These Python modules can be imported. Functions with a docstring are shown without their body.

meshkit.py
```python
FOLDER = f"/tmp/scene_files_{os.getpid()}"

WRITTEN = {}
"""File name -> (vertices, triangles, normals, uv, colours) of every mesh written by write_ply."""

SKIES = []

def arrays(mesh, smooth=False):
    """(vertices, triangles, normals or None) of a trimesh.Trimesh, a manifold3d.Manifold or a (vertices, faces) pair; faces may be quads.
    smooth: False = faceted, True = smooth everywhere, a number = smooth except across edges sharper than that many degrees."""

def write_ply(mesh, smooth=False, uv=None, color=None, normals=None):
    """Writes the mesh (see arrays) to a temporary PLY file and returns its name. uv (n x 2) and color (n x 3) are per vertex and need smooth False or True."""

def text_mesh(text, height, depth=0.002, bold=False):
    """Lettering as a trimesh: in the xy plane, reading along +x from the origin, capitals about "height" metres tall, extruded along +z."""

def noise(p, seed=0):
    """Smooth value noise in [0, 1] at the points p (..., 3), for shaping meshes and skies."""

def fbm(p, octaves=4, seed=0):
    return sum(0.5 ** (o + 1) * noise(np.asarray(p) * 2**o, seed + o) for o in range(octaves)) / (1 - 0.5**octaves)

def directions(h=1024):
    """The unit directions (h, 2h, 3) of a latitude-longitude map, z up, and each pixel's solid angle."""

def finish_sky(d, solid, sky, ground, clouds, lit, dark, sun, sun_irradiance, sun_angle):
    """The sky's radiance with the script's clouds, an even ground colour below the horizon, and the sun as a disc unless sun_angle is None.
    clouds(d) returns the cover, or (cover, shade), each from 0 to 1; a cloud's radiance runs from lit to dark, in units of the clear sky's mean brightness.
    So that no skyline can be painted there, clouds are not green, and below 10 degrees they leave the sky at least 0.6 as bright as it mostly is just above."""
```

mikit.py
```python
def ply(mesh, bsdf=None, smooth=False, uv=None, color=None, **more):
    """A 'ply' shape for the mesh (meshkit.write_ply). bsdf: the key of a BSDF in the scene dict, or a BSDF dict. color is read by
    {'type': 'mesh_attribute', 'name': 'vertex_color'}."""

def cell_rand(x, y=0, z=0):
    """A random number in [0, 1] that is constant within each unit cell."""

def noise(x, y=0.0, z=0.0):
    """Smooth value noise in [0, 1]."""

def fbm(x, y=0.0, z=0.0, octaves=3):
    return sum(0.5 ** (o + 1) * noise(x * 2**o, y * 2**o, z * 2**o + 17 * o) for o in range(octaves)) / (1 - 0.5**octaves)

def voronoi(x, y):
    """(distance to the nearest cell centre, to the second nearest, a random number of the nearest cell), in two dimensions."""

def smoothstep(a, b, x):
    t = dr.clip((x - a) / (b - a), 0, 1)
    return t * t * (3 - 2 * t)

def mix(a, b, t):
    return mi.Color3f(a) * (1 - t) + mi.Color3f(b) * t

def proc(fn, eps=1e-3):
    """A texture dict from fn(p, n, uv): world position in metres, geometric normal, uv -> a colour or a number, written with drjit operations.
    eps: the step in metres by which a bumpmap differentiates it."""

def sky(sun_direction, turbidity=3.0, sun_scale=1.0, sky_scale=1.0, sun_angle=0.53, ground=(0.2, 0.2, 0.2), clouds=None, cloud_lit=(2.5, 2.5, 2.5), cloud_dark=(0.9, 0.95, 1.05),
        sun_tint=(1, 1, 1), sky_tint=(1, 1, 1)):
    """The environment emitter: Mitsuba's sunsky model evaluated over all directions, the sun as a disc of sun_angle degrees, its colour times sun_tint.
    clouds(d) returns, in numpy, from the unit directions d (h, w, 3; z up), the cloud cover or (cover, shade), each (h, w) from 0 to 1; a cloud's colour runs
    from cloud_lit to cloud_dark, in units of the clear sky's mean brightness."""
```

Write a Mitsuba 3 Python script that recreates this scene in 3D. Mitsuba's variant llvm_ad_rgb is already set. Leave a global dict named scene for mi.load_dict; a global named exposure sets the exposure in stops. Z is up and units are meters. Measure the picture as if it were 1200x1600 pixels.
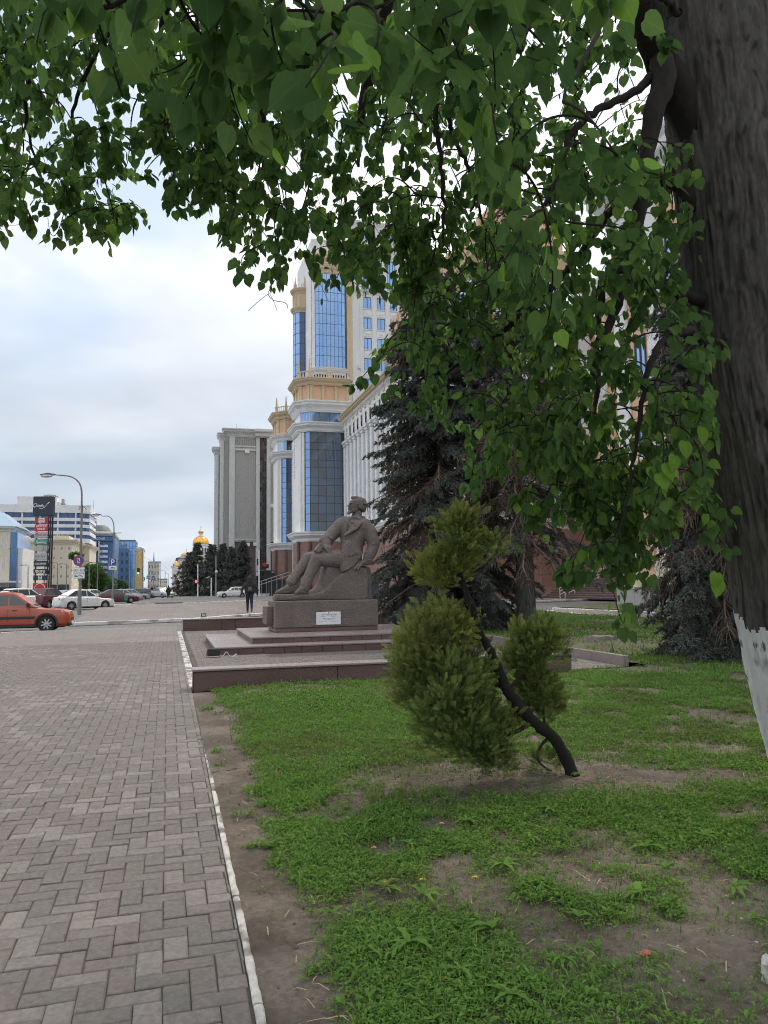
import math, random
import numpy as np, trimesh, drjit as dr, mitsuba as mi, mikit, meshkit
import manifold3d as m3
from shapely.geometry import Polygon, LineString, Point, box as sbox
from mikit import noise, fbm, cell_rand, smoothstep, mix
T = mi.ScalarTransform4f
scene, labels = {}, {}
rng = np.random.default_rng(7)

# ---------------- camera, sky, exposure
CAM = np.array([0.0, 0.0, 1.48]); FPX = 1180.0
_p, _r = math.atan(113.3 / FPX), math.radians(0.8)
FW = np.array([0, math.cos(_p), math.sin(_p)])
_U0 = np.array([0, -math.sin(_p), math.cos(_p)]); _R0 = np.array([1.0, 0, 0])
CR = math.cos(_r) * _R0 - math.sin(_r) * _U0
CU = math.cos(_r) * _U0 + math.sin(_r) * _R0
scene['camera'] = {'type': 'perspective', 'fov': math.degrees(2 * math.atan(600 / FPX)), 'fov_axis': 'x', 'near_clip': 0.05, 'far_clip': 6000.0,
                   'to_world': T().look_at(origin=CAM.tolist(), target=(CAM + FW).tolist(), up=CU.tolist())}
exposure = 2.48


def clouds(d):
    z = np.maximum(d[..., 2], 0.0)
    q = np.stack([d[..., 0] / (z + 0.25), d[..., 1] / (z + 0.25), z * 0], -1)
    a = meshkit.fbm(q * 1.7 + [3.1, 0.4, 0], 5, 3)
    b = meshkit.fbm(q * np.array([0.8, 2.2, 1]) + [7.7, 1.9, 0], 4, 9)
    c = meshkit.fbm(q * 4.2 + [1.3, 5.4, 0], 4, 21)
    high = np.clip((d[..., 2] - 0.10) / 0.36, 0, 1)
    cover = 1 - np.clip((a - 0.54) * 5.5, 0, 1) * np.clip((c - 0.36) * 6, 0, 1) * 0.6 * high
    shade = 0.92 - 0.82 * high + (b - 0.5) * 0.8 * (1 - 0.3 * high) + (c - 0.5) * 0.55 * (0.4 + high)
    return cover, np.clip(shade, 0, 1)


SUN = np.array([0.30, 0.62, 0.86])
scene['sky'] = mikit.sky(SUN, turbidity=4, sun_scale=0.22, sun_angle=14, clouds=clouds, cloud_lit=(2.2, 2.22, 2.25), cloud_dark=(0.98, 1.13, 1.32),
                         ground=(0.16, 0.16, 0.15))


# ---------------- measuring: points of the place from the photograph's pixels (1200 x 1600)
def ray(px, py):
    return FW * FPX + CR * (px - 600) - CU * (py - 800)


def at(px, py, y):
    d = ray(px, py)
    return CAM + d * (y / d[1])


def gnd(px, py, z=0.0):
    d = ray(px, py)
    return CAM + d * ((z - CAM[2]) / d[2])


_d = ray(262, 917.5)
US = np.array([_d[0], _d[1], 0]); US /= np.linalg.norm(US)      # along the street
VS = np.array([US[1], -US[0], 0])                               # across it, to the right
UP = np.array([0, 0, 1.0])


def W(s, t, z=0.0):
    return US * s + VS * t + UP * z


def st(p):
    return float(np.dot(p[:2], US[:2])), float(np.dot(p[:2], VS[:2]))


def gst(px, py, z=0.0):
    return st(gnd(px, py, z))


# ---------------- names
def numbered(key):
    used = lambda k: k in scene or k in labels or k in _roots
    if not used(key):
        return key
    k = _count.get(key, 0) + 1
    while used(f'{key}_{k:03d}'):
        k += 1
    _count[key] = k
    return f'{key}_{k:03d}'


_roots, _count = set(), {}


def lab(key, label=None, cat=None, group=None, kind=None):
    d = labels.setdefault(key, {})
    for a, b in (('label', label), ('category', cat), ('group', group), ('kind', kind)):
        if b:
            d[a] = b
    return key


def thing(name, label, cat, group=None):
    key = numbered(name)
    _roots.add(key)
    return lab(key, label, cat, group)


def put(name, mesh, bsdf, parent=None, smooth=False, uv=None, **kw):
    key = numbered(parent + '__' + name if parent else name)
    scene[key] = mikit.ply(mesh.mesh() if isinstance(mesh, MB) else mesh, bsdf, smooth=smooth, uv=uv if uv is not None else (mesh.uvs() if isinstance(mesh, MB) and mesh.uv else None), **kw)
    return key


# ---------------- meshes
BOXF = np.array([[0, 2, 3], [0, 3, 1], [4, 5, 7], [4, 7, 6], [0, 1, 5], [0, 5, 4], [2, 6, 7], [2, 7, 3], [0, 4, 6], [0, 6, 2], [1, 3, 7], [1, 7, 5]])


class MB:
    def __init__(self):
        self.v, self.f, self.uv, self.n = [], [], [], 0

    def add(self, v, f, uv=None):
        v = np.asarray(v, float); f = np.asarray(f, int)
        if f.shape[1] == 4:
            f = np.vstack([f[:, [0, 1, 2]], f[:, [0, 2, 3]]])
        self.v.append(v); self.f.append(f + self.n); self.n += len(v)
        if uv is not None:
            uv = np.asarray(uv, float)
            self.uv.append(np.broadcast_to(uv, (len(v), 2)) if uv.ndim == 1 else uv)
        return self

    def tm(self, m, M4=None, uv=None):
        v = np.asarray(m.vertices)
        if M4 is not None:
            v = v @ M4[:3, :3].T + M4[:3, 3]
        return self.add(v, m.faces, uv)

    def box(self, a, b, fr=None, uv=None):
        """a box from corner a to b in frame fr (x right, y outward, z up)"""
        a, b = np.minimum(a, b), np.maximum(a, b)
        v = np.array([[(a, b)[i][0], (a, b)[j][1], (a, b)[k][2]] for i in (0, 1) for j in (0, 1) for k in (0, 1)], float)
        f = np.array([[0, 1, 3], [0, 3, 2], [4, 6, 7], [4, 7, 5], [0, 4, 5], [0, 5, 1], [2, 3, 7], [2, 7, 6], [0, 2, 6], [0, 6, 4], [1, 5, 7], [1, 7, 3]])
        if fr is not None:
            v, flip = fr.map(v), fr.flip
            f = f[:, ::-1] if flip else f
        return self.add(v, f, uv)

    def cbox(self, a, b, c=0.01, fr=None, uv=None):
        """a box with chamfered edges"""
        a, b = np.minimum(a, b).astype(float), np.maximum(a, b).astype(float)
        c = min(c, (b - a).min() / 2.01)
        pts = []
        for i in (0, 1):
            for j in (0, 1):
                for k in (0, 1):
                    p = np.array([(a, b)[i][0], (a, b)[j][1], (a, b)[k][2]])
                    inn = np.array([1 - 2 * i, 1 - 2 * j, 1 - 2 * k]) * c
                    for ax in range(3):
                        q = p + inn; q[ax] = p[ax]
                        pts.append(q)
        h = hullm(np.array(pts))
        v, f = np.array(h.vertices), np.array(h.faces)
        if fr is not None:
            v = fr.map(v); f = f[:, ::-1] if fr.flip else f
        return self.add(v, f, uv)

    def tube(self, pts, rad, sides=8, uv=None, cap=True):
        v, f = tubem(pts, rad, sides, cap)
        return self.add(v, f, uv)

    def mesh(self):
        return np.vstack(self.v), np.vstack(self.f)

    def uvs(self):
        return np.vstack(self.uv)


def hullm(p):
    m = m3.Manifold.hull_points(np.asarray(p, float)).to_mesh()
    return trimesh.Trimesh(np.array(m.vert_properties[:, :3]), np.array(m.tri_verts), process=False)


class Fr:
    """a frame: origin, right, outward normal, up"""
    def __init__(self, o, r, n, u=UP):
        self.o, self.r, self.n, self.u = (np.asarray(x, float) for x in (o, r, n, u))
        self.flip = np.dot(np.cross(self.r, self.n), self.u) < 0

    def map(self, v):
        v = np.asarray(v, float)
        return self.o + v[..., 0:1] * self.r + v[..., 1:2] * self.n + v[..., 2:3] * self.u

    def M4(self):
        m = np.eye(4); m[:3, 0], m[:3, 1], m[:3, 2], m[:3, 3] = self.r, self.n, self.u, self.o
        return m


def tubem(pts, rad, sides=8, cap=True):
    p = np.asarray(pts, float); n = len(p)
    rad = np.broadcast_to(np.asarray(rad, float), (n,))
    t = np.gradient(p, axis=0) if n > 2 else np.repeat((p[1] - p[0])[None], 2, 0)
    t = t / (np.linalg.norm(t, axis=1, keepdims=True) + 1e-12)
    ref = np.array([0, 0, 1.0]) if np.abs(t[:, 2]).mean() < 0.8 else np.array([1.0, 0, 0])
    a = np.cross(t, ref); a /= np.linalg.norm(a, axis=1, keepdims=True) + 1e-12
    b = np.cross(t, a)
    an = np.arange(sides) * 2 * np.pi / sides
    v = p[:, None] + rad[:, None, None] * (np.cos(an)[None, :, None] * a[:, None] - np.sin(an)[None, :, None] * b[:, None])
    i, j = np.meshgrid(np.arange(n - 1), np.arange(sides), indexing='ij')
    q = np.stack([i * sides + j, i * sides + (j + 1) % sides, (i + 1) * sides + (j + 1) % sides, (i + 1) * sides + j], -1).reshape(-1, 4)
    f = np.vstack([q[:, [0, 1, 2]], q[:, [0, 2, 3]]])[:, ::-1]
    v = v.reshape(-1, 3)
    if cap and sides > 2:
        k = np.arange(1, sides - 1)
        f = np.vstack([f, np.stack([k * 0, k, k + 1], 1), np.stack([k * 0, k + 1, k], 1) + (n - 1) * sides])
    return v, f


def spline(pts, n):
    """a smooth polyline of n points through the given ones"""
    p = np.asarray(pts, float)
    if len(p) < 3:
        return np.linspace(p[0], p[-1], n)
    from scipy.interpolate import CubicSpline
    k = np.concatenate([[0], np.cumsum(np.linalg.norm(np.diff(p[:, :3], axis=0), axis=1) + 1e-9)])
    return CubicSpline(k / k[-1], p)(np.linspace(0, 1, n))


def prism(poly, z0, z1, fr=None):
    """an upright prism over a polygon (world xy, or frame's x and outward)"""
    m = trimesh.creation.extrude_polygon(poly if isinstance(poly, Polygon) else Polygon(poly), z1 - z0, engine='earcut')
    v = np.array(m.vertices) + [0, 0, z0]
    f = np.array(m.faces)
    if fr is not None:
        v = fr.map(v); f = f[:, ::-1] if fr.flip else f
    return v, f


def sweep_profile(path, prof, z0, closed=False):
    """a cornice: profile (outward, up) carried along a plan path (world xy, outward on the right hand when walking along it)"""
    P = np.asarray(path, float)[:, :2]; n = len(P)
    off = []
    for i in range(n):
        e0 = P[i] - P[i - 1] if (i > 0 or closed) else P[1] - P[0]
        e1 = P[(i + 1) % n] - P[i] if (i < n - 1 or closed) else P[-1] - P[-2]
        n0, n1 = (np.array([e[1], -e[0]]) / np.linalg.norm(e) for e in (e0, e1))
        m = n0 + n1
        off.append(m / max(np.dot(m, n0), 0.2) / 1.0 if np.linalg.norm(m) > 1e-6 else n0)
    off = np.array(off); off = off
    pr = np.asarray(prof, float); k = len(pr)
    v = np.array([[*(P[i] + off[i] * pr[j, 0]), z0 + pr[j, 1]] for i in range(n) for j in range(k)])
    fs = []
    for i in range(n - 1 + closed):
        i2 = (i + 1) % n
        for j in range(k):
            j2 = (j + 1) % k
            fs.append([i * k + j, i2 * k + j, i2 * k + j2, i * k + j2])
    f = np.array(fs); f = np.vstack([f[:, [0, 1, 2]], f[:, [0, 2, 3]]])
    if not closed:
        c = np.arange(1, k - 1)
        f = np.vstack([f, np.stack([c * 0, c, c + 1], 1), np.stack([c * 0, c + 1, c], 1) + (n - 1) * k])
    return v, f


# ---------------- materials
def M(name, base, rough=0.7, two=True, bump=None, bs=0.003, eps=2e-3, spec=0.5, metal=0.0, **kw):
    d = {'type': 'principled', 'base_color': mikit.proc(base) if callable(base) else base if isinstance(base, dict) else {'type': 'rgb', 'value': list(base)},
         'roughness': rough, 'specular': spec, **kw}
    if metal:
        d['metallic'] = metal
    if bump:
        d = {'type': 'bumpmap', 'tex': mikit.proc(bump, eps=eps), 'scale': bs, 'bsdf': d}
    scene[name] = {'type': 'twosided', 'bsdf': d} if two else d
    return name


def leafmat(name, base, rough=0.5, trans=0.7, spec=0.4):
    scene[name] = {'type': 'principledthin', 'base_color': mikit.proc(base) if callable(base) else {'type': 'rgb', 'value': list(base)}, 'roughness': rough, 'diff_trans': trans, 'eta': 1.4}
    return name


def c3(*a):
    return mi.Color3f(*a)


def srgb(r, g, b):
    return tuple(((c / 255) / 12.92 if c < 10 else ((c / 255 + 0.055) / 1.055) ** 2.4) for c in (r, g, b))
# ---------------- the place's materials
def _paver(p, n, uv):
    g = fbm(p.x * 60, p.y * 60, p.z * 20, 3)
    big = fbm(p.x * 0.7, p.y * 0.7, 3.0, 3)
    c = mix((0.130, 0.124, 0.113), (0.150, 0.130, 0.121), uv.x)
    c = mix(c, (0.235, 0.218, 0.21), smoothstep(0.5, 1.0, uv.y) * smoothstep(0.35, 0.65, big) * 0.6)
    spot = smoothstep(0.74, 0.8, noise(p.x * 130, p.y * 130, 0.5))
    return mix(c * (0.72 + 0.56 * g), (0.30, 0.285, 0.27), spot * 0.4)


def _farpave(p, n, uv):
    # paving far off: only the joints between the slabs and their tone
    s = p.x * float(US[0]) + p.y * float(US[1]); t = p.x * float(VS[0]) + p.y * float(VS[1])
    a, b = s * 10.0, t * 5.0
    tone = cell_rand(dr.floor(a), dr.floor(b), 4)
    j = dr.minimum(dr.minimum(a - dr.floor(a), 1 - a + dr.floor(a)), dr.minimum(b - dr.floor(b), 1 - b + dr.floor(b)))
    c = mix((0.145, 0.134, 0.127), (0.195, 0.176, 0.168), tone) * (0.8 + 0.4 * fbm(p.x * 0.5, p.y * 0.5, 1.0, 3))
    return mix((0.15, 0.135, 0.128), c, smoothstep(0.03, 0.10, j))


def _asphalt(p, n, uv):
    return mix((0.10, 0.105, 0.105), (0.16, 0.16, 0.155), fbm(p.x * 0.8, p.y * 0.8, 0, 3)) * (0.8 + 0.4 * noise(p.x * 40, p.y * 40, 0))


def _soil(p, n, uv):
    a = fbm(p.x * 3, p.y * 3, 0, 4)
    g = fbm(p.x * 45, p.y * 45, p.z * 30, 3)
    c = mix((0.066, 0.052, 0.041), (0.145, 0.121, 0.098), smoothstep(0.3, 0.7, a) * 0.7 + 0.3 * uv.x)
    c = c * (0.75 + 0.5 * noise(p.x * 160, p.y * 160, 2.5))
    far = smoothstep(9.0, 16.0, p.y)
    c = mix(c, (0.075, 0.10, 0.035), far * smoothstep(0.35, 0.55, a) * 0.75)
    chip = smoothstep(0.8, 0.83, noise(p.x * 70, p.y * 70, 1.5)) * uv.y
    return mix(c * (0.6 + 0.8 * g), (0.62, 0.60, 0.57), chip)


def _white(p, n, uv):
    w = fbm(p.x * 9, p.y * 9, p.z * 9, 4)
    return mix((0.16, 0.148, 0.135), (0.50, 0.49, 0.46), smoothstep(0.36, 0.60, w)) * (0.85 + 0.3 * noise(p.x * 60, p.y * 60, p.z * 60))


def _granite(p, n, uv):
    k = noise(p.x * 85, p.y * 85, p.z * 85)
    w = fbm(p.x * 2.5, p.y * 2.5, p.z * 5, 3)
    c = mix((0.110, 0.090, 0.082), (0.176, 0.147, 0.134), w)
    rough = smoothstep(0.2, 0.8, k)
    # rain streaks under the overhangs
    st_ = fbm(p.x * 6, p.y * 6, p.z * 0.8, 3)
    return c * (0.62 + 0.76 * rough) * (0.82 + 0.36 * st_)


def _redgran(p, n, uv):
    k = noise(p.x * 140, p.y * 140, p.z * 140)
    w = fbm(p.x * 1.5, p.y * 1.5, p.z * 3, 3)
    return mix((0.085, 0.05, 0.045), (0.16, 0.10, 0.092), w) * (0.55 + 0.9 * k)


def _topgran(p, n, uv):
    k = noise(p.x * 140, p.y * 140, p.z * 140)
    w = fbm(p.x * 1.1, p.y * 1.1, p.z * 3, 3)
    return mix((0.19, 0.155, 0.15), (0.30, 0.25, 0.24), w) * (0.7 + 0.6 * k)


def _bark(p, n, uv):
    # ridges run along the stem and wander; fine dark cracks between the plates
    w = noise(p.x * 5, p.y * 5, p.z * 4)
    a = noise(p.x * 36 + 5 * w, p.y * 36 + 5 * w, p.z * 2.2)
    b = noise(p.x * 85 + 7 * w, p.y * 85, p.z * 6)
    g = fbm(p.x * 150, p.y * 150, p.z * 28, 2)
    big = fbm(p.x * 2, p.y * 2, p.z * 1.2, 3)
    c = mix((0.048, 0.044, 0.041), (0.096, 0.088, 0.081), smoothstep(0.2, 0.8, a * 0.6 + b * 0.4)) * (0.65 + 0.7 * g) * (0.75 + 0.5 * big)
    c = mix(c, (0.016, 0.014, 0.012), smoothstep(0.34, 0.18, a) * 0.7)
    return mix(c, (0.11, 0.12, 0.08), smoothstep(0.76, 0.82, noise(p.x * 18, p.y * 18, p.z * 9)) * 0.3)


def _darkbark(p, n, uv):
    return mix((0.025, 0.02, 0.018), (0.075, 0.062, 0.052), fbm(p.x * 30, p.y * 30, p.z * 12, 3))


def _wash(p, n, uv):
    a = noise(p.x * 24 + 3 * noise(p.x * 3, p.y * 3, p.z * 2.5), p.y * 24, p.z * 2.2)
    g = fbm(p.x * 25, p.y * 25, p.z * 10, 4)
    w = smoothstep(0.22, 0.36, g) * smoothstep(0.05, 0.25, a)
    return mix((0.13, 0.115, 0.10), (0.60, 0.60, 0.61), w * smoothstep(0.18, 0.42, fbm(p.x * 14 + 9, p.y * 14, p.z * 6, 3)) * 0.75 + w * 0.25) * (0.78 + 0.4 * fbm(p.x * 6, p.y * 6, p.z * 2, 3))


def _linden(p, n, uv):
    young = smoothstep(0.86, 0.95, uv.x)
    c = mix((0.078, 0.158, 0.056), (0.165, 0.285, 0.080), uv.x)
    c = mix(c, (0.22, 0.40, 0.07), young)
    u = dr.abs(uv.y - 0.5)
    return c * (0.9 + 0.25 * smoothstep(0.03, 0.0, u))


def _grass(p, n, uv):
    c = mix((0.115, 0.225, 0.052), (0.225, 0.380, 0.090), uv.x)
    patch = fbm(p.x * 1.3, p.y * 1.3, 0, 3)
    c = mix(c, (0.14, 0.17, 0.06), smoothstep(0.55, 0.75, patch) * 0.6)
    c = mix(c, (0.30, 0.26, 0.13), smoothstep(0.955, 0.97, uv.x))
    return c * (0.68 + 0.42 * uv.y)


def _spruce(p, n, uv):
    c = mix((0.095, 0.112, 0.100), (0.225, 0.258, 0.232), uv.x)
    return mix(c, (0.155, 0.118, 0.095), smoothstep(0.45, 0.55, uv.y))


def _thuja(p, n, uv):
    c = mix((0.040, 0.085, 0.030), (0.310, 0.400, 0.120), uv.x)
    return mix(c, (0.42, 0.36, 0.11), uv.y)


def _plaster(p, n, uv):
    return mix((0.66, 0.67, 0.68), (0.78, 0.78, 0.77), fbm(p.x * 0.6, p.y * 0.6, p.z * 0.25, 3))


def _peach(p, n, uv):
    return mix((0.64, 0.40, 0.26), (0.71, 0.47, 0.32), fbm(p.x * 0.8, p.y * 0.8, p.z * 0.5, 3))


def _stone_clad(p, n, uv):
    return mix((0.235, 0.135, 0.108), (0.33, 0.20, 0.165), uv.x) * (0.8 + 0.4 * fbm(p.x * 6, p.y * 6, p.z * 6, 3))


M('paver_stone', _paver, 0.8)
M('joint_sand', (0.085, 0.076, 0.068), 0.95)
M('far_paving', _farpave, 0.75)
M('asphalt', _asphalt, 0.85)
M('soil', _soil, 0.95)
M('white_paint_stone', _white, 0.8)
M('white_kerb', lambda p, n, uv: mix((0.35, 0.34, 0.32), (0.70, 0.69, 0.67), smoothstep(0.3, 0.5, fbm(p.x * 3, p.y * 3, p.z * 3, 3))), 0.8)
M('granite', _granite, 0.75, bump=lambda p, n, uv: noise(p.x * 60, p.y * 60, p.z * 60) + 2.0 * noise(p.x * 22, p.y * 22, p.z * 22), bs=0.004, eps=3e-3)
M('red_granite', _redgran, 0.45)
M('top_granite', _topgran, 0.32, spec=0.6)
M('bark', _bark, 0.95)
M('dark_bark', _darkbark, 0.9)
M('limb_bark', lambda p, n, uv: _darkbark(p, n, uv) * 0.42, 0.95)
M('whitewash', _wash, 0.9)
leafmat('linden_leaf', _linden, 0.42, 1.25)
leafmat('grass_blade', _grass, 0.5, 0.7)
leafmat('spruce_needle', _spruce, 0.6, 0.25)
leafmat('thuja_scale', _thuja, 0.55, 0.4)
M('white_plaster', _plaster, 0.8)
M('peach_plaster', _peach, 0.8)
M('beige_trim', (0.60, 0.49, 0.33), 0.75)
M('red_cladding', _stone_clad, 0.4)
M('blue_glass', (0.24, 0.40, 0.66), 0.04, metal=0.78, spec=0.9)
M('pale_glass', (0.46, 0.58, 0.70), 0.05, metal=0.8, spec=0.9)
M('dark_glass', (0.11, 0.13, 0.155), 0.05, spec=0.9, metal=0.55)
M('window_frame', (0.07, 0.06, 0.06), 0.5)
M('white_frame', (0.7, 0.7, 0.7), 0.5)
M('grey_panel', (0.36, 0.36, 0.345), 0.6)
M('grey_panel_dark', (0.30, 0.30, 0.29), 0.6)
M('grey_trim', (0.55, 0.57, 0.56), 0.6)
M('brown_panel', (0.115, 0.085, 0.085), 0.6)
M('black_metal', (0.022, 0.023, 0.026), 0.45)
M('galvanised', (0.34, 0.35, 0.36), 0.45, metal=0.4)
M('pole_grey', (0.20, 0.20, 0.19), 0.6)
M('gold', (0.86, 0.46, 0.10), 0.28, metal=0.9)
M('cream', (0.62, 0.57, 0.46), 0.8)
M('yellow_wall', (0.62, 0.44, 0.17), 0.8)
M('navy_glass', (0.06, 0.10, 0.20), 0.06, spec=0.8, metal=0.4)
M('hotel_blue', (0.085, 0.17, 0.33), 0.4, metal=0.2)
M('mirror_blue', (0.22, 0.42, 0.74), 0.08, metal=0.7)
M('roof_red', (0.50, 0.10, 0.11), 0.6)
M('roof_grey', (0.15, 0.155, 0.17), 0.6)
M('sign_red', (0.52, 0.035, 0.04), 0.5)
M('sign_dark', (0.035, 0.042, 0.058), 0.5)
M('sign_grey', (0.42, 0.42, 0.43), 0.5)
M('sign_green', (0.07, 0.26, 0.20), 0.5)
M('sign_white', (0.75, 0.76, 0.78), 0.5)
M('sign_blue', (0.03, 0.09, 0.32), 0.45)
M('plaque', (0.70, 0.71, 0.73), 0.35)
M('plaque_ink', (0.16, 0.16, 0.17), 0.5)
M('car_orange', (0.36, 0.062, 0.022), 0.28, clearcoat=1.0, clearcoat_gloss=0.9)
M('car_white', (0.70, 0.70, 0.69), 0.3, clearcoat=1.0, clearcoat_gloss=0.9)
M('car_maroon', (0.085, 0.018, 0.022), 0.28, clearcoat=1.0, clearcoat_gloss=0.9)
M('car_silver', (0.38, 0.40, 0.42), 0.3, metal=0.4, clearcoat=1.0, clearcoat_gloss=0.9)
M('car_dark', (0.035, 0.042, 0.05), 0.28, clearcoat=1.0, clearcoat_gloss=0.9)
M('car_blue', (0.05, 0.085, 0.14), 0.28, clearcoat=1.0, clearcoat_gloss=0.9)
M('car_glass', (0.05, 0.06, 0.065), 0.05, spec=0.8)
M('tyre', (0.022, 0.022, 0.023), 0.85)
M('alloy', (0.50, 0.51, 0.52), 0.3, metal=0.7)
M('lamp_glass', (0.60, 0.61, 0.62), 0.12, metal=0.3)
M('red_lamp_glass', (0.45, 0.02, 0.02), 0.2)
M('black_plastic', (0.03, 0.03, 0.032), 0.6)
M('cloth_black', (0.022, 0.021, 0.023), 0.95)
M('cloth_navy', (0.03, 0.034, 0.055), 0.95)
M('cloth_grey', (0.12, 0.115, 0.115), 0.95)
M('cloth_red', (0.30, 0.05, 0.04), 0.95)
M('skin', (0.42, 0.26, 0.19), 0.6)
M('hair', (0.03, 0.022, 0.018), 0.8)
M('concrete_white', (0.74, 0.74, 0.72), 0.8)
M('dead_twig', (0.165, 0.122, 0.095), 0.9)
M('grey_wood', (0.18, 0.165, 0.15), 0.9)
M('flower_yellow', (0.85, 0.55, 0.02), 0.7)
M('wire', (0.06, 0.06, 0.065), 0.6)
# ---------------- the setting: ground, pavements, drive, lawn
T0, T1 = 0.36, 7.75            # terrace of the monument, across the street
S0, S1 = 11.35, 26.8           # and along it


# the kerb's measured line: t along s
_kp = sorted([gst(x, y) for x, y in ((412, 1610), (387, 1480), (364, 1375), (346, 1290), (328, 1200), (314, 1130), (302, 1078))])
kt = lambda s: float(np.interp(s, [a for a, _ in _kp], [b for _, b in _kp]))


def stpoly(pts):
    return Polygon([W(s, t)[:2] for s, t in pts])


def pxpoly(pts, z=0.0):
    return Polygon([gnd(x, y, z)[:2] for x, y in pts])


def sheet(name, poly, z0, z1, m, kind='structure'):
    k = put(name, prism(poly, z0, z1), m)
    return lab(k, kind=kind)


k = put('ground', prism(Polygon([(-3000, -800), (3000, -800), (3000, 4500), (-3000, 4500)]), -0.6, -0.16), 'asphalt'); lab(k, 'grey asphalt of the street and the drive', kind='structure')
# the drive that crosses in front of the plaza is the asphalt left between these raised sheets
near_edge = [gst(0, 988), gst(285, 977)]
se = near_edge[1][0]
PAVE = 22.0
sheet('pavement', stpoly([(-8, -14), (-8, kt(0) - 0.02), *[(a, b - 0.02) for a, b in _kp], (PAVE, T0 - 0.03), (PAVE, -14)]), -0.5, -0.012, 'joint_sand')
lab('pavement', 'herringbone paved walk of grey and pinkish concrete pavers')
sheet('far_pavement', stpoly([(PAVE + 0.004, -14), (PAVE + 0.004, T0 - 0.03), (se, T0 - 0.03), near_edge[0], (near_edge[0][0], -14)]), -0.5, -0.001, 'far_paving')
lab('far_pavement', 'far end of the paved walk by the drive')


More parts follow.
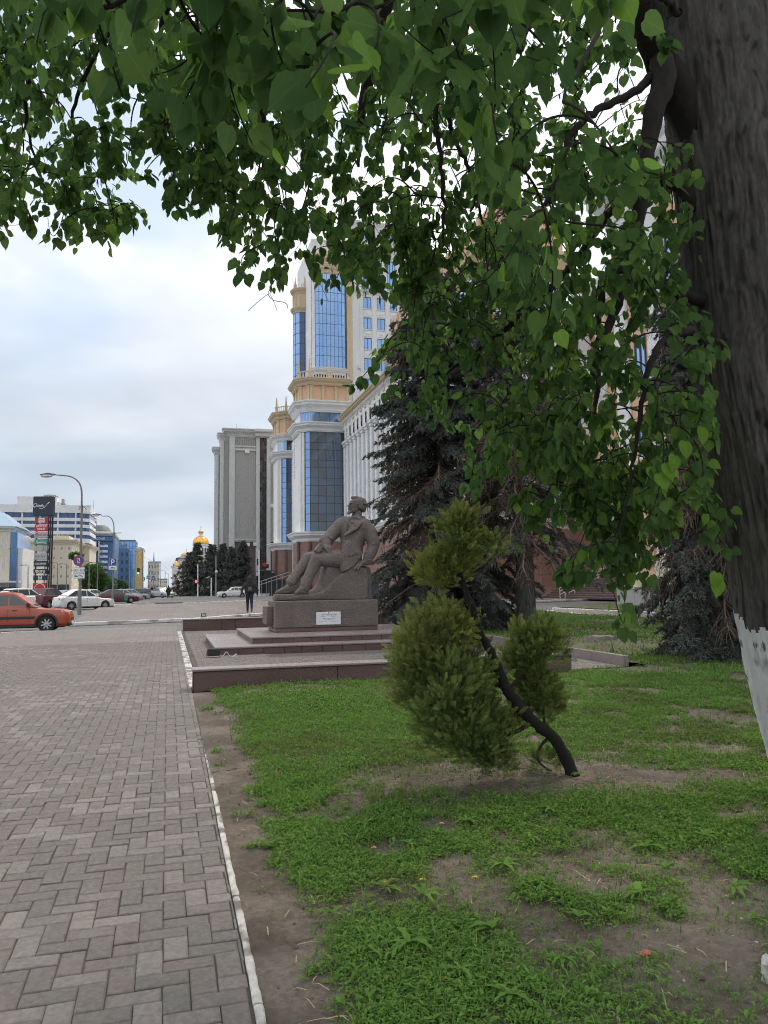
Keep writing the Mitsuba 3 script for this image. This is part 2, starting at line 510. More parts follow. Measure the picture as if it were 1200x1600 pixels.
# herringbone pavers, each a bevelled stone, cut at the kerb
def pavers():
    rg = np.random.default_rng(3)
    out = []
    L, Wd = 0.2, 0.1
    for i in range(-80, 8):
        for j in range(10, 222):
            c = (i - j) % 4
            if c == 0:
                a = (i * Wd, (i + 2) * Wd, j * Wd, (j + 1) * Wd)
            elif c == 3:
                a = (i * Wd, (i + 1) * Wd, j * Wd, (j + 2) * Wd)
            else:
                continue
            t0, t1, s0, s1 = a
            t1 = min(t1, kt((s0 + s1) / 2) - 0.022)
            if t1 - t0 < 0.012:
                continue
            cen = W((s0 + s1) / 2, (t0 + t1) / 2)
            if cen[1] < 1.9 or cen[0] < -0.56 * cen[1] - 0.5:
                continue
            out.append((t0, t1, s0, s1, cen))
    # a course of half stones against the kerb
    out.sort(key=lambda q: q[4][1] ** 2 + q[4][0] ** 2)
    far = MB()
    for n, (t0, t1, s0, s1, cen) in enumerate(out):
        g, b = 0.0026, 0.006
        h = -0.0015 + 0.0025 * rg.standard_normal() * 0.6 + 0.006 * (meshkit.noise(np.array([cen[0] * 0.7, cen[1] * 0.7, 0])) - 0.5)
        tx, ty = rg.normal(0, 0.005, 2)
        js = rg.normal(0, 0.0012, 4)
        o = [(t0 + g + js[0], s0 + g + js[1]), (t1 - g + js[2], s0 + g + js[1]), (t1 - g + js[2], s1 - g + js[3]), (t0 + g + js[0], s1 - g + js[3])]
        b = min(b, (t1 - t0) / 2 - g - .001)
        q = [(t0 + g + b, s0 + g + b), (t1 - g - b, s0 + g + b), (t1 - g - b, s1 - g - b), (t0 + g + b, s1 - g - b)]
        z = lambda t, s, d: h - d + tx * (t - (t0 + t1) / 2) + ty * (s - (s0 + s1) / 2)
        v = [W(s, t, -0.05) for t, s in o] + [W(s, t, z(t, s, 0.004)) for t, s in o] + [W(s, t, z(t, s, 0)) for t, s in q]
        f = []
        for l in (0, 4):
            for e in range(4):
                e2 = (e + 1) % 4
                f += [[l + e, l + e2, l + 4 + e2], [l + e, l + 4 + e2, l + 4 + e]]
        f += [[8, 9, 10], [8, 10, 11]]
        uv = (rg.uniform(), rg.uniform() ** 0.8)
        if n < 300:
            m = MB().add(np.array(v), f, uv); put('paver', m, 'paver_stone', 'pavement')
        else:
            far.add(np.array(v), f, uv)
    k = put('paver_field', far, 'paver_stone', 'pavement'); lab(k, kind='stuff')


pavers()

# white painted kerb of the lawn, its stones a metre long, broken into by soil
kb = thing('lawn_kerb', 'white painted kerb between the herringbone pavers and the bare edge of the lawn', 'kerb')
for i in range(8):
    rg = np.random.default_rng(40 + i)
    s0 = 0.9 + i * 0.98
    n = 40
    ss = np.linspace(s0 + 0.006, s0 + 0.974, n)
    zt = 0.004 - 0.005 * max(0, i - 3) + 0.004 * (meshkit.fbm(np.stack([ss * 9, ss * 0 + i, ss * 0], -1)) - 0.5)
    kk_ = np.array([kt(q) for q in ss])
    w0 = kk_ - 0.018 + 0.004 * (meshkit.fbm(np.stack([ss * 14, ss * 0 + 5, ss * 0], -1)) - 0.5)
    w1 = kk_ + 0.014 + 0.010 * (meshkit.fbm(np.stack([ss * 11, ss * 0 + 9, ss * 0], -1)) - 0.5)
    v = np.concatenate([[W(s, a, -0.15), W(s, a, z - 0.004), W(s, a + 0.006, z), W(s, b - 0.006, z), W(s, b, z - 0.006), W(s, b, -0.15)] for s, a, b, z in zip(ss, w0, w1, zt)])
    ii, jj = np.meshgrid(np.arange(n - 1), np.arange(5), indexing='ij')
    q = np.stack([ii * 6 + jj, (ii + 1) * 6 + jj, (ii + 1) * 6 + jj + 1, ii * 6 + jj + 1], -1).reshape(-1, 4)
    m = MB().add(v.reshape(-1, 3), q[:, ::-1])
    for e in (0, n - 1):
        m.add(v.reshape(n, 6, 3)[e], [[0, 1, 2], [0, 2, 3], [0, 3, 4], [0, 4, 5]])
    put('kerb_stone', m, 'white_paint_stone', kb)

# the lawn's soil
THU = gnd(900, 1228)           # foot of the little thuja
LIN = np.array([2.80, 4.55, 0])  # foot of the linden


def lawn_z(x, y):
    p = np.stack([x, y, np.zeros_like(x)], -1)
    s, t = x * US[0] + y * US[1], x * VS[0] + y * VS[1]
    z = 0.075 * (meshkit.fbm(p * 0.8, 3, 2) - 0.5) + 0.03 * (meshkit.fbm(p * 5, 3, 5) - 0.5)
    e = np.clip((t - T0) / 0.9, 0, 1)
    z = (z + 0.035) * (0.25 + 0.75 * e) - 0.012 * (1 - e)
    z = np.where(t < T0 - 0.02, -0.03, z)
    z = z + 0.05 * np.exp(-((x - THU[0]) ** 2 + (y - THU[1]) ** 2) / 0.5)
    z = z + 0.10 * np.exp(-((x - LIN[0]) ** 2 + (y - LIN[1]) ** 2) / 0.6)
    inside = (s > S0 - 0.02) & (t < T1)
    return np.where(inside, -0.2, z)


def heights(xs, ys, m):
    X, Y = np.meshgrid(xs, ys, indexing='ij')
    return X, Y


def soil_patch(name, poly, step, zoff=0.0, fine=0.020, lift=None):
    """the soil inside a polygon of (s, t), as a grid in street coordinates"""
    s_, t_ = np.array(poly.exterior.xy)
    S, Tt = np.meshgrid(np.arange(s_.min(), s_.max() + step, step), np.arange(t_.min(), t_.max() + step, step), indexing='ij')
    S = np.minimum(S, s_.max()); Tt = np.minimum(Tt, t_.max())
    P = S[..., None] * US + Tt[..., None] * VS
    z = lawn_z(P[..., 0], P[..., 1]) + fine * (meshkit.fbm(P * 28, 3, 4) - 0.5) + zoff
    if lift is not None:
        z = lift(S, Tt, z)
    P[..., 2] = z
    a, b = S.shape
    i, j = np.meshgrid(np.arange(a - 1), np.arange(b - 1), indexing='ij')
    q = np.stack([i * b + j, i * b + j + 1, (i + 1) * b + j + 1, (i + 1) * b + j], -1).reshape(-1, 4)
    chip = np.clip(1.2 - np.hypot(P[..., 0] - 1.72, P[..., 1] - 3.0) / 0.85, 0, 1)
    uv = np.stack([meshkit.fbm(P * 2, 3, 8), chip], -1).reshape(-1, 2)
    return P.reshape(-1, 3), q[:, ::-1], uv


near_s = 11.35
v, f, uv = soil_patch('soil', sbox(0.2, 0.28, 6.4, 6.0), 0.035)
m = MB().add(v, f, uv)
PATH_NEAR = gst(1007, 967)[1]
v, f, uv = soil_patch('soil', sbox(6.4, T0 - 0.01, near_s, PATH_NEAR), 0.09); m.add(v, f, uv)
v, f, uv = soil_patch('soil', sbox(near_s, T1 + 0.15, 37.5, PATH_NEAR), 0.16); m.add(v, f, uv)
v, f, uv = soil_patch('soil', sbox(-4.0, 6.0, 6.4, PATH_NEAR), 0.16); m.add(v, f, uv)
k = put('lawn_ground', m, 'soil', smooth=True); lab(k, 'bare earth and dry litter under the lawn', kind='structure')


# raised pavements beyond the drive, and white kerbs of stones along them
def kerb_line(key, pts, z, w=0.15, length=1.0, h=0.16, gap=0.012, m='white_kerb', rough=0.03):
    """kerb stones along a polyline of world points; w to the right of the way"""
    rg = np.random.default_rng(len(scene))
    P = np.array(pts)[:, :2]
    for a, b in zip(P[:-1], P[1:]):
        d = b - a; L = np.linalg.norm(d); d /= L; nrm = np.array([d[1], -d[0]])
        n = max(1, int(round(L / length)))
        for i in range(n):
            q0, q1 = a + d * (L * i / n + gap / 2), a + d * (L * (i + 1) / n - gap / 2)
            fr = Fr([*q0, z + rg.normal(0, 0.006)], [*d, 0], [*nrm, 0])
            put('kerb_stone', MB().cbox((0, 0, -h), (np.linalg.norm(q1 - q0), w, 0), 0.018, fr), m, key)


far_edge = [(108, 973), (300, 966), (415, 957.5), (470, 953.5)]
plaza = [gnd(x, y, 0.0) for x, y in far_edge]
e1 = [gnd(160, 946, 0.0), gnd(285, 942.5, 0.0), gnd(405, 938.5, 0.0)]
pl = Polygon([p[:2] for p in plaza] + [W(st(plaza[-1])[0] + 22, 14)[:2], e1[2][:2], e1[1][:2], e1[0][:2]])
sheet('plaza', pl, -0.5, -0.004, 'far_paving'); lab('plaza', 'paved plaza beyond the drive')
kb = thing('drive_kerb', 'white painted kerb along the far side of the asphalt drive, left of the monument', 'kerb')
kerb_line(kb, [plaza[0] + [0, 0, 0], plaza[1], plaza[2]], 0.015, 0.22, 2.2)
kb = thing('plaza_kerb', 'faded white kerb across the plaza behind the walking person', 'kerb')
kerb_line(kb, [e1[1], e1[2]], 0.05, 0.35, 4.0)
kb = thing('plaza_kerb', 'short white kerb at the plaza edge below the parked dark saloon cars', 'kerb')
kerb_line(kb, [e1[0], gnd(240, 943.5)], 0.05, 0.35, 4.0)
# the walk on along the street
sheet('street_walk', stpoly([(st(e1[1])[0] + 6, -3.3), (330, -3.3), (330, 60), (st(e1[1])[0] + 6, 60)]), -0.5, -0.012, 'far_paving'); lab('street_walk', 'paved walk running on along the street')
kb = thing('parking_kerb', 'grey kerb along the row of cars parked by the street', 'kerb')
kerb_line(kb, [W(st(e1[1])[0] + 6, -3.45), W(150, -3.45)], 0.0, 0.15, 6.0, m='far_paving')
kb = thing('walk_kerb', 'white kerb along the near edge of the asphalt drive, below the orange car', 'kerb')
kerb_line(kb, [gnd(0, 988), gnd(62, 985.5)], 0.006, 0.15, 1.6)

# right: the path with white edges, the drive and the paving in front of the steps
a0, a1 = gnd(860, 955), gnd(1040, 971.5)
b0, b1 = gnd(866, 950), gnd(1030, 957)
sheet('side_path', Polygon([p[:2] for p in (a0, a1, b1, b0)]), -0.5, -0.002, 'far_paving'); lab('side_path', 'pinkish paved path with white edges crossing the lawn')
kb = thing('path_edging', 'white edging along the near side of the path beyond the lawn', 'kerb'); kerb_line(kb, [gnd(848, 954), a1], 0.03, -0.16, 2.5)
kb = thing('path_edging', 'white edging between the side path and the strip of grass before the grey plinth', 'kerb'); kerb_line(kb, [b0, b1], 0.03, 0.16, 2.5)
q = [gnd(590, 951.5), gnd(830, 939), gnd(975, 933.5)]
sheet('forecourt', Polygon([p[:2] for p in q] + [W(120, 40)[:2], W(120, 14)[:2]]), -0.5, 0.0, 'far_paving'); lab('forecourt', 'pinkish paving in front of the steps of the university')
kb = thing('forecourt_kerb', 'long white kerb beyond the drive in front of the building steps', 'kerb'); kerb_line(kb, q, 0.03, 0.25, 3.0)
kb = thing('lawn_end_kerb', 'white kerb at the far end of the lawn behind the statue', 'kerb'); kerb_line(kb, [gnd(592, 963.5), gnd(700, 958)], 0.02, 0.2, 2.5)
gi = Polygon([p[:2] for p in (gnd(872, 948.5), gnd(935, 943.5), gnd(1010, 941), gnd(1040, 956))])
k = put('grass_island', prism(gi, -0.4, 0.02), 'soil'); lab(k, 'narrow strip of earth and grass before the grey plinth', kind='structure')
# ---------------- the monument: walls, steps, pedestal, statue
FL = 0.0
sheet('terrace', stpoly([(S0 + 0.3, T0 + 0.1), (S0 + 0.3, T1), (S1, T1), (S1, T0 + 0.1)]), -0.5, -0.012, 'joint_sand')
lab('terrace', 'reddish paving of the terrace round the monument')
fl = MB()
rg = np.random.default_rng(5)
for i in range(int((S1 - S0 - 0.4) / 0.1)):
    for j in range(int((T1 - T0 - 0.12) / 0.2)):
        s, t = S0 + 0.36 + i * 0.1, T0 + 0.11 + j * 0.2 + (i % 2) * 0.1
        if 16.0 < s < 21.6 and 2.0 < t < 7.5:
            continue
        z = -0.002 + rg.normal(0, 0.0012)
        fl.box((t + 0.003, s + 0.003, -0.03), (min(t + 0.197, T1 - 0.01), s + 0.097, z), Fr((0, 0, 0), VS, US), (0.75 + 0.25 * rg.uniform(), rg.uniform() * 0.6))
k = put('paver_field', fl, 'paver_stone', 'terrace'); lab(k, kind='stuff')

STF = Fr((0, 0, 0), VS, US)           # x across (t), y along (s)


def stones_row(key, name, x0, x1, y0, y1, z0, z1, n, m, c=0.006, seed=0, fr=STF):
    rg = np.random.default_rng(seed)
    e = np.linspace(x0, x1, n + 1)
    e[1:-1] += rg.normal(0, 0.12, n - 1) * (x1 - x0) / n
    for a, b in zip(e[:-1], e[1:]):
        d = rg.normal(0, 0.0025)
        put(name, MB().cbox((a + 0.004, y0 + d, z0), (b - 0.004, y1, z1 + rg.normal(0, 0.001)), c, fr), m, key)


w = thing('front_wall', 'low dark red granite wall with a pale polished cap at the edge of the lawn', 'wall')
XE = 6.45
stones_row(w, 'cladding_slab', T0 + 0.02, XE, S0, S0 + 0.30, -0.2, 0.265, 3, 'red_granite', seed=1)
stones_row(w, 'cap_stone', T0 - 0.01, XE + 0.02, S0 - 0.03, S0 + 0.36, 0.268, 0.30, 5, 'top_granite', seed=2)
put('side_slab', MB().cbox((T0 + 0.004, S0 + 0.03, -0.2), (T0 + 0.0195, S0 + 0.3, 0.264), 0.004, STF), 'red_granite', w)
w = thing('back_wall', 'low red granite wall across the back of the terrace, left of the statue', 'wall')
stones_row(w, 'cladding_slab', T0 + 0.15, T1, S1, S1 + 0.3, -0.2, 0.36, 7, 'red_granite', seed=3)
stones_row(w, 'cap_stone', T0 + 0.12, T1 + 0.02, S1 - 0.03, S1 + 0.36, 0.363, 0.40, 7, 'top_granite', seed=4)
w = thing('terrace_edging', 'worn white painted edging along the left side of the terrace', 'kerb')
for i in range(13):
    s0 = S0 + 0.4 + i * 1.18
    put('kerb_stone', MB().cbox((T0 - 0.03, s0, -0.2), (T0 + 0.10, s0 + 1.17, 0.012 + 0.004 * math.sin(i * 3)), 0.01, STF), 'white_paint_stone', w)
w = thing('terrace_side_wall', 'low pinkish granite edging along the right side of the terrace by the lawn', 'wall')
fr = Fr((0, 0, 0), US, -VS)
stones_row(w, 'edge_stone', S0 + 0.5, S1, -T1 - 0.12, -T1, -0.2, 0.17, 16, 'top_granite', seed=6, fr=fr)

# two wide steps under the pedestal: risers of small dark slabs, treads of big pale ones
stp = thing('monument_steps', 'two broad granite steps carrying the statue pedestal', 'steps')
TC = 4.10


def step(x0, x1, y0, y1, z0, z1, n, seed):
    rg = np.random.default_rng(seed)
    stones_row(stp, 'riser_slab', x0 + 0.03, x1 - 0.03, y0 + 0.03, y0 + 0.07, z0 - 0.05, z1 - 0.036, n, 'red_granite', 0.004, seed)
    for s_ in (0, 1):
        a = (x0 + 0.03, x0 + 0.07) if s_ == 0 else (x1 - 0.07, x1 - 0.03)
        for i in range(4):
            l = (y1 - y0 - 0.1) / 4
            put('riser_slab', MB().cbox((a[0], y0 + 0.073 + i * l, z0 - 0.05), (a[1], y0 + 0.07 + (i + 1) * l - 0.003, z1 - 0.036), 0.004, STF), 'red_granite', stp)
    put('core', MB().box((x0 + 0.075, y0 + 0.075, z0 - 0.2), (x1 - 0.075, y1 - 0.05, z1 - 0.04), STF), 'red_granite', stp)
    nx, ny = 7, 5
    for i in range(nx):
        for j in range(ny):
            ax, bx = x0 + (x1 - x0) * i / nx, x0 + (x1 - x0) * (i + 1) / nx
            ay, by = y0 + (y1 - y0) * j / ny, y0 + (y1 - y0) * (j + 1) / ny
            put('tread_slab', MB().cbox((ax + 0.003, ay + 0.003, z1 - 0.035), (bx - 0.003, by - 0.003, z1 + rg.normal(0, 0.001)), 0.005, STF), 'top_granite', stp)


s1a = gst(336, 1012, 0.17); s2a = gst(393, 996, 0.32)
step(s1a[1], 2 * TC - s1a[1], s1a[0], 21.7, 0.0, 0.17, 13, 11)
step(s2a[1], 2 * TC - s2a[1], s2a[0], 21.6, 0.17, 0.32, 10, 12)

# pedestal
pf = gst(430, 989, 0.32)
PW, PD = 2.66, 1.42
ped = thing('pedestal', 'rough grey granite block pedestal with a white inscribed plaque', 'pedestal')
PF = Fr(W(pf[0], pf[1]), VS, US)       # x right along the front, y away
put('base_course', MB().cbox((0.01, 0.02, 0.321), (PW - 0.01, PD, 0.425), 0.012, PF), 'red_granite', ped)
bm = MB().cbox((0, 0, 0.427), (PW, PD + 0.02, 1.10), 0.02, PF)
put('block', bm, 'granite', ped)
put('side_block', MB().cbox((-0.17, 0.35, 0.50), (-0.003, PD - 0.25, 0.97), 0.015, PF), 'granite', ped)
px_ = 0.645 / 1.0
X0, X1, Z0, Z1 = 1.03, 1.665, 0.49, 0.81
put('plaque', MB().cbox((X0, -0.028, Z0), (X1, -0.002, Z1), 0.006, PF), 'plaque', ped)
# the inscription: an emblem and lines too small to read
ink = MB()
rg = np.random.default_rng(9)
tm_ = Fr(PF.map([[X0, -0.0295, Z0]])[0], VS, UP, -US)
for row, (cx, wd) in enumerate([(0.5, 0.55), (0.5, 0.62), (0.27, 0.2), (0.73, 0.24), (0.5, 0.5), (0.5, 0.36), (0.24, 0.26), (0.74, 0.3)]):
    zc = [0.80, 0.735, 0.62, 0.62, 0.46, 0.39, 0.22, 0.22][row] * (Z1 - Z0)
    x = (cx - wd / 2) * (X1 - X0)
    while x < (cx + wd / 2) * (X1 - X0):
        l = rg.uniform(0.012, 0.05)
        ink.box((X0 + x, -0.0305, Z0 + zc), (X0 + x + l, -0.0282, Z0 + zc + 0.009), PF)
        x += l + 0.008
ink.box((X0 + 0.305, -0.0305, Z1 - 0.04), (X0 + 0.33, -0.0282, Z1 - 0.012), PF)
lab(put('inscription', ink, 'plaque_ink', ped), kind='stuff')
for x in (X0 + 0.02, X1 - 0.02):
    for z in (Z0 + 0.02, Z1 - 0.02):
        put('screw', MB().tube(PF.map([[x, -0.033, z], [x, -0.028, z]]), 0.006, 6), 'galvanised', ped)

# floodlights
for nm, (x, y, z), wd, hd, lb in (('a', (334, 1029, 0.302), 0.20, 0.12, 'black floodlight standing on the cap of the front wall'), ('b', (318.5, 965.5, 0.40), 0.16, 0.14, 'small square floodlight on the back wall of the terrace')):
    k = thing('floodlight', lb, 'floodlight')
    s, t = gst(x, y, z)
    s += 0.12
    FR = Fr(W(s, t, z), VS, US)
    put('housing', MB().cbox((-wd / 2, 0, 0.03), (wd / 2, 0.075, 0.03 + hd), 0.012, FR), 'black_plastic', k)
    put('front_glass' if nm == 'b' else 'rear_plate', MB().cbox((-wd / 2 + 0.02, -0.004, 0.05), (wd / 2 - 0.02, -0.0005, 0.01 + hd), 0.002, FR), 'lamp_glass' if nm == 'b' else 'black_metal', k)
    br = MB()
    br.cbox((-wd / 2 - 0.012, 0.02, 0.0), (-wd / 2 - 0.004, 0.05, 0.11), 0.002, FR); br.cbox((wd / 2 + 0.004, 0.02, 0.0), (wd / 2 + 0.012, 0.05, 0.11), 0.002, FR); br.cbox((-wd / 2 - 0.012, 0.02, 0), (wd / 2 + 0.012, 0.05, 0.008), 0.002, FR)
    put('bracket', br, 'black_metal', k)
    if nm == 'a':
        put('cable', MB().tube(FR.map(spline([[0.1, 0.05, 0.06], [0.17, 0.03, 0.035], [0.22, 0.06, 0.085], [0.27, 0.05, 0.02], [0.36, 0.12, 0.01], [0.34, 0.3, -0.02]], 24)), 0.006, 6), 'lamp_glass', k)
# ---------------- the seated figure, carved with its rock from one kind of granite
_ico = np.array(trimesh.creation.icosphere(2).vertices)


def bone(*balls):
    """the hull of balls (x, y, z, r)"""
    return m3.Manifold.hull_points(np.vstack([_ico * b[3] + np.array(b[:3]) for b in balls]))


def chain(*balls):
    out = m3.Manifold()
    for a, b in zip(balls[:-1], balls[1:]):
        out = out + bone(a, b)
    return out


def ellipsoid(c, r):
    return m3.Manifold.hull_points(np.array(trimesh.creation.icosphere(3).vertices) * np.array(r) + np.array(c))


def smoothed(m, step, it=6, lam=0.5):
    m = m.refine_to_length(step).to_mesh()
    t = trimesh.Trimesh(np.array(m.vert_properties[:, :3]), np.array(m.tri_verts), process=True)
    trimesh.smoothing.filter_taubin(t, lamb=lam, nu=lam + 0.03, iterations=it)
    return t


def solid(t):
    return m3.Manifold(m3.Mesh(np.asarray(t.vertices, np.float32), np.asarray(t.faces, np.uint32)))


def head_mesh(hair=True, beard=True, step=0.035):
    """a head looking along +x, one unit tall, its chin near the origin"""
    B = bone
    m = ellipsoid((-0.06, 0, 0.62), (0.39, 0.30, 0.37))
    m += B((0.24, 0.14, 0.66, .1), (0.24, -0.14, 0.66, .1), (0.22, 0.18, 0.40, .09), (0.22, -0.18, 0.40, .09), (0.16, 0.14, 0.16, .1), (0.16, -0.14, 0.16, .1), (0.27, 0, 0.10, .08), (-0.1, 0, 0.5, .2))
    m += B((0.31, 0.16, 0.565, .05), (0.35, 0.05, 0.56, .05)) + B((0.31, -0.16, 0.565, .05), (0.35, -0.05, 0.56, .05))
    m -= ellipsoid((0.385, 0.125, 0.485), (.075, .07, .05)); m -= ellipsoid((0.385, -0.125, 0.485), (.075, .07, .05))
    m += ellipsoid((0.29, 0.125, 0.485), (.05, .055, .035)); m += ellipsoid((0.29, -0.125, 0.485), (.05, .055, .035))
    m += B((0.345, 0, 0.55, .035), (0.47, 0, 0.375, .04)) + B((0.46, 0, 0.365, .045), (0.36, 0.07, 0.345, .04), (0.36, -0.07, 0.345, .04))
    m += B((0.33, .08, .235, .04), (0.33, -.08, .235, .04)) + B((0.33, .06, .19, .045), (0.33, -.06, .19, .045))
    for e in (1, -1):
        m += ellipsoid((-0.06, 0.30 * e, 0.43), (.085, .05, .13))
    if beard:
        m += B((0.10, .20, .22, .07), (0.10, -.20, .22, .07), (0.28, .12, .10, .09), (0.28, -.12, .10, .09), (0.42, 0, -0.06, .06))
        m += B((0.39, 0, .285, .045), (0.36, .12, .23, .04)) + B((0.39, 0, .285, .045), (0.36, -.12, .23, .04))
        m += B((0.36, 0, .14, .05), (0.40, 0, .02, .06))
    if hair:
        m += ellipsoid((-0.13, 0, 0.70), (0.40, 0.335, 0.345))
        m += B((0.14, 0.1, 0.93, .09), (0.22, -0.08, 0.92, .1), (-0.1, 0, 0.95, .1))
        m += B((-0.30, .18, .62, .18), (-0.30, -.18, .62, .18), (-0.33, .12, .30, .13), (-0.33, -.12, .30, .13))
        m += B((-0.12, .27, .60, .09), (-0.2, .25, .36, .1)) + B((-0.12, -.27, .60, .09), (-0.2, -.25, .36, .1))
        ring = m3.Manifold.cylinder(0.05, 0.6, 0.6, 40).translate([-0.5, 0, 0.555])
        m -= (ring - ellipsoid((-0.13, 0, 0.60), (0.405, 0.325, 0.4))) ^ m3.Manifold.cube([0.75, 2, 2], True).translate([-0.5, 0, 0.5])
    return smoothed(m, step, 4)


_sf = st(W(pf[0], pf[1]))[0]


def sp(px, py, b, r=None):
    """a point at depth b behind the pedestal's front, in the pedestal's frame"""
    d = ray(px, py)
    k = (_sf + b - CAM @ US) / (d @ US)
    P = CAM + d * k - PF.o
    q = (float(P @ VS), float(b), float(P[2]))
    return q if r is None else (*q, r)


def statue():
    k = thing('seated_statue', 'large grey granite statue of a seated bearded man in a jacket holding a book', 'statue')
    O = 1
    q = lambda x, y, b, r: sp(x + O, y, b, r)
    # rock with its concave sweep, rounded and rough
    def layer(prof, b0, b1):
        top = [sp(x, y, (b0 + b1) / 2) for x, y in prof]
        pr = m3.CrossSection([list(Polygon([(p[0], max(p[2], 1.101)) for p in top]).buffer(-0.03).buffer(0.03).exterior.coords)[:-1]], m3.FillRule.NonZero)
        return m3.Manifold.extrude(pr, b1 - b0).rotate([90, 0, 0]).translate([0, b1, 0])
    rk = layer([(429, 938.8), (429.5, 929), (468, 928), (480, 926.5), (492, 920), (499, 910), (503, 898), (506, 886), (540, 874), (556, 882), (573, 888), (574, 900), (574.5, 938.8)], 0.42, 1.29)
    rk += layer([(429, 938.8), (429.5, 929.5), (486, 928.8), (503, 925), (514, 916), (522, 905), (531, 897.5), (540, 892), (549, 886), (557, 885), (572, 889.5), (573.5, 900), (573.5, 938.8)], 0.27, 0.47)
    # a carved hollow: the drapery-like ledge in front of the right half
    t = smoothed(rk, 0.055, 5)
    n = np.array(t.vertex_normals)
    v = np.array(t.vertices); v = v + n * (0.02 * (meshkit.fbm(v * 7, 3, 3) - 0.5))[:, None] * (v[:, 2:3] > 1.12)
    rock = trimesh.Trimesh(v, t.faces, process=False)
    put('rock_seat', (PF.map(v), np.array(t.faces)[:, ::-1] if PF.flip else t.faces), 'granite', k, smooth=50)

    m = m3.Manifold()
    # jacket
    m += bone(q(538, 819, .84, 0.175), q(567, 824, .47, 0.192), q(553, 816, .66, 0.169), q(543, 846, .76, 0.203), q(554, 848, .55, 0.226))
    m += bone(q(543, 846, .76, 0.203), q(554, 848, .55, 0.226), q(543, 872, .80, 0.226), q(550, 873, .52, 0.249))
    m += bone(q(543, 852, .42, .15), q(538, 872, .36, .12), q(534, 891, .30, .045), q(540, 890, .28, .05), q(550, 881, .30, .07), q(558, 868, .38, .13))     # front skirt of the jacket
    m += bone(q(553, 866, .5, 0.169), q(556, 878, .6, 0.136), q(550, 885, .9, 0.158), q(545, 872, .95, 0.158))
    # neck and collar
    m += bone(q(557, 803, .66, 0.132), q(555, 818, .66, 0.161))
    m += chain(q(547, 811, .62, 0.063), q(556, 808, .52, 0.057), q(566, 810, .62, 0.069), q(566, 809, .76, 0.057))
    # lapels: raised bands from the collar to the button
    m += bone(q(559, 811, .47, .03), q(565, 815, .37, .03), q(556, 826, .335, .025), q(541, 836, .40, .02), q(549, 824, .42, .025))
    m += bone(q(545, 812, .62, .03), q(541, 824, .57, .03), q(538, 835, .49, .02))
    m -= bone(q(552, 818, .42, .03), q(545, 830, .42, .02), q(548, 818, .52, .03))
    m += bone(q(537.5, 838, .42, .022), q(536, 852, .40, .025))
    m += chain(q(536.5, 846, .375, .022), q(536.5, 847, .375, .022))
    # his left arm, propped on the rock
    m += bone(q(568, 822, .44, .21), q(577, 832, .40, .19)) + chain(q(575, 831, .40, .19), q(583.5, 848, .35, .165), q(579.5, 862, .34, .15), q(573.5, 874.5, .33, .125)) + bone(q(576, 868, .34, .145), q(572, 877, .33, .12))
    # his right arm, its hand on the book
    m += bone(q(538, 818, .86, 0.204), q(531, 822, .88, 0.197)) + chain(q(533, 820, .88, 0.201), q(514, 839, .82, 0.170), q(508, 849, .70, 0.143), q(509, 854, .60, 0.120))
    m += bone(q(512, 842, .8, 0.177), q(506, 845, .74, 0.150))
    jacket = m; m = m3.Manifold()
    # thighs, knees, shins, trousers wide at the hem
    m += chain(q(549, 874, .52, 0.275), q(520, 874, .50, 0.238), q(494.5, 873, .50, 0.183), q(486, 892, .50, 0.152), q(475, 915, .50, 0.134))
    m += bone(q(480, 905, .5, 0.140), q(475, 918, .5, 0.144))
    m += chain(q(546, 872, .86, 0.256), q(510, 872, .84, 0.220), q(481.5, 873, .80, 0.177), q(469, 890, .76, 0.146), q(456, 906, .70, 0.128))
    m += bone(q(461, 900, .72, 0.134), q(454.5, 909, .70, 0.146))
    # creases behind the knees and at the hips
    for a in ((505, 866, .36, 489, 884), (515, 868, .33, 508, 886), (530, 862, .30, 522, 884)):
        m -= bone(q(a[0], a[1], a[2] - .02, .012), q(a[3], a[4], a[2] + .02, .012))
    # shoes
    m += bone(q(468, 924, .70, 0.056), q(466, 917, .70, 0.078), q(455, 913, .70, 0.095), q(452, 924, .70, 0.067)) + bone(q(455, 915, .70, 0.090), q(452, 924, .69, 0.067), q(440, 923, .66, 0.067), q(430.5, 926.3, .62, 0.039))
    m += bone(q(478, 925, .5, 0.062), q(476, 918, .5, 0.078), q(468, 922, .40, 0.067), q(462, 926, .30, 0.045))
    # his left hand: palm and fingers over the rock's edge
    m += bone(q(571.5, 877, .33, .085), q(565, 879.5, .28, .055), q(566, 879.5, .40, .055), q(561, 881, .32, .05))
    for i, (x, y, b, l) in enumerate([(549, 883.0, .36, 1), (549.5, 886.0, .29, 1), (553, 889.0, .235, .9), (558, 890.0, .215, .8)]):
        m += chain(q(564, 880.5 + i * 0.5, .37 - i * .035, .042), q((564 + x) / 2, 880.5 + i * 1.2, b + .02, .038), q(x, y, b, .027))
    m += chain(q(566, 878, .42, .04), q(558, 878.5, .44, .034), q(553, 881.5, .44, .027))
    # his right hand over the book
    m += bone(q(509, 853, .60, 0.086), q(507, 854, .52, 0.063), q(512, 855, .52, 0.057), q(510, 857, .47, 0.052))
    for i in range(4):
        m += chain(q(505.5 + 2.5 * i, 854.5, .52, 0.039), q(504.5 + 2.7 * i, 857.5, .43, 0.034), q(505 + 2.7 * i, 862, .405, 0.028))
    m += chain(q(512.5, 852, .55, 0.039), q(515, 855, .46, 0.034), q(515, 859, .42, 0.028))
    body = smoothed(m, 0.05, 4)
    # head: looking to the left and a little up and outward
    h = head_mesh()
    yaw, tilt, sc = math.radians(180 + 16), math.radians(9), 0.47
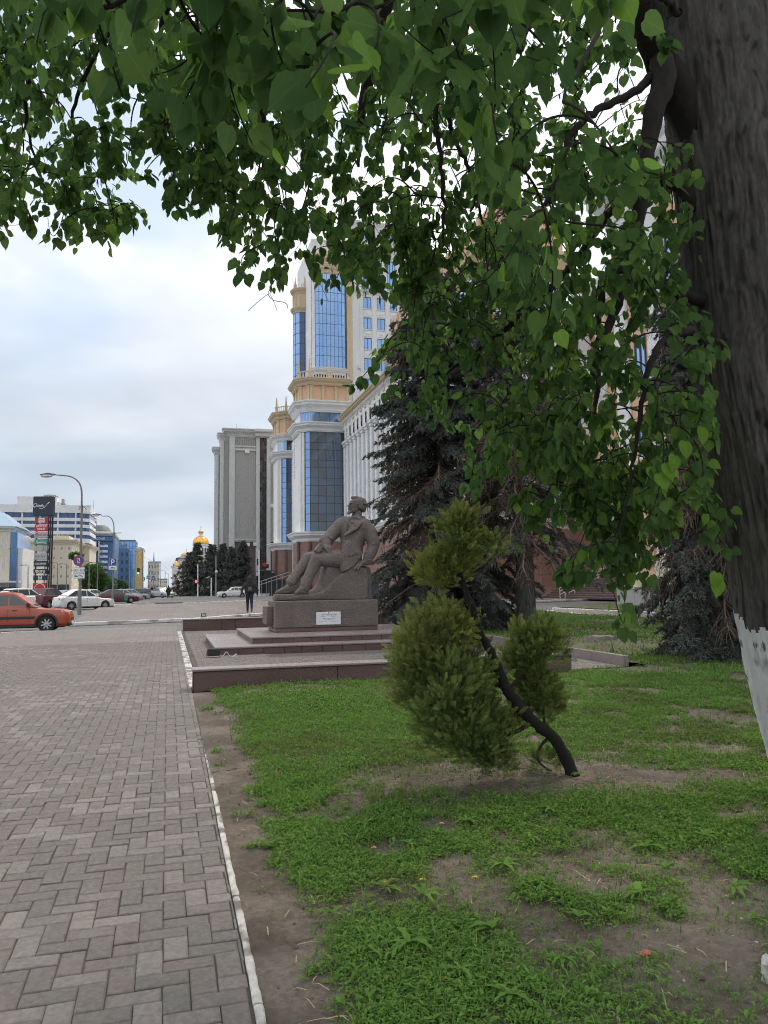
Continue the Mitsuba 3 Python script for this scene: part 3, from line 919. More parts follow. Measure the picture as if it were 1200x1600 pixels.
    Rz = np.array([[math.cos(yaw), -math.sin(yaw), 0], [math.sin(yaw), math.cos(yaw), 0], [0, 0, 1]])
    Ry = np.array([[math.cos(tilt), 0, -math.sin(tilt)], [0, 1, 0], [math.sin(tilt), 0, math.cos(tilt)]])
    hv = np.array(h.vertices) * [sc * 1.16, sc * 1.1, sc] @ (Rz @ Ry).T + np.array(sp(554.5 + O, 803.5, .64))
    full = solid(body) + solid(trimesh.Trimesh(hv, h.faces, process=False))
    mm = full.to_mesh()
    v, f = np.array(mm.vert_properties[:, :3]), np.array(mm.tri_verts)
    kk = put('figure', (PF.map(v), f[:, ::-1] if PF.flip else f), 'granite', k, smooth=55)
    jt = smoothed(jacket, 0.05, 3)
    jv, jf = np.array(jt.vertices), np.array(jt.faces)
    put('jacket', (PF.map(jv), jf[:, ::-1] if PF.flip else jf), 'granite', k, smooth=45)

    def surf(px, py, lift=0.0):
        """the point of the jacket seen at a pixel"""
        o = np.array([(CAM - PF.o) @ VS, (CAM - PF.o) @ US, CAM[2]]); d = ray(px + O, py); d = np.array([d @ VS, d @ US, d[2]])
        A_, B_, C_ = jv[jf[:, 0]], jv[jf[:, 1]], jv[jf[:, 2]]; e1_, e2_ = B_ - A_, C_ - A_
        p_ = np.cross(d, e2_); det = np.sum(e1_ * p_, 1); det = np.where(np.abs(det) < 1e-12, 1e-12, det); t_ = o - A_; u_ = np.sum(t_ * p_, 1) / det; q_ = np.cross(t_, e1_); v_ = q_ @ d / det; w_ = np.sum(e2_ * q_, 1) / det
        hit = (u_ >= 0) & (v_ >= 0) & (u_ + v_ <= 1) & (w_ > 0)
        w0 = w_[hit].min() if hit.any() else (_sf + .4 - CAM @ US) / (ray(px, py) @ US)
        return o + d * w0 - d / np.linalg.norm(d) * lift

    def relief(name, pts, r, lift=0.012, hull=True):
        P_ = [surf(x, y, lift) for x, y in pts]
        if hull: t_ = smoothed(bone(*[(*p, r) for p in P_]), 0.04, 1); vv, ff = np.array(t_.vertices), np.array(t_.faces)
        else:
            vv, ff = tubem(spline(P_, 16), r, 7)
        put(name, (PF.map(vv), ff[:, ::-1] if PF.flip else ff), 'granite', k, smooth=30)
    relief('lapel', [(560, 813), (564, 817.5), (558, 824.5), (553, 820)], .020, .02); relief('lapel', [(557.5, 825.5), (551, 821.5), (536.5, 837.5), (545, 830)], .020, .02)
    relief('lapel', [(542.5, 812), (540.5, 822), (536.5, 834), (538, 826)], .018, .015)
    relief('jacket_edge', [(536, 837), (534.5, 848), (533.5, 862), (532, 876), (532, 890)], .017, .008, False)
    relief('jacket_hem', [(532.5, 893), (540, 890), (549, 884), (558, 874)], .017, .006, False)
    relief('pocket_flap', [(545, 866), (556, 862), (556, 865), (545.5, 869)], .014, .008)
    relief('shoulder_seam', [(567, 815), (571, 824), (571, 836)], .012, .004, False)
    relief('sleeve_fold', [(577, 846), (582, 850), (586, 849)], .016, .006, False); relief('sleeve_fold', [(511, 838), (516, 842), (521, 842)], .016, .006, False)
    relief('button', [(535.5, 846), (535.7, 846.3)], .020, .02)
    relief('collar', [(556, 808.5), (561, 811), (564.5, 810), (560, 806.5)], .022, .015)
    relief('cuff', [(571, 871.5), (576, 875), (579, 874)], .022, .008, False)
    bk = MB()
    for a in ((498.5, 858, -38), (511, 861, 32)):
        c = np.array(sp(a[0] + O, a[1] - 2, .46)); w = math.radians(a[2])
        fr = Fr(PF.map([c])[0], VS * math.cos(w) + UP * math.sin(w), US, -VS * math.sin(w) + UP * math.cos(w))
        put('book', MB().cbox((-0.075, -0.13, -0.15), (0.055, 0.17, 0.10), 0.014, fr), 'granite', k)
    return k


statue()
# ---------------- the linden that the photograph is taken under
def leaf_template():
    half = [(0.0, 0.0), (0.20, -0.08), (0.40, 0.06), (0.49, 0.30), (0.42, 0.56), (0.24, 0.82), (0.07, 0.98), (0.0, 1.12)]
    v, f, u = [], [], []
    mid = [(0, 0.0), (0, 0.28), (0, 0.58), (0, 0.86), (0, 1.12)]
    for x, y in mid:
        v.append((x, y, -0.10 * y * y)); u.append(0.5)
    for sgn in (1, -1):
        o = len(v)
        for x, y in half[1:-1]:
            v.append((sgn * x, y, -0.10 * y * y + 0.10 * x * 1.3 - 0.22 * x * x)); u.append(0.5 + sgn * x)
        tri = [(0, o, o + 1), (0, o + 1, 1), (1, o + 1, o + 2), (1, o + 2, o + 3), (1, o + 3, 2), (2, o + 3, o + 4), (2, o + 4, 3), (3, o + 4, o + 5), (3, o + 5, 4)]
        f += [t if sgn > 0 else t[::-1] for t in tri]
    return np.array(v, float), np.array(f), np.array(u)


LV, LF, LU = leaf_template()


def place_leaves(pos, axis, nrm, size, tone):
    """one mesh of many leaves; axis from stalk to tip"""
    n = len(pos)
    a = axis / np.linalg.norm(axis, axis=1, keepdims=True)
    x = np.cross(a, nrm); x /= np.linalg.norm(x, axis=1, keepdims=True) + 1e-9
    z = np.cross(x, a)
    v = pos[:, None] + size[:, None, None] * (LV[None, :, 0:1] * x[:, None] + LV[None, :, 1:2] * a[:, None] + LV[None, :, 2:3] * z[:, None])
    f = LF[None] + (np.arange(n) * len(LV))[:, None, None]
    uv = np.stack([np.repeat(tone, len(LV)), np.tile(LU, n)], -1)
    return v.reshape(-1, 3), f.reshape(-1, 3), uv


def linden():
    rg = np.random.default_rng(21)
    tr = thing('linden_tree', 'big dark trunked linden at the right edge with whitewashed foot and overhanging green leaves', 'tree')
    # trunk: its left outline measured, its thickness real
    edge = [(1262, 1262, 0.46), (1220, 1180, 0.43), (1189, 1070, 0.40), (1168, 970, 0.385), (1144, 820, 0.375), (1117, 680, 0.37), (1092, 520, 0.365), (1072, 330, 0.36), (1050, 150, 0.36), (1036, -10, 0.36), (1020, -200, 0.33), (985, -600, 0.28)]
    ax = []
    for x, y, r in edge:
        p = at(x, y, 4.45); ax.append([p[0] + r, 4.5, p[2], r])
    ax[0][2] = -0.12
    n, sd = 460, 250
    A = spline(ax, n)
    ang = np.arange(sd) * 2 * np.pi / sd
    flare = np.exp(-np.maximum(A[:, 2], 0) / 0.16)
    rad = A[:, 3:4] * (1 + 0.02 * np.cos(ang * 2 + 0.6)[None] + 0.02 * np.cos(ang * 3)[None]) + flare[:, None] * (0.05 + 0.10 * np.maximum(np.cos(ang * 4 + 1.0), 0)[None])
    q = np.stack([np.cos(ang)[None] * 13 + 0 * A[:, 2:3], np.sin(ang)[None] * 13 + 0 * A[:, 2:3], A[:, 2:3] * 2.6 + 0 * ang[None]], -1)
    q = q + 0.55 * (meshkit.noise(q * [0.6, 0.6, 1.6], 4)[..., None] - 0.5)
    rid = 1 - np.abs(2 * meshkit.noise(q, 3) - 1)
    rid2 = 1 - np.abs(2 * meshkit.noise(q * [2.1, 2.1, 2.6], 9) - 1)
    rel = 0.017 * (rid ** 1.5 - 0.6) + 0.008 * (rid2 - 0.5) + 0.008 * (meshkit.fbm(q * [5, 5, 9], 2, 6) - 0.5)
    soft = np.where(A[:, 2:3] < 1.2, 0.85, 1.0)
    R = rad + rel * soft
    P = np.stack([A[:, 0:1] + R * np.cos(ang)[None], A[:, 1:2] + R * np.sin(ang)[None], A[:, 2:3] + 0 * R], -1)
    i, j = np.meshgrid(np.arange(n - 1), np.arange(sd), indexing='ij')
    quad = np.stack([i * sd + j, i * sd + (j + 1) % sd, (i + 1) * sd + (j + 1) % sd, (i + 1) * sd + j], -1).reshape(-1, 4)
    V = P.reshape(-1, 3)
    zc = V[quad].mean(1)
    lim = 1.23 + 0.05 * np.sin(np.arctan2(zc[:, 1] - 4.5, zc[:, 0] - 2.4) * 3) - 0.16 * (meshkit.fbm(np.stack([zc[:, 0] * 22, zc[:, 1] * 22, zc[:, 2] * 2.5], -1), 3, 4) - 0.5)
    white = zc[:, 2] < lim

    def sub(mask):
        qq = quad[mask]; u, inv = np.unique(qq, return_inverse=True)
        return V[u], inv.reshape(-1, 4)
    put('trunk', sub(~white), 'bark', tr, smooth=True)
    k = put('whitewash', sub(white), 'whitewash', tr, smooth=True); lab(k, 'ragged edged whitewash on the foot of the trunk')

    # limbs and boughs, (px, py, distance, radius)
    def line(pts, n=40):
        w = np.array([[*at(x, y, d), r] for x, y, d, r in pts])
        return spline(w, n)
    def onside(px, py): return at(px, py, 4.3)
    boughs = [
        [(1150, 330, 4.5, .11), (1095, 215, 4.42, .10), (1042, 115, 4.25, .085), (1012, 40, 4.05, .08), (992, -40, 3.9, .075), (930, -190, 3.6, .06), (800, -330, 3.3, .05), (560, -380, 3.1, .035), (300, -300, 3.2, .02)],
        [(1030, 95, 4.15, .06), (1036, 130, 4.05, .055), (1018, 190, 4.0, .045), (1008, 260, 3.95, .038), (998, 330, 3.9, .032), (985, 420, 3.9, .025), (955, 500, 3.9, .02), (935, 600, 3.95, .013), (925, 690, 4.0, .006)],
        [(1020, 118, 4.1, .025), (960, 160, 4.0, .018), (900, 200, 3.9, .016), (875, 270, 3.85, .012), (830, 350, 3.9, .01), (780, 420, 4.0, .006)],
        [(1090, 330, 4.4, .04), (1000, 290, 4.5, .03), (962, 322, 4.6, .024), (900, 405, 4.8, .022), (830, 480, 5.0, .018), (770, 530, 5.2, .015), (700, 580, 5.4, .009), (640, 640, 5.5, .004)],
        [(1100, 470, 4.4, .035), (1030, 440, 4.3, .025), (950, 430, 4.2, .022), (938, 470, 4.2, .018), (930, 560, 4.25, .014), (900, 660, 4.3, .01), (870, 760, 4.4, .005)],
        [(1110, 560, 4.4, .03), (1060, 520, 4.0, .02), (1020, 560, 3.8, .014), (1000, 650, 3.7, .01), (985, 760, 3.75, .006), (960, 850, 3.8, .003)],
        [(700, -330, 3.5, .05), (640, -100, 4.2, .045), (590, 50, 4.5, .040), (578, 110, 4.55, .035), (563, 180, 4.6, .022), (560, 260, 4.6, .008)],
        [(590, 55, 4.5, .02), (604, 100, 4.4, .014), (606, 160, 4.4, .006)],
        [(860, -250, 3.4, .04), (760, -60, 4.0, .03), (720, 60, 4.3, .026), (712, 140, 4.4, .022), (735, 200, 4.5, .015), (745, 270, 4.55, .01), (760, 360, 4.6, .004)],
        [(712, 140, 4.4, .018), (705, 200, 4.4, .012), (728, 250, 4.4, .01), (735, 330, 4.4, .006)],
        [(690, 90, 4.3, .015), (682, 180, 4.3, .013), (690, 270, 4.3, .011), (692, 380, 4.35, .005)],
        [(560, -380, 3.1, .03), (420, -120, 3.7, .022), (400, 60, 4.2, .016), (410, 200, 4.4, .01), (400, 330, 4.5, .005)],
        [(300, -300, 3.2, .02), (150, -60, 3.6, .016), (60, 60, 3.9, .014), (40, 160, 4.1, .010), (70, 270, 4.2, .004)],
        [(300, -300, 3.2, .02), (210, 0, 3.8, .012), (120, 150, 4.1, .009), (130, 260, 4.2, .004)],
        [(300, -300, 3.2, .02), (260, 20, 3.9, .012), (240, 150, 4.3, .008), (300, 240, 4.4, .004)],
        [(800, -330, 3.3, .04), (640, -250, 2.2, .02), (420, -120, 1.7, .012), (250, -30, 1.45, .006), (100, 20, 1.4, .003)],
        [(800, -330, 3.3, .03), (760, -180, 2.2, .015), (640, -60, 1.7, .008), (520, 20, 1.5, .004)],
        [(930, -190, 3.6, .03), (900, -100, 2.6, .015), (840, 20, 2.1, .008), (780, 120, 1.9, .004)],
        [(1060, 20, 4.2, .02), (1000, -20, 3.0, .012), (930, 60, 2.4, .007), (880, 160, 2.2, .004)],
    ]
    sk = []
    for b in boughs:
        L = line(b)
        L[1:-1, :3] += rg.normal(0, 0.006, (38, 3))
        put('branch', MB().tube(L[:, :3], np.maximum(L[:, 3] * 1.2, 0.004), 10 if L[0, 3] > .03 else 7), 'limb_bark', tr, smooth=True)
        sk.append(L[:, :3])
    sk = np.vstack(sk)

    # where the foliage hangs: (outline in the photograph's pixels, distance range, number of twigs, leaf size)
    R = [
        ([(-60, -120), (420, -120), (430, 30), (330, 110), (200, 70), (110, 120), (-60, 150)], 3.2, 4.6, 90, 1.0),
        ([(-60, 130), (110, 110), (205, 150), (205, 215), (140, 225), (170, 300), (200, 290), (208, 325), (175, 350), (90, 320), (-60, 340)], 3.6, 5.0, 74, 1.0),
        ([(-60, -120), (1050, -120), (1050, 60), (-60, 100)], 3.0, 5.0, 150, 1.0),
        ([(215, 90), (480, 60), (500, 330), (440, 400), (355, 390), (350, 330), (300, 250), (250, 255), (245, 190)], 3.6, 5.0, 112, 1.0),
        ([(235, 130), (350, 150), (365, 330), (330, 270), (245, 240)], 3.7, 4.6, 36, 1.0),
        ([(430, 60), (660, 60), (660, 340), (590, 400), (545, 410), (490, 340)], 3.8, 5.2, 84, 1.0),
        ([(640, 40), (900, 40), (930, 300), (800, 330), (700, 270), (640, 330)], 3.8, 5.4, 88, 1.0),
        ([(880, 180), (1060, 200), (1090, 520), (1110, 800), (900, 760), (850, 560), (800, 420)], 3.5, 4.6, 135, 1.0),
        ([(620, 440), (800, 380), (900, 440), (900, 700), (800, 690), (700, 640), (650, 560), (610, 600)], 4.4, 5.6, 105, 1.0),
        ([(720, 700), (800, 650), (1000, 640), (1110, 780), (1000, 800), (940, 830), (900, 770), (800, 770)], 3.9, 4.8, 92, 1.0),
        ([(900, 800), (1000, 790), (985, 850), (935, 880)], 3.9, 4.4, 12, 1.0),
        ([(600, 60), (1060, 60), (1080, 420), (760, 420), (620, 300)], 4.6, 6.5, 34, 1.0),
        ([(600, 330), (760, 300), (800, 420), (650, 470), (600, 420)], 4.6, 5.6, 60, 1.0),
        # the nearest leaves, just over the lens
        ([(-40, -150), (1000, -150), (900, 20), (520, 60), (350, 40), (-40, 20)], 1.25, 1.9, 54, 1.0),
        ([(620, 60), (900, 60), (1060, 330), (960, 420), (640, 330)], 1.9, 3.0, 13, 1.0),
    ]
    from shapely import contains_xy
    starts = []
    for poly, d0, d1, n_, sz in R:
        P_ = Polygon(poly); x0, y0, x1, y1 = P_.bounds; got = 0
        while got < n_:
            x, y = rg.uniform(x0, x1), rg.uniform(y0, y1)
            if not contains_xy(P_, x, y) or meshkit.noise(np.array([x / 62, y / 62, d0]), 5) < 0.27:
                continue
            starts.append((*at(x, y, rg.uniform(d0, d1)), sz)); got += 1
    # the crown above and beside the frame
    for _ in range(420):
        a, b = rg.uniform(0, 2 * np.pi), np.sqrt(rg.uniform()) * 4.6
        p = np.array([2.2 + b * math.cos(a), 4.2 + b * math.sin(a), 6.3 + rg.uniform(-0.6, 2.6) - 0.10 * b * b * 0.5])
        d = p - CAM
        if d @ FW > 0.3 and abs(d @ CR / (d @ FW)) < 0.53 and (d @ CU) / (d @ FW) < 0.74:
            continue
        starts.append((*p, 1.0))
    for _ in range(330):        # the crown's far side, over the walk
        p = np.array([rg.uniform(-4.6, 1.5), rg.uniform(-3.0, 3.2), rg.uniform(4.4, 7.4)])
        d = p - CAM
        if d @ FW > 0.3 and abs(d @ CR / (d @ FW)) < 0.53 and (d @ CU) / (d @ FW) < 0.74:
            continue
        starts.append((*p, 1.0))
    starts = np.array(starts)
    # grow twigs from the boughs to these places, the nearest first
    left = list(range(len(starts))); dist = np.array([np.min(np.sum((sk - s[:3]) ** 2, 1)) for s in starts])
    twigs, lp, la, ln, ls = MB(), [], [], [], []
    pool = sk
    for idx in np.argsort(dist):
        s = starts[idx, :3]
        src = pool[np.argmin(np.sum((pool - s) ** 2, 1))]
        d = s - src; L = np.linalg.norm(d)
        hz = rg.normal(0, 1, 3); hz[2] = 0
        hz = hz / np.linalg.norm(hz)
        tipl = rg.uniform(0.22, 0.5)
        tip = s + (0.45 * hz + 0.5 * d / max(L, .2) + np.array([0, 0, -0.75])) * tipl * 0.75
        m_ = src + d * 0.5 + np.array([0, 0, 0.10 * L]) + rg.normal(0, 0.06 * L, 3)
        C = spline([src, m_, s, tip], 18)
        if L < 2.5:
            twigs.tube(C, np.linspace(min(0.004 + 0.0045 * L, 0.012), 0.0015, 18), 4)
            pool = np.vstack([pool, C[4:14:2]])
        # leaves along its last part, left and right in turn, hanging
        seg = np.linalg.norm(np.diff(C, axis=0), axis=1).sum()
        nl = int(rg.uniform(11, 19))
        for e in range(nl):
            f = 0.42 + 0.58 * (e + rg.uniform(0, 1)) / nl
            p = C[0] * 0; fi = f * 17; i0 = min(int(fi), 16); p = C[i0] + (C[i0 + 1] - C[i0]) * (fi - i0)
            td = C[i0 + 1] - C[i0]; td /= np.linalg.norm(td)
            side = np.cross(td, [0, 0, 1.0]) * (1 if e % 2 else -1)
            off = side * rg.uniform(0.2, 1.1) + rg.normal(0, 0.5, 3)
            pet = p + off * 0.035 + np.array([0, 0, -0.012])
            axs = off * 0.55 + np.array([0, 0, -rg.uniform(0.25, 1.15)]) + td * 0.3
            nn = np.array([0, 0, 0.75]) + rg.normal(0, 0.75, 3) + off * 0.5
            lp.append(pet); la.append(axs); ln.append(nn)
            ls.append(rg.uniform(0.040, 0.074) * (0.75 if f > 0.93 else 1.0))
    lp, la, ln, ls = np.array(lp), np.array(la), np.array(ln), np.array(ls)
    tone = rg.uniform(0, 1, len(lp)) ** 1.1
    dc = np.linalg.norm(lp - CAM, axis=1)
    keep = dc > 1.0
    lp, la, ln, ls, tone, dc = lp[keep], la[keep], ln[keep], ls[keep], tone[keep], dc[keep]
    d = lp - CAM
    fx, fy = 600 + FPX * (d @ CR) / (d @ FW), 800 - FPX * (d @ CU) / (d @ FW)
    vis = (d @ FW > 0) & (fx > -30) & (fx < 1230) & (fy > -30) & (fy < 1630)
    big = np.argsort(-(ls / dc) * vis)[:300]
    isbig = np.zeros(len(lp), bool); isbig[big] = True
    for b in big:
        v, f, uv = place_leaves(lp[b:b + 1], la[b:b + 1], ln[b:b + 1], ls[b:b + 1], tone[b:b + 1])
        put('leaf', (v, f), 'linden_leaf', tr, smooth=True, uv=uv)
    r = ~isbig
    v, f, uv = place_leaves(lp[r], la[r], ln[r], ls[r], tone[r])
    k = put('foliage', (v, f), 'linden_leaf', tr, smooth=True, uv=uv); lab(k, kind='stuff')
    k = put('twigs', twigs, 'limb_bark', tr, smooth=True); lab(k, kind='stuff')
    # a sprig of young pale leaves on the trunk's side
    for i, (x, y) in enumerate([(1070, 690), (1040, 725), (1055, 712), (1098, 668), (1030, 740), (1120, 895), (1122, 905)]):
        p = at(x, y, 3.45)[None]
        v, f, uv = place_leaves(p, np.array([[0.3 * math.sin(i * 2), -.2, -.8]]), np.array([[0.3, -0.8, 0.5 * math.cos(i)]]), np.array([0.082]), np.array([1.0]))
        k = put('young_leaf', (v, f), 'linden_leaf', tr, smooth=True, uv=uv)
    put('sprig', MB().tube(spline([at(1128, 720, 4.12), at(1105, 675, 3.6), at(1040, 715, 3.45)], 12), 0.003, 5), 'dark_bark', tr)
    # bare twig hanging into the sky
    bt = MB()
    pts = [(430, 440), (422, 455), (418, 462)]
    bt.tube(spline([at(432, 430, 4.5), at(425, 445, 4.5), at(420, 462, 4.5), at(430, 470, 4.5), at(447, 474, 4.5), at(449, 482, 4.5)], 14), 0.0022, 4)
    bt.tube(spline([at(421, 458, 4.5), at(405, 470, 4.5), at(388, 486, 4.5)], 8), 0.0018, 4)
    bt.tube(spline([at(422, 460, 4.5), at(428, 472, 4.5), at(433, 486, 4.5)], 8), 0.0015, 4)
    k = put('bare_twig', bt, 'dark_bark', tr)


linden()
# ---------------- conifers
def shoots_mesh(pos, axis, length, width, tone, dead, blades=4, sub=2):
    """needle shoots: thin spiky triangles set round each shoot's axis"""
    n = len(pos); rg = np.random.default_rng(n)
    a = axis / (np.linalg.norm(axis, axis=1, keepdims=True) + 1e-9)
    r0 = rg.normal(0, 1, (n, 3)); x = np.cross(a, r0); x /= np.linalg.norm(x, axis=1, keepdims=True) + 1e-9
    y = np.cross(a, x)
    V, U = [], []
    for s in range(sub):
        for b in range(blades):
            th = 2 * np.pi * (b + 0.5 * s) / blades
            rad = x * math.cos(th) + y * math.sin(th); tan = -x * math.sin(th) + y * math.cos(th)
            base = pos + a * (length * (s / sub * 0.8))[:, None]
            w = width * 0.42
            p0, p1 = base + tan * w[:, None], base - tan * w[:, None]
            p2 = base + a * (length * (1.0 / sub + 0.15))[:, None] + rad * width[:, None] * (1.0 if s < sub - 1 else 0.25)
            V.append(np.stack([p0, p1, p2], 1)); U.append(np.repeat(np.stack([tone, dead], -1)[:, None], 3, 1))
    V = np.stack(V, 1).reshape(-1, 3); U = np.stack(U, 1).reshape(-1, 2)
    return V, np.arange(len(V)).reshape(-1, 3), U


def spruce(label, base, H, R, seed, trunk_r=0.2, lean=(0, 0), first=0.06, nwhorl=26, per=7, droop=0.55, dead=0.25, scale=1.0, taper=0.75, bare=None, group=None, side=None, cat='tree', dense=1.0):
    rg = np.random.default_rng(seed)
    tr = thing('spruce_tree', label, cat, group)
    base = np.asarray(base, float)
    ax = lambda h: base + np.array([lean[0] * h + 0.05 * math.sin(h), lean[1] * h, h])
    hs = np.linspace(-0.15, H, 18)
    tp = np.array([ax(h) for h in hs])
    rr = trunk_r * (1 - np.clip(hs, 0, H) / H) ** 0.8 + 0.012 + 0.35 * trunk_r * np.exp(-np.maximum(hs, 0) / 0.25)
    put('trunk', MB().tube(tp, rr, 12), 'bark', tr, smooth=True)
    br, dt = MB(), MB()
    SP, SA, SL, SW, ST, SD = [], [], [], [], [], []
    for w in range(nwhorl):
        fh = first + (1 - first) * (w / nwhorl) ** 0.9
        if fh > 0.985: continue
        for b in range(per):
            h = H * min(fh + rg.uniform(-0.5, 0.5) / nwhorl, 0.985)
            th = rg.uniform(0, 2 * np.pi)
            L = R * (1 - h / H) ** taper * rg.uniform(0.65, 1.12) + 0.12
            if side is not None: L *= side(th, h / H)
            if L < 0.1: continue
            o = ax(h); dirh = np.array([math.cos(th), math.sin(th), 0])
            up = 0.25 * (h / H) - 0.05
            dd = droop * (1 - 0.7 * h / H)
            P = np.array([o + dirh * L * u + np.array([0, 0, L * (up * u - dd * u ** 1.6 + 0.22 * dd * u ** 5)]) for u in np.linspace(0, 1, 8)])
            P[1:] += rg.normal(0, 0.02 * L, (7, 3))
            isdead = rg.uniform() < (dead if bare is None else bare(h / H))
            (dt if isdead else br).tube(P, np.linspace(0.012 + 0.010 * L * trunk_r / 0.2, 0.004, 8), 4, cap=False)
            nb = max(4, int(L * dense / (0.125 * scale)))
            for e in range(nb):
                u = 0.18 + 0.82 * (e + rg.uniform()) / nb
                p = P[0] * 0 + np.array([np.interp(u * 7, np.arange(8), P[:, c]) for c in range(3)])
                sd = np.cross(dirh, [0, 0, 1.0]) * (1 if e % 2 else -1)
                bl = (0.16 + 0.34 * (1 - abs(2 * u - 1.1))) * rg.uniform(0.6, 1.2) * min(1, L) * (1 if not isdead else 0.8)
                bd = sd * rg.uniform(0.3, 1.0) + dirh * 0.55 + np.array([0, 0, -rg.uniform(0.25, 1.15)])
                bd /= np.linalg.norm(bd)
                if isdead:
                    for _ in range(2):
                        q = bd + rg.normal(0, 0.3, 3) + np.array([0, 0, -0.5])
                        dt.tube([p, p + q * bl * 0.6 + rg.normal(0, 0.02, 3), p + q * bl * 1.1 + np.array([0, 0, -0.08])], [0.006, 0.005, 0.003], 3, cap=False)
                    if rg.uniform() < 0.75: continue
                ns = max(2, int(bl * dense / (0.042 * scale)))
                for s in range(ns):
                    f = (s + 0.5) / ns
                    sp_ = p + bd * bl * f + np.array([0, 0, -0.10 * bl * f * f])
                    for dup in range(2):
                        SP.append(sp_ + rg.normal(0, 0.012, 3)); SA.append(bd * 0.7 + rg.normal(0, 0.45, 3) + dirh * 0.2)
                        SL.append(rg.uniform(0.07, 0.13) * scale); SW.append(rg.uniform(0.026, 0.042) * scale)
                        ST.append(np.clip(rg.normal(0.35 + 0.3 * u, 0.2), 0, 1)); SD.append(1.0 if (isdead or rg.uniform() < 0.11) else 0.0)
    SP, SA, SL, SW, ST, SD = map(np.array, (SP, SA, SL, SW, ST, SD))
    v, f, uv = shoots_mesh(SP, SA, SL, SW, ST, SD)
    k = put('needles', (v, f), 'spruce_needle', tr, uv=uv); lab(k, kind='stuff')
    if br.n: k = put('branches', br, 'dark_bark', tr); lab(k, kind='stuff')
    if dt.n: k = put('dead_twigs', dt, 'dead_twig', tr); lab(k, kind='stuff')
    return tr


b1 = gnd(706, 984); b2 = gnd(822, 988)
spruce('tall shaggy dark spruce just right of the statue, its boughs hanging to the ground', b1, 12.2, 3.3, 31, 0.22, lean=(-0.035, 0), first=0.03, nwhorl=44, per=10, dense=1.5, droop=0.75, dead=0.22, taper=0.52,
       bare=lambda f: 0.10 + 0.30 * math.exp(-((f - 0.3) / 0.16) ** 2))
spruce('spruce with a bare grey lower trunk and dead hanging twigs, behind the leaning shrub', b2, 14.5, 2.7, 32, 0.29, lean=(-0.012, 0.0), first=0.20, nwhorl=38, per=8, dense=1.2, droop=0.8, dead=0.5, taper=0.6,
       bare=lambda f: 0.70 if f < 0.5 else 0.35)
b3 = gnd(1128, 1030)
spruce('blue green spruce with low boughs and brown dead twigs, left of the whitewashed linden', b3, 9.0, 1.75, 33, 0.13, lean=(0.0, 0), first=0.02, nwhorl=42, per=9, dense=1.3, droop=0.75, dead=0.2, taper=0.5, scale=0.8,
       bare=lambda f: 0.03 if f < 0.17 else 0.6 if f < 0.3 else 0.3)
b4 = gnd(1196, 1022)
spruce('low spruce boughs at the right edge behind the linden trunk', b4, 7.5, 1.5, 36, 0.12, first=0.03, nwhorl=20, per=6, droop=0.7, taper=0.55, bare=lambda f: 0.1 if f < 0.15 else 0.7)
bs = gnd(640, 978)
spruce('small dark green spruce bough mass by the right side of the pedestal', bs, 3.4, 1.0, 37, 0.06, first=0.03, nwhorl=14, per=7, droop=0.5, taper=0.8, bare=lambda f: 0.1, lean=(0.0, 0))

# the row of dark spruces far down the plaza
for i, (x, yb, yt, hw, lb) in enumerate([
        (297, 925, 862, 20, 'leftmost and lowest dark spruce of the far row, before the yellow house'),
        (308, 925, 846, 11, 'tall dark spruce of the far row behind the white pole'),
        (331, 924, 849, 14, 'dark spruce of the far row just right of the big golden dome'),
        (347, 922, 849, 15, 'dark spruce of the far row at the left corner of the grey building'),
        (362, 922, 854, 13, 'narrow spruce of the far row above the parked white estate car'),
        (379, 921, 844, 15, 'rightmost spruce of the far row, before the grey building')]):
    Y = 128.0 + 3 * (i % 2)
    p = at(x, yb, Y); p[2] = 0
    t_ = at(x, yt, Y)
    spruce(lb, p, t_[2], 1.9 * hw / 1180 * Y, 50 + i, 0.25, first=0.03, nwhorl=20, per=8, droop=0.35, taper=0.85, scale=5.0, bare=lambda f: 0.02)


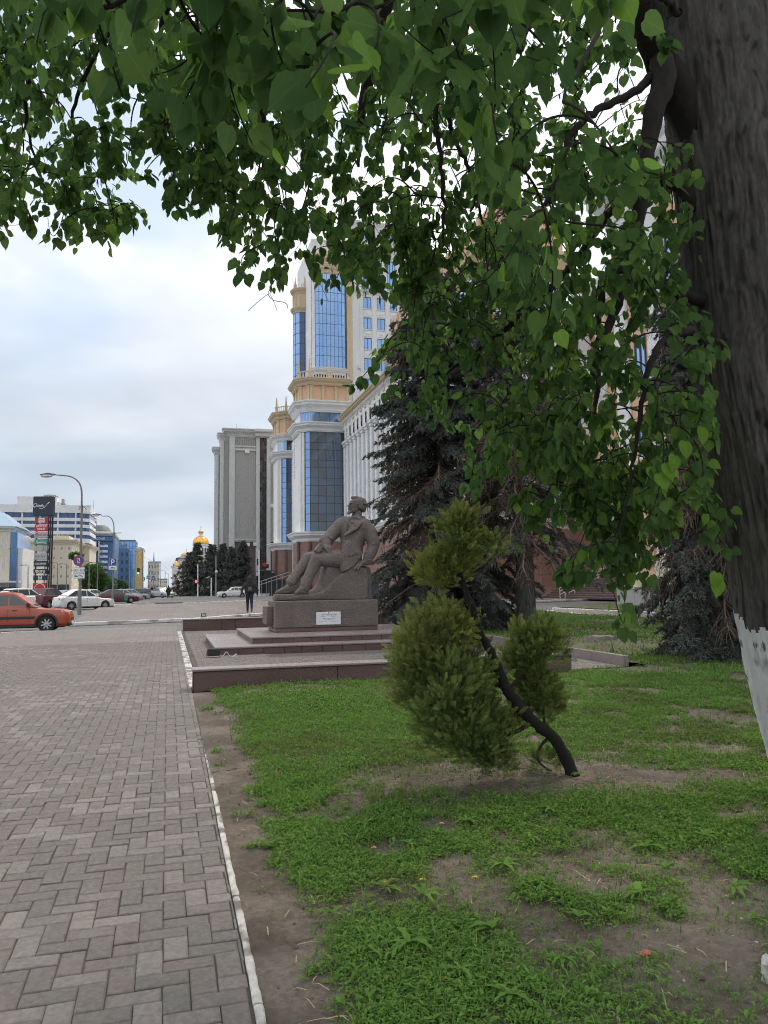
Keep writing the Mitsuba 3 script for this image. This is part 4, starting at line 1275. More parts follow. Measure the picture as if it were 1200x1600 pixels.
# ---------------- the little leaning thuja
def thuja():
    rg = np.random.default_rng(77)
    M('black_bark', (0.018, 0.016, 0.015), 0.95)
    tr = thing('thuja_shrub', 'little leaning thuja with crooked black stem and bronzed green foliage on the lawn', 'shrub')
    D = 5.5
    st_ = [(903, 1232, 0, .056), (893, 1205, 0, .047), (878, 1170, 0, .043), (850, 1140, -.04, .042), (818, 1112, -.10, .042), (793, 1078, -.14, .038), (772, 1030, -.14, .034), (750, 985, -.14, .030), (733, 935, -.12, .026), (716, 890, -.05, .02), (720, 845, .02, .013), (722, 812, .0, .007)]
    Y0 = THU[1]
    L = spline([[*at(x, y, Y0 + d), r] for x, y, d, r in st_], 60)
    L[0, 2] -= 0.03
    L[1:-1, :3] += rg.normal(0, 0.004, (58, 3))
    put('stem', MB().tube(L[:, :3], L[:, 3] * (1 + 0.1 * rg.normal(0, 1, 60)), 12), 'black_bark', tr, smooth=True)
    for i, pts in enumerate([[(800, 1085, 0, .02), (760, 1060, -.15, .015), (700, 1040, -.3, .008)], [(835, 1125, 0, .02), (780, 1150, -.1, .012), (730, 1140, -.2, .008)], [(790, 1075, 0, .018), (825, 1050, .05, .012), (850, 1010, .1, .007)],
                             [(760, 1000, 0, .012), (720, 990, -.15, .01), (680, 970, -.2, .006)], [(722, 905, 0, .012), (770, 870, .02, .007), (785, 850, .03, .004)], [(855, 1145, 0, .014), (850, 1110, .1, .01), (855, 1090, .15, .006)], [(720, 890, 0, .012), (690, 880, .0, .008)],
                             [(818, 1112, 0, .02), (835, 1075, .2, .012), (840, 1040, .25, .008)], [(860, 1150, 0, .012), (840, 1185, .05, .009), (862, 1205, .08, .006)]]):
        w = spline([[*at(x, y, Y0 + d), r] for x, y, d, r in pts], 14)
        put('branch', MB().tube(w[:, :3], w[:, 3], 7), 'dark_bark', tr, smooth=True)
    # clumps of upright sprays (px, py, depth offset, half width px, half height px, half depth m, count, bronze)
    C = [(672, 1010, -.15, 42, 52, .22, 520, .5), (655, 1060, -.15, 34, 52, .22, 420, .35), (700, 1085, -.2, 52, 62, .30, 720, .12), (728, 1060, -.05, 40, 60, .22, 480, .08), (700, 985, -.1, 40, 38, .22, 330, .45),
         (725, 1140, -.2, 44, 48, .25, 480, .08), (757, 1128, -.05, 32, 46, .18, 300, .1), (690, 1130, -.2, 30, 40, .2, 220, .1), (775, 1178, -.1, 28, 30, .15, 210, .15), (745, 1165, -.15, 26, 22, .15, 130, .1), (640, 1035, -.1, 20, 36, .14, 130, .6),
         (712, 846, 0, 27, 42, .14, 300, .25), (698, 886, 0, 30, 28, .14, 220, .35), (676, 893, 0, 18, 26, .1, 110, .55),  (722, 818, 0, 20, 20, .1, 120, .3),
         (826, 1035, .1, 26, 32, .16, 210, .1), (842, 1085, .15, 30, 44, .18, 320, .08), (850, 1000, .1, 26, 20, .14, 150, .1), (866, 1012, .1, 16, 16, .1, 80, .1), (812, 1018, .12, 20, 30, .14, 150, .15), (822, 1070, .12, 20, 24, .13, 110, .35), (862, 1110, .15, 16, 22, .1, 80, .05),
         (846, 988, .1, 14, 10, .08, 50, .15), (772, 855, .03, 18, 14, .08, 50, .1), (850, 1192, .08, 16, 12, .07, 40, .3), (800, 1128, .02, 14, 12, .1, 50, .7)]
    pos, axs, nrm, siz, ton, bro = [], [], [], [], [], []
    for x, y, d, hx, hy, hd, n, b in C:
        c = at(x, y, Y0 + d); kx = (Y0 + d) / FPX
        n = int(n * 3.1)
        nt = max(6, int(n / 17))                      # tufts, each a bunch of fronds
        u = rg.normal(0, 1, (nt, 3)); u /= np.linalg.norm(u, axis=1, keepdims=True)
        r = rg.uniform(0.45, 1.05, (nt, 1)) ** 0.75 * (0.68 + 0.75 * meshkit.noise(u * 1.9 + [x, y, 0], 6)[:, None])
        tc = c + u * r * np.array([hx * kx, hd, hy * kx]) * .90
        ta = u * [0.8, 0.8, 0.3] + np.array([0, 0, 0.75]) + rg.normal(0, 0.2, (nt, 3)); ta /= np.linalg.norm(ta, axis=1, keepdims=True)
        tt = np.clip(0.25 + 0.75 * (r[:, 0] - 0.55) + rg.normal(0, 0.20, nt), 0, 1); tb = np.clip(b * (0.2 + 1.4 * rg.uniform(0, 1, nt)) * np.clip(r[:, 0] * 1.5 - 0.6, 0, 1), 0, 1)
        for i in range(nt):
            q = int(rg.uniform(10, 24)); sz = rg.uniform(0.6, 1.4)
            off = rg.normal(0, 1, (q, 3)) * 0.030 * sz + ta[i] * rg.uniform(-0.02, 0.03, (q, 1))
            pos.append(tc[i] + off); axs.append(ta[i] + off * 9 + rg.normal(0, 0.18, (q, 3)))
            nrm.append(u[i] * 0.8 + rg.normal(0, 0.6, (q, 3)))
            siz.append(rg.uniform(0.040, 0.082, q) * sz); ton.append(np.clip(tt[i] + rg.normal(0, 0.12, q), 0, 1)); bro.append(np.clip(tb[i] + 0.08 * rg.uniform(0, 1, q), 0, 1))
    pos, axs, nrm = map(np.vstack, (pos, axs, nrm)); siz, ton, bro = map(np.concatenate, (siz, ton, bro))
    # one spray: a flat frond of narrow fingers
    fing = [(0, 0, 0.0, 1.0, 0.04)]
    for i, (h, an, l) in enumerate([(0.10, 0.85, 0.30), (0.20, 0.75, 0.38), (0.31, 0.66, 0.42), (0.42, 0.58, 0.38), (0.54, 0.5, 0.32), (0.66, 0.42, 0.25), (0.78, 0.34, 0.18)]):
        fing += [(0, h, an, l, 0.038), (0, h + 0.05, -an, l * 0.95, 0.038)]
    tv, tf = [], []
    for x0, y0, an, l, w in fing:
        dx, dy = math.sin(an), math.cos(an); o = len(tv); w *= 1.2
        tv += [(x0 - w * .3 * dy, y0 + w * .3 * dx, 0), (x0 + w * .3 * dy, y0 - w * .3 * dx, 0), (x0 + dx * l * .8 + w * .55 * dy, y0 + dy * l * .8 - w * .55 * dx, 0.10 * l), (x0 + dx * l, y0 + dy * l, 0.05 * l), (x0 + dx * l * .8 - w * .55 * dy, y0 + dy * l * .8 + w * .55 * dx, 0.10 * l)]
        tf += [(o, o + 1, o + 2), (o, o + 2, o + 4), (o + 4, o + 2, o + 3)]
    tv, tf = np.array(tv), np.array(tf)
    a = axs / np.linalg.norm(axs, axis=1, keepdims=True)
    x = np.cross(a, nrm); x /= np.linalg.norm(x, axis=1, keepdims=True) + 1e-9
    z = np.cross(x, a)
    v = pos[:, None] + siz[:, None, None] * (tv[None, :, 0:1] * x[:, None] + tv[None, :, 1:2] * a[:, None] + tv[None, :, 2:3] * z[:, None])
    f = tf[None] + (np.arange(len(pos)) * len(tv))[:, None, None]
    uv = np.stack([np.repeat(ton, len(tv)), (bro[:, None] * (0.35 + 0.65 * tv[None, :, 1])).ravel()], -1)
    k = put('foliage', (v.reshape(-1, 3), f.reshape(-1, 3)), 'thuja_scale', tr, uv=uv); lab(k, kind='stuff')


thuja()
# ---------------- the lawn: blades, weeds, litter
def cover(x, y):
    """how thick the grass stands at a place, 0 to 1"""
    p = np.stack([x, y, np.zeros_like(x)], -1)
    s, t = x * US[0] + y * US[1], x * VS[0] + y * VS[1]
    n = meshkit.fbm(p * 0.9 + [0, 0, 3], 3, 11); n2 = meshkit.fbm(p * 3.2 + [5, 0, 0], 3, 12)
    e = np.clip((t - T0 - 0.0 - 0.26 * meshkit.fbm(np.stack([s * 0.9, s * 0, s * 0], -1), 3, 13) - np.clip(s - 2, 0, 3) * 0.03) / 0.20, 0.0, 1)
    e = np.maximum(e, 0.8 * (meshkit.noise(p * 6.5 + [2, 0, 0], 31) > 0.80))
    c = 0.06 + 0.94 * np.clip((0.40 * n + 0.60 * n2 - 0.395) / 0.17, 0, 1)
    lush = np.clip(1 - np.hypot((t - 1.9) / 1.6, (s - 8.2) / 2.9), 0, 1) * 2.2       # thick green by the front wall
    lush = np.maximum(lush, np.clip(1 - np.hypot((x - 0.05) / 0.55, (y - 3.0) / 0.7), 0, 1) * 2)
    c = np.clip(np.maximum(c, np.clip(lush, 0, 1)), 0, 1)
    bare = np.clip(1.3 - np.hypot((x - THU[0] + 0.2) / 1.5, (y - THU[1] + 0.0) / 0.72), 0, 1)
    bare2 = np.clip(1.3 - np.hypot((x - 1.55) / 0.95, (y - 2.75) / 0.62), 0, 1)
    bare3 = np.clip(1.2 - np.hypot((x - 0.75) / 0.5, (y - 3.35) / 0.22), 0, 1) * 0.8
    far = np.clip(1.2 - np.hypot((x - 4.6) / 2.3, (y - 17.5) / 2.2), 0, 1)
    c = c * (1 - np.clip(bare * 1.3, 0, 0.95)) * (1 - np.clip(bare2 * 1.3, 0, 0.9)) * (1 - np.clip(far * 1.3, 0, 0.9))
    return c * e * ~((s > S0 - 0.06) & (t < T1 + 0.15)) * (t < PATH_NEAR) * (t > T0 + 0.03)


def blades(n, y0, y1, hmean, wmean, seed, segs=2):
    rg = np.random.default_rng(seed)
    y = np.sqrt(rg.uniform(y0 ** 2, y1 ** 2, n)); x = rg.uniform(-0.55, 0.62, n) * y
    keep = rg.uniform(0, 1, n) < cover(x, y)
    x, y = x[keep], y[keep]; n = len(x)
    z = lawn_z(x, y) - 0.004
    th = rg.uniform(0, 2 * np.pi, n); h = hmean * rg.lognormal(0, 0.4, n); w = wmean * rg.uniform(0.7, 1.4, n)
    ln = rg.uniform(0.25, 1.5, n) * h
    d = np.stack([np.cos(th), np.sin(th), 0 * th], -1); sdir = np.stack([-np.sin(th), np.cos(th), 0 * th], -1)
    tw = rg.uniform(-0.6, 0.6, n); sdir = sdir * np.cos(tw)[:, None] + d * np.sin(tw)[:, None]
    b = np.stack([x, y, z], -1)
    mid = b + d * (ln * 0.35)[:, None] + UP * (h * 0.6)[:, None]
    tip = b + d * ln[:, None] + UP * (h * (1 - 0.3 * ln / h))[:, None]
    v = np.stack([b - sdir * (w / 2)[:, None], b + sdir * (w / 2)[:, None], mid + sdir * (w * 0.42)[:, None], mid - sdir * (w * 0.42)[:, None], tip], 1)
    f = np.array([[0, 1, 2], [0, 2, 3], [3, 2, 4]])[None] + (np.arange(n) * 5)[:, None, None]
    tone = rg.uniform(0, 1, n)
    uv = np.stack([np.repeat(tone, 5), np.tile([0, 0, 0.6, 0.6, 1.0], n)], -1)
    return v.reshape(-1, 3), f.reshape(-1, 3), uv


def weeds(n, y0, y1, size, seed, nl=(5, 9), flat=0.5, cov=0.15):
    """small leafy plants: narrow oval leaves round a point"""
    rg = np.random.default_rng(seed)
    y = np.sqrt(rg.uniform(y0 ** 2, y1 ** 2, n)); x = rg.uniform(-0.55, 0.62, n) * y
    keep = cover(x, y) > rg.uniform(0, 1, n) + cov - 0.15
    x, y = x[keep], y[keep]; n = len(x)
    k = rg.integers(*nl, n); idx = np.repeat(np.arange(n), k); m = len(idx)
    px, py = x[idx], y[idx]
    th = rg.uniform(0, 2 * np.pi, m); el = rg.uniform(0.15, 1.25, m) * flat + 0.1
    l = size * rg.uniform(0.55, 1.25, m); w = l * rg.uniform(0.26, 0.42, m)
    base = np.stack([px, py, lawn_z(px, py) + rg.uniform(0, 0.03, m)], -1) + rg.normal(0, 0.012, (m, 3)) * [1, 1, 0]
    d = np.stack([np.cos(th) * np.cos(el), np.sin(th) * np.cos(el), np.sin(el)], -1)
    s_ = np.stack([-np.sin(th), np.cos(th), 0 * th], -1); u = np.cross(s_, d) * -1
    c1 = base + d * (l * 0.5)[:, None] + u * (l * 0.05)[:, None]
    tip = base + d * l[:, None] - UP * (l * 0.22)[:, None]
    v = np.stack([base, c1 + s_ * (w / 2)[:, None], c1 - s_ * (w / 2)[:, None], c1 - u * (w * .12)[:, None], tip], 1)
    f = np.array([[0, 1, 3], [0, 3, 2], [3, 1, 4], [3, 4, 2]])[None] + (np.arange(m) * 5)[:, None, None]
    tone = np.clip(rg.normal(0.35, 0.25, m), 0, 0.94)
    uv = np.stack([np.repeat(tone, 5), np.tile([0.55, 0.9, 0.9, 0.75, 1.0], m)], -1)
    return v.reshape(-1, 3), f.reshape(-1, 3), uv


g = MB()
for a in (blades(125000, 2.1, 5.0, 0.036, 0.0042, 1), blades(125000, 5.0, 9.0, 0.045, 0.006, 2), blades(120000, 9.0, 15.0, 0.055, 0.010, 3), blades(150000, 15.0, 38.0, 0.085, 0.022, 4),
          weeds(42000, 2.1, 6.0, 0.026, 5), weeds(9000, 2.1, 6.0, 0.045, 15, (4, 7), 0.7), weeds(22000, 6.0, 12.0, 0.042, 6)):
    g.add(*a)
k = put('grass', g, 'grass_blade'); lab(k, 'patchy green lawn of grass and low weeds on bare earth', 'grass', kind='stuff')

# grass along the foot of the front wall and in the island beyond
gg = MB(); rg = np.random.default_rng(8)


# dandelion rosettes with toothed leaves, and a few yellow flowers
def rosette(p, r, seed):
    rg = np.random.default_rng(seed); m = MB()
    for i in range(rg.integers(7, 12)):
        th = rg.uniform(0, 2 * np.pi); L = r * rg.uniform(0.6, 1.1); e0 = rg.uniform(0.25, 0.75)
        d = np.array([math.cos(th), math.sin(th), 0]); s_ = np.array([-math.sin(th), math.cos(th), 0])
        n = 7; v = []
        for j in range(n):
            u = j / (n - 1); w = L * 0.11 * math.sin(math.pi * min(1, u * 0.82 + 0.16)) * (1.35 if j % 2 else 0.7)
            c = p + d * L * u + UP * (L * (e0 * u - e0 * 1.0 * u * u) + 0.01)
            v += [c - s_ * w + UP * w * .3, c, c + s_ * w + UP * w * .3]
        f = []
        for j in range(n - 1):
            for q in (0, 1):
                a = j * 3 + q; f += [[a, a + 1, a + 4], [a, a + 4, a + 3]]
        m.add(np.array(v), f, (np.clip(rg.normal(0.35, 0.2), 0, 0.9), 0.95))
    return m


spots = [(790, 1375), (660, 1412), (770, 1470), (1040, 1380), (830, 1330), (1000, 1420), (905, 1455), (600, 1400), (570, 1300), (1100, 1330), (880, 1520), (520, 1440), (720, 1540), (950, 1280), (1080, 1240), (800, 1585), (640, 1495), (1010, 1345), (730, 1300), (1150, 1410), (905, 1235), (860, 1290), (730, 1193), (755, 1215), (640, 1330)]
rs = MB()
for i, (x, y) in enumerate(spots):
    p = gnd(x, y); p[2] = float(lawn_z(np.array([p[0]]), np.array([p[1]]))[0]) + .02
    m_ = rosette(p, rng.uniform(0.07, 0.125), 100 + i); rs.add(*m_.mesh(), m_.uvs())
k = put('broadleaf_weeds', rs, 'grass_blade'); lab(k, 'flat leafy dandelion rosettes among the grass of the lawn', 'weeds', kind='stuff')
names = ['lower right of the middle', 'farthest back, left of the thuja', 'left of the middle of the lawn', 'nearest the middle of the lawn', 'below the thuja, left one', 'nearest the camera', 'just below the foot of the thuja mass']
for i, (x, y) in enumerate([(742, 1377), (640, 1255), (604, 1385), (660, 1381), (584, 1331), (695, 1536), (690, 1293)]):
    p = gnd(x, y - 6, 0.05)
    k = thing('dandelion_flower', 'small yellow dandelion flower in the lawn, ' + names[i], 'flower', 'yellow dandelion flowers in the lawn')
    h = MB()
    for a in range(26):
        th = a * 2.4; rr = 0.012 * math.sqrt((a + 1) / 26)
        c = p + np.array([math.cos(th) * rr, math.sin(th) * rr, 0.003 * (1 - (rr / 0.012) ** 2)])
        o = np.array([math.cos(th), math.sin(th), 0.5]) * 0.007; s_ = np.array([-math.sin(th), math.cos(th), 0]) * 0.002
        h.add([c - s_, c + s_, c + o], [[0, 1, 2]])
    put('bloom', h, 'flower_yellow', k)
    put('stalk', MB().tube([p, p * [1, 1, 0] + [0.01, 0.0, 0.0]], 0.002, 5), 'thuja_stalk' if 'thuja_stalk' in scene else 'dead_twig', k)

# litter: twigs, a stump, a board, a brick end and pale crumbs
rg = np.random.default_rng(12)
tw = MB()
for _ in range(420):
    y = rg.uniform(2.3, 9); x = rg.uniform(-0.3, 0.55) * y
    if x * VS[0] + y * VS[1] < T0 + 0.04: continue
    L = rg.uniform(0.03, 0.16); th = rg.uniform(0, 6.28)
    z = float(lawn_z(np.array([x]), np.array([y]))[0]) + 0.006
    d = np.array([math.cos(th), math.sin(th), 0]) * L
    o = np.array([x, y, z])
    tw.tube([o, o + d * 0.5 + [0, 0, rg.uniform(0, .012)] + rg.normal(0, .01, 3), o + d], [0.0022, 0.002, 0.001], 3, cap=False)
k = put('litter', tw, 'dead_twig'); lab(k, 'scattered dry twigs lying on the bare earth of the lawn', 'twigs', kind='stuff')
# clods and straw
V, F_ = [], []; rg = np.random.default_rng(19); o8 = np.array([[1, 0, 0], [-1, 0, 0], [0, 1, 0], [0, -1, 0], [0, 0, 1], [0, 0, -1.0]]); f8 = np.array([[0, 2, 4], [2, 1, 4], [1, 3, 4], [3, 0, 4], [2, 0, 5], [1, 2, 5], [3, 1, 5], [0, 3, 5]])
n = 9000; y = np.sqrt(rg.uniform(2.1 ** 2, 8.5 ** 2, n)); x = rg.uniform(-0.45, 0.6, n) * y
ok = (x * VS[0] + y * VS[1] > T0 + 0.05) & (cover(x, y) < 0.6); x, y = x[ok], y[ok]; n = len(x)
r = 0.0028 * rg.lognormal(0, 0.55, n); z = lawn_z(x, y) + r * 0.5
v = np.stack([x, y, z], -1)[:, None] + o8[None] * rg.uniform(0.6, 1.3, (n, 6, 1)) * r[:, None, None] * [1, 1, 0.7]
k = put('clods', (v.reshape(-1, 3), (f8[None] + (np.arange(n) * 6)[:, None, None]).reshape(-1, 3)), 'soil', uv=np.stack([np.repeat(rg.uniform(0, 1.4, n), 6), np.zeros(n * 6)], -1)); lab(k, 'crumbs and clods of earth strewn over the bare parts of the lawn', 'earth', kind='stuff')
stw = MB()
for _ in range(360):
    y = rg.uniform(2.3, 8); x = rg.uniform(-0.3, 0.55) * y
    if x * VS[0] + y * VS[1] < T0 + 0.04: continue
    L = rg.uniform(0.03, 0.11); th = rg.uniform(0, 6.28); z = float(lawn_z(np.array([x]), np.array([y]))[0]) + 0.012
    d = np.array([math.cos(th), math.sin(th), rg.uniform(-.1, .25)]) * L; o = np.array([x, y, z]); s_ = np.array([-math.sin(th), math.cos(th), 0]) * .0022
    stw.add([o - s_, o + s_, o + d * .6 + s_ + [0, 0, .008], o + d * .6 - s_ + [0, 0, .008], o + d], [[0, 1, 2], [0, 2, 3], [3, 2, 4]])
M('straw', (0.38, 0.31, 0.18), 0.8)
k = put('dry_straw', stw, 'straw'); lab(k, 'pale dry grass stalks scattered on the lawn', 'straw', kind='stuff')
p = gnd(1012, 1515); z0 = float(lawn_z(np.array([p[0]]), np.array([p[1]]))[0])
kk = thing('brick_chip', 'orange red chip of broken brick lying on bare earth', 'brick')
t_ = trimesh.creation.icosphere(2); v = np.array(t_.vertices) * [0.028, 0.02, 0.012] * (0.75 + 0.5 * meshkit.noise(np.array(t_.vertices) * 2, 3))[:, None]
put('chip', (v + [p[0], p[1], z0 + 0.008], t_.faces), 'roof_red', kk)
kk = thing('tree_stump', 'low grey rotten stump in the far part of the lawn', 'stump')
p = gnd(943, 1004)
n = 26; an = np.arange(n) * 2 * np.pi / n
ring = lambda r, z, s: np.stack([p[0] + np.cos(an) * r * (1 + 0.25 * meshkit.noise(np.stack([np.cos(an) * 2, np.sin(an) * 2, an * 0 + s], -1), 4)), p[1] + np.sin(an) * r, z + 0.06 * meshkit.noise(np.stack([np.cos(an) * 3, np.sin(an) * 3, an * 0 + s], -1), 7)], -1)
v = np.vstack([ring(0.42, -0.05, 0), ring(0.33, 0.05, 1), ring(0.30, 0.13, 2), [[p[0], p[1], 0.12]]])
f = []
for l in (0, 1):
    for i in range(n):
        j = (i + 1) % n; f += [[l * n + i, l * n + j, (l + 1) * n + j], [l * n + i, (l + 1) * n + j, (l + 1) * n + i]]
f += [[2 * n + i, 2 * n + (i + 1) % n, 3 * n] for i in range(n)]
put('wood', (v, np.array(f)), 'grey_wood', kk)
a, b = gnd(948, 974), gnd(1008, 973)
d = (b - a); L = np.linalg.norm(d); d /= L
kk = thing('wooden_board', 'dark board lying on the grass before the side path', 'board')
put('board', MB().cbox((0, -0.08, 0.03), (L, 0.08, 0.09), 0.01, Fr(a, d, np.array([-d[1], d[0], 0]))), 'grey_wood', kk)
# the painted root at the lower right corner
p = gnd(1192, 1560)
kk = thing('painted_root', 'flaking whitewashed old stump at the lower right corner of the lawn', 'stump')
t_ = trimesh.creation.icosphere(4); v = np.array(t_.vertices)
v = v * (0.8 + 0.45 * meshkit.fbm(v * 2.4, 3, 5))[:, None] * (0.7 + 0.6 * meshkit.fbm(v * 7, 3, 8))[:, None] * [0.11, 0.14, 0.15] + [p[0] + 0.11, p[1], -0.02]
put('wood', (v, t_.faces), 'white_paint_stone', kk, smooth=True)
# ---------------- buildings: tools
def hz(px, py, s):
    """(t, z) where the pixel's ray meets the plane across the street at s"""
    d = ray(px, py); P = CAM + d * ((s - CAM @ US) / (d @ US))
    return float(P @ VS), float(P[2])


def ht(px, py, t):
    """(s, z) where it meets the plane along the street at t"""
    d = ray(px, py); P = CAM + d * ((t - CAM @ VS) / (d @ VS))
    return float(P @ US), float(P[2])


def pl2(pts):
    """plan points given as (t, s)"""
    return [W(s, t)[:2] for t, s in pts]


class Face:
    """an upright plane between two plan points; x runs from the first to the second, d is outward (to the right of the way)"""
    def __init__(self, a, b):
        self.a, self.b = np.asarray(a, float), np.asarray(b, float)
        e = self.b - self.a; self.L = np.linalg.norm(e); e /= self.L
        self.fr = Fr([*self.a, 0], [*e, 0], [e[1], -e[0], 0])

    def box(self, m, x0, x1, z0, z1, d0=0.0, d1=0.1, c=0):
        (m.cbox((x0, d0, z0), (x1, d1, z1), c, self.fr) if c else m.box((x0, d0, z0), (x1, d1, z1), self.fr)); return m


def face_t(t0, t1, s):
    return Face(W(s, t0)[:2], W(s, t1)[:2])


def cornice(parent, path, z0, z1, out, m, name='cornice', dent=0, closed=False):
    h = z1 - z0
    prof = [(-0.3, 0), (0.02, 0), (0.06 * out + .02, 0.10 * h), (0.16 * out + .02, 0.13 * h), (0.20 * out, 0.30 * h), (0.42 * out, 0.46 * h), (0.74 * out, 0.60 * h), (0.80 * out, 0.64 * h), (0.80 * out, 0.78 * h), (0.97 * out, 0.86 * h), (out, 0.92 * h), (out, h), (-0.3, h)]
    v, f = sweep_profile(path, [(a, b) for a, b in prof], z0, closed)
    return put(name, (v, f[:, ::-1]), m, parent, smooth=35)


def glazing(parent, face, x0, x1, zs, ncol, mats, frame='window_frame', d=0.0, mull=0.06, seed=0, tilt=0.004):
    """a glass wall: bars, and each pane its own piece"""
    rg = np.random.default_rng(seed); m = MB()
    face.box(m, x0, x1, zs[0], zs[-1], d - 0.25, d - 0.06)
    xs = np.linspace(x0, x1, ncol + 1)
    for x in xs: face.box(m, x - mull / 2, x + mull / 2, zs[0], zs[-1], d - 0.06, d + 0.02)
    for z in zs:
        for a, b in zip(xs[:-1], xs[1:]):
            face.box(m, a + mull / 2, b - mull / 2, z - mull / 2, z + mull / 2, d - 0.06, d + 0.015)
    put('glazing_bars', m, frame, parent)
    for a, b in zip(xs[:-1], xs[1:]):
        for c, e in zip(zs[:-1], zs[1:]):
            q = MB(); face.box(q, a + mull / 2 + .005, b - mull / 2 - .005, c + mull / 2 + .005, e - mull / 2 - .005, d - 0.055, d - 0.03)
            v, f = q.mesh()
            cen = v.mean(0); w = np.array([rg.normal(0, tilt), rg.normal(0, tilt), 0]); w2 = rg.normal(0, tilt)
            dz = v - cen
            v = v + face.fr.n * (dz[:, 2:3] * w2 + (dz @ face.fr.r)[:, None] * w[0])
            put('pane', (v, f), mats[int(rg.integers(len(mats)))] if not callable(mats) else mats((a + b) / 2, (c + e) / 2, rg), parent)


def window(parent, face, x0, x1, z0, z1, glass='blue_glass', frame='window_frame', bars=1, d=0.0, sill='white_plaster', rec=0.14, bw=0.09):
    m = MB()
    face.box(m, x0, x0 + bw, z0, z1, d - rec, d - rec + .09); face.box(m, x1 - bw, x1, z0, z1, d - rec, d - rec + .09)
    face.box(m, x0 + bw, x1 - bw, z0, z0 + bw, d - rec, d - rec + .09); face.box(m, x0 + bw, x1 - bw, z1 - bw, z1, d - rec, d - rec + .09)
    for i in range(bars):
        x = x0 + (x1 - x0) * (i + 1) / (bars + 1); face.box(m, x - bw / 2, x + bw / 2, z0 + bw, z1 - bw, d - rec, d - rec + .085)
    k = put('window', m, frame, parent)
    q = MB(); face.box(q, x0 + bw, x1 - bw, z0 + bw, z1 - bw, d - rec - .03, d - rec + .02)
    put('pane', q, glass, k)
    if sill: put('sill', face.box(MB(), x0 - .12, x1 + .12, z0 - 0.14, z0 - 0.002, d - .02, d + 0.14, 0.01), sill, k)
    return k


def wall_with_holes(parent, face, x0, x1, z0, z1, holes, m, thick=0.3, name='wall'):
    """one wall with real openings: strips between them"""
    mb = MB(); xs = sorted({x0, x1, *[h[0] for h in holes], *[h[1] for h in holes]})
    for a, b in zip(xs[:-1], xs[1:]):
        hs = sorted([(h[2], h[3]) for h in holes if h[0] < (a + b) / 2 < h[1]])
        z = z0
        for c, e in hs:
            if c > z: face.box(mb, a, b, z, c, -thick, 0)
            z = e
        if z1 > z: face.box(mb, a, b, z, z1, -thick, 0)
    back = MB(); face.box(mb, x0, x1, z0, z1, -thick - .1, -thick - .01)
    return put(name, mb, m, parent)


def obelisk(parent, p, z0, h, w, m='beige_trim', name='pinnacle'):
    fr = Fr([*p[:2], z0], VS, US); mb = MB()
    mb.cbox((-w * .75, -w * .75, 0), (w * .75, w * .75, h * .30), .02, fr); mb.cbox((-w * .9, -w * .9, h * .30), (w * .9, w * .9, h * .36), .02, fr)
    v = [(-w * .5, -w * .5, h * .36), (w * .5, -w * .5, h * .36), (w * .5, w * .5, h * .36), (-w * .5, w * .5, h * .36), (-w * .2, -w * .2, h * .93), (w * .2, -w * .2, h * .93), (w * .2, w * .2, h * .93), (-w * .2, w * .2, h * .93), (0, 0, h)]
    t = hullm(np.array(v)); mb.add(fr.map(np.array(t.vertices)), t.faces[:, ::-1] if fr.flip else t.faces)
    put(name, mb, m, parent)


def balustrade(parent, a, b, z, h=0.9, m='beige_trim', step=0.42):
    F = Face(a, b)
    put('railing', F.box(F.box(MB(), 0, F.L, z, z + .14, -.2, .02, .01), 0, F.L, z + h - .14, z + h, -.22, .04, .01), m, parent)
    bl = MB(); n = int(F.L / step)
    for i in range(n):
        x = F.L * (i + .5) / n
        p = F.fr.map(np.array([[x, -.09, z + .14], [x, -.09, z + h * .35], [x, -.09, z + h * .6], [x, -.09, z + h - .14]]))
        bl.tube(p, [.07, .12, .06, .07], 6)
    k = put('balusters', bl, 'white_plaster', parent); lab(k, kind='stuff')


# ---------------- the university: end block, tower, wing with its columns, portico, near block
TW = 26.0
SE = ht(539, 900, TW)[0]           # where the wing meets the end block
uni = thing('university_building', 'huge white and peach university with a blue glazed tower, colonnade and granite base', 'building')


def zz(y, s, px=512): return hz(px, y, s)[1]


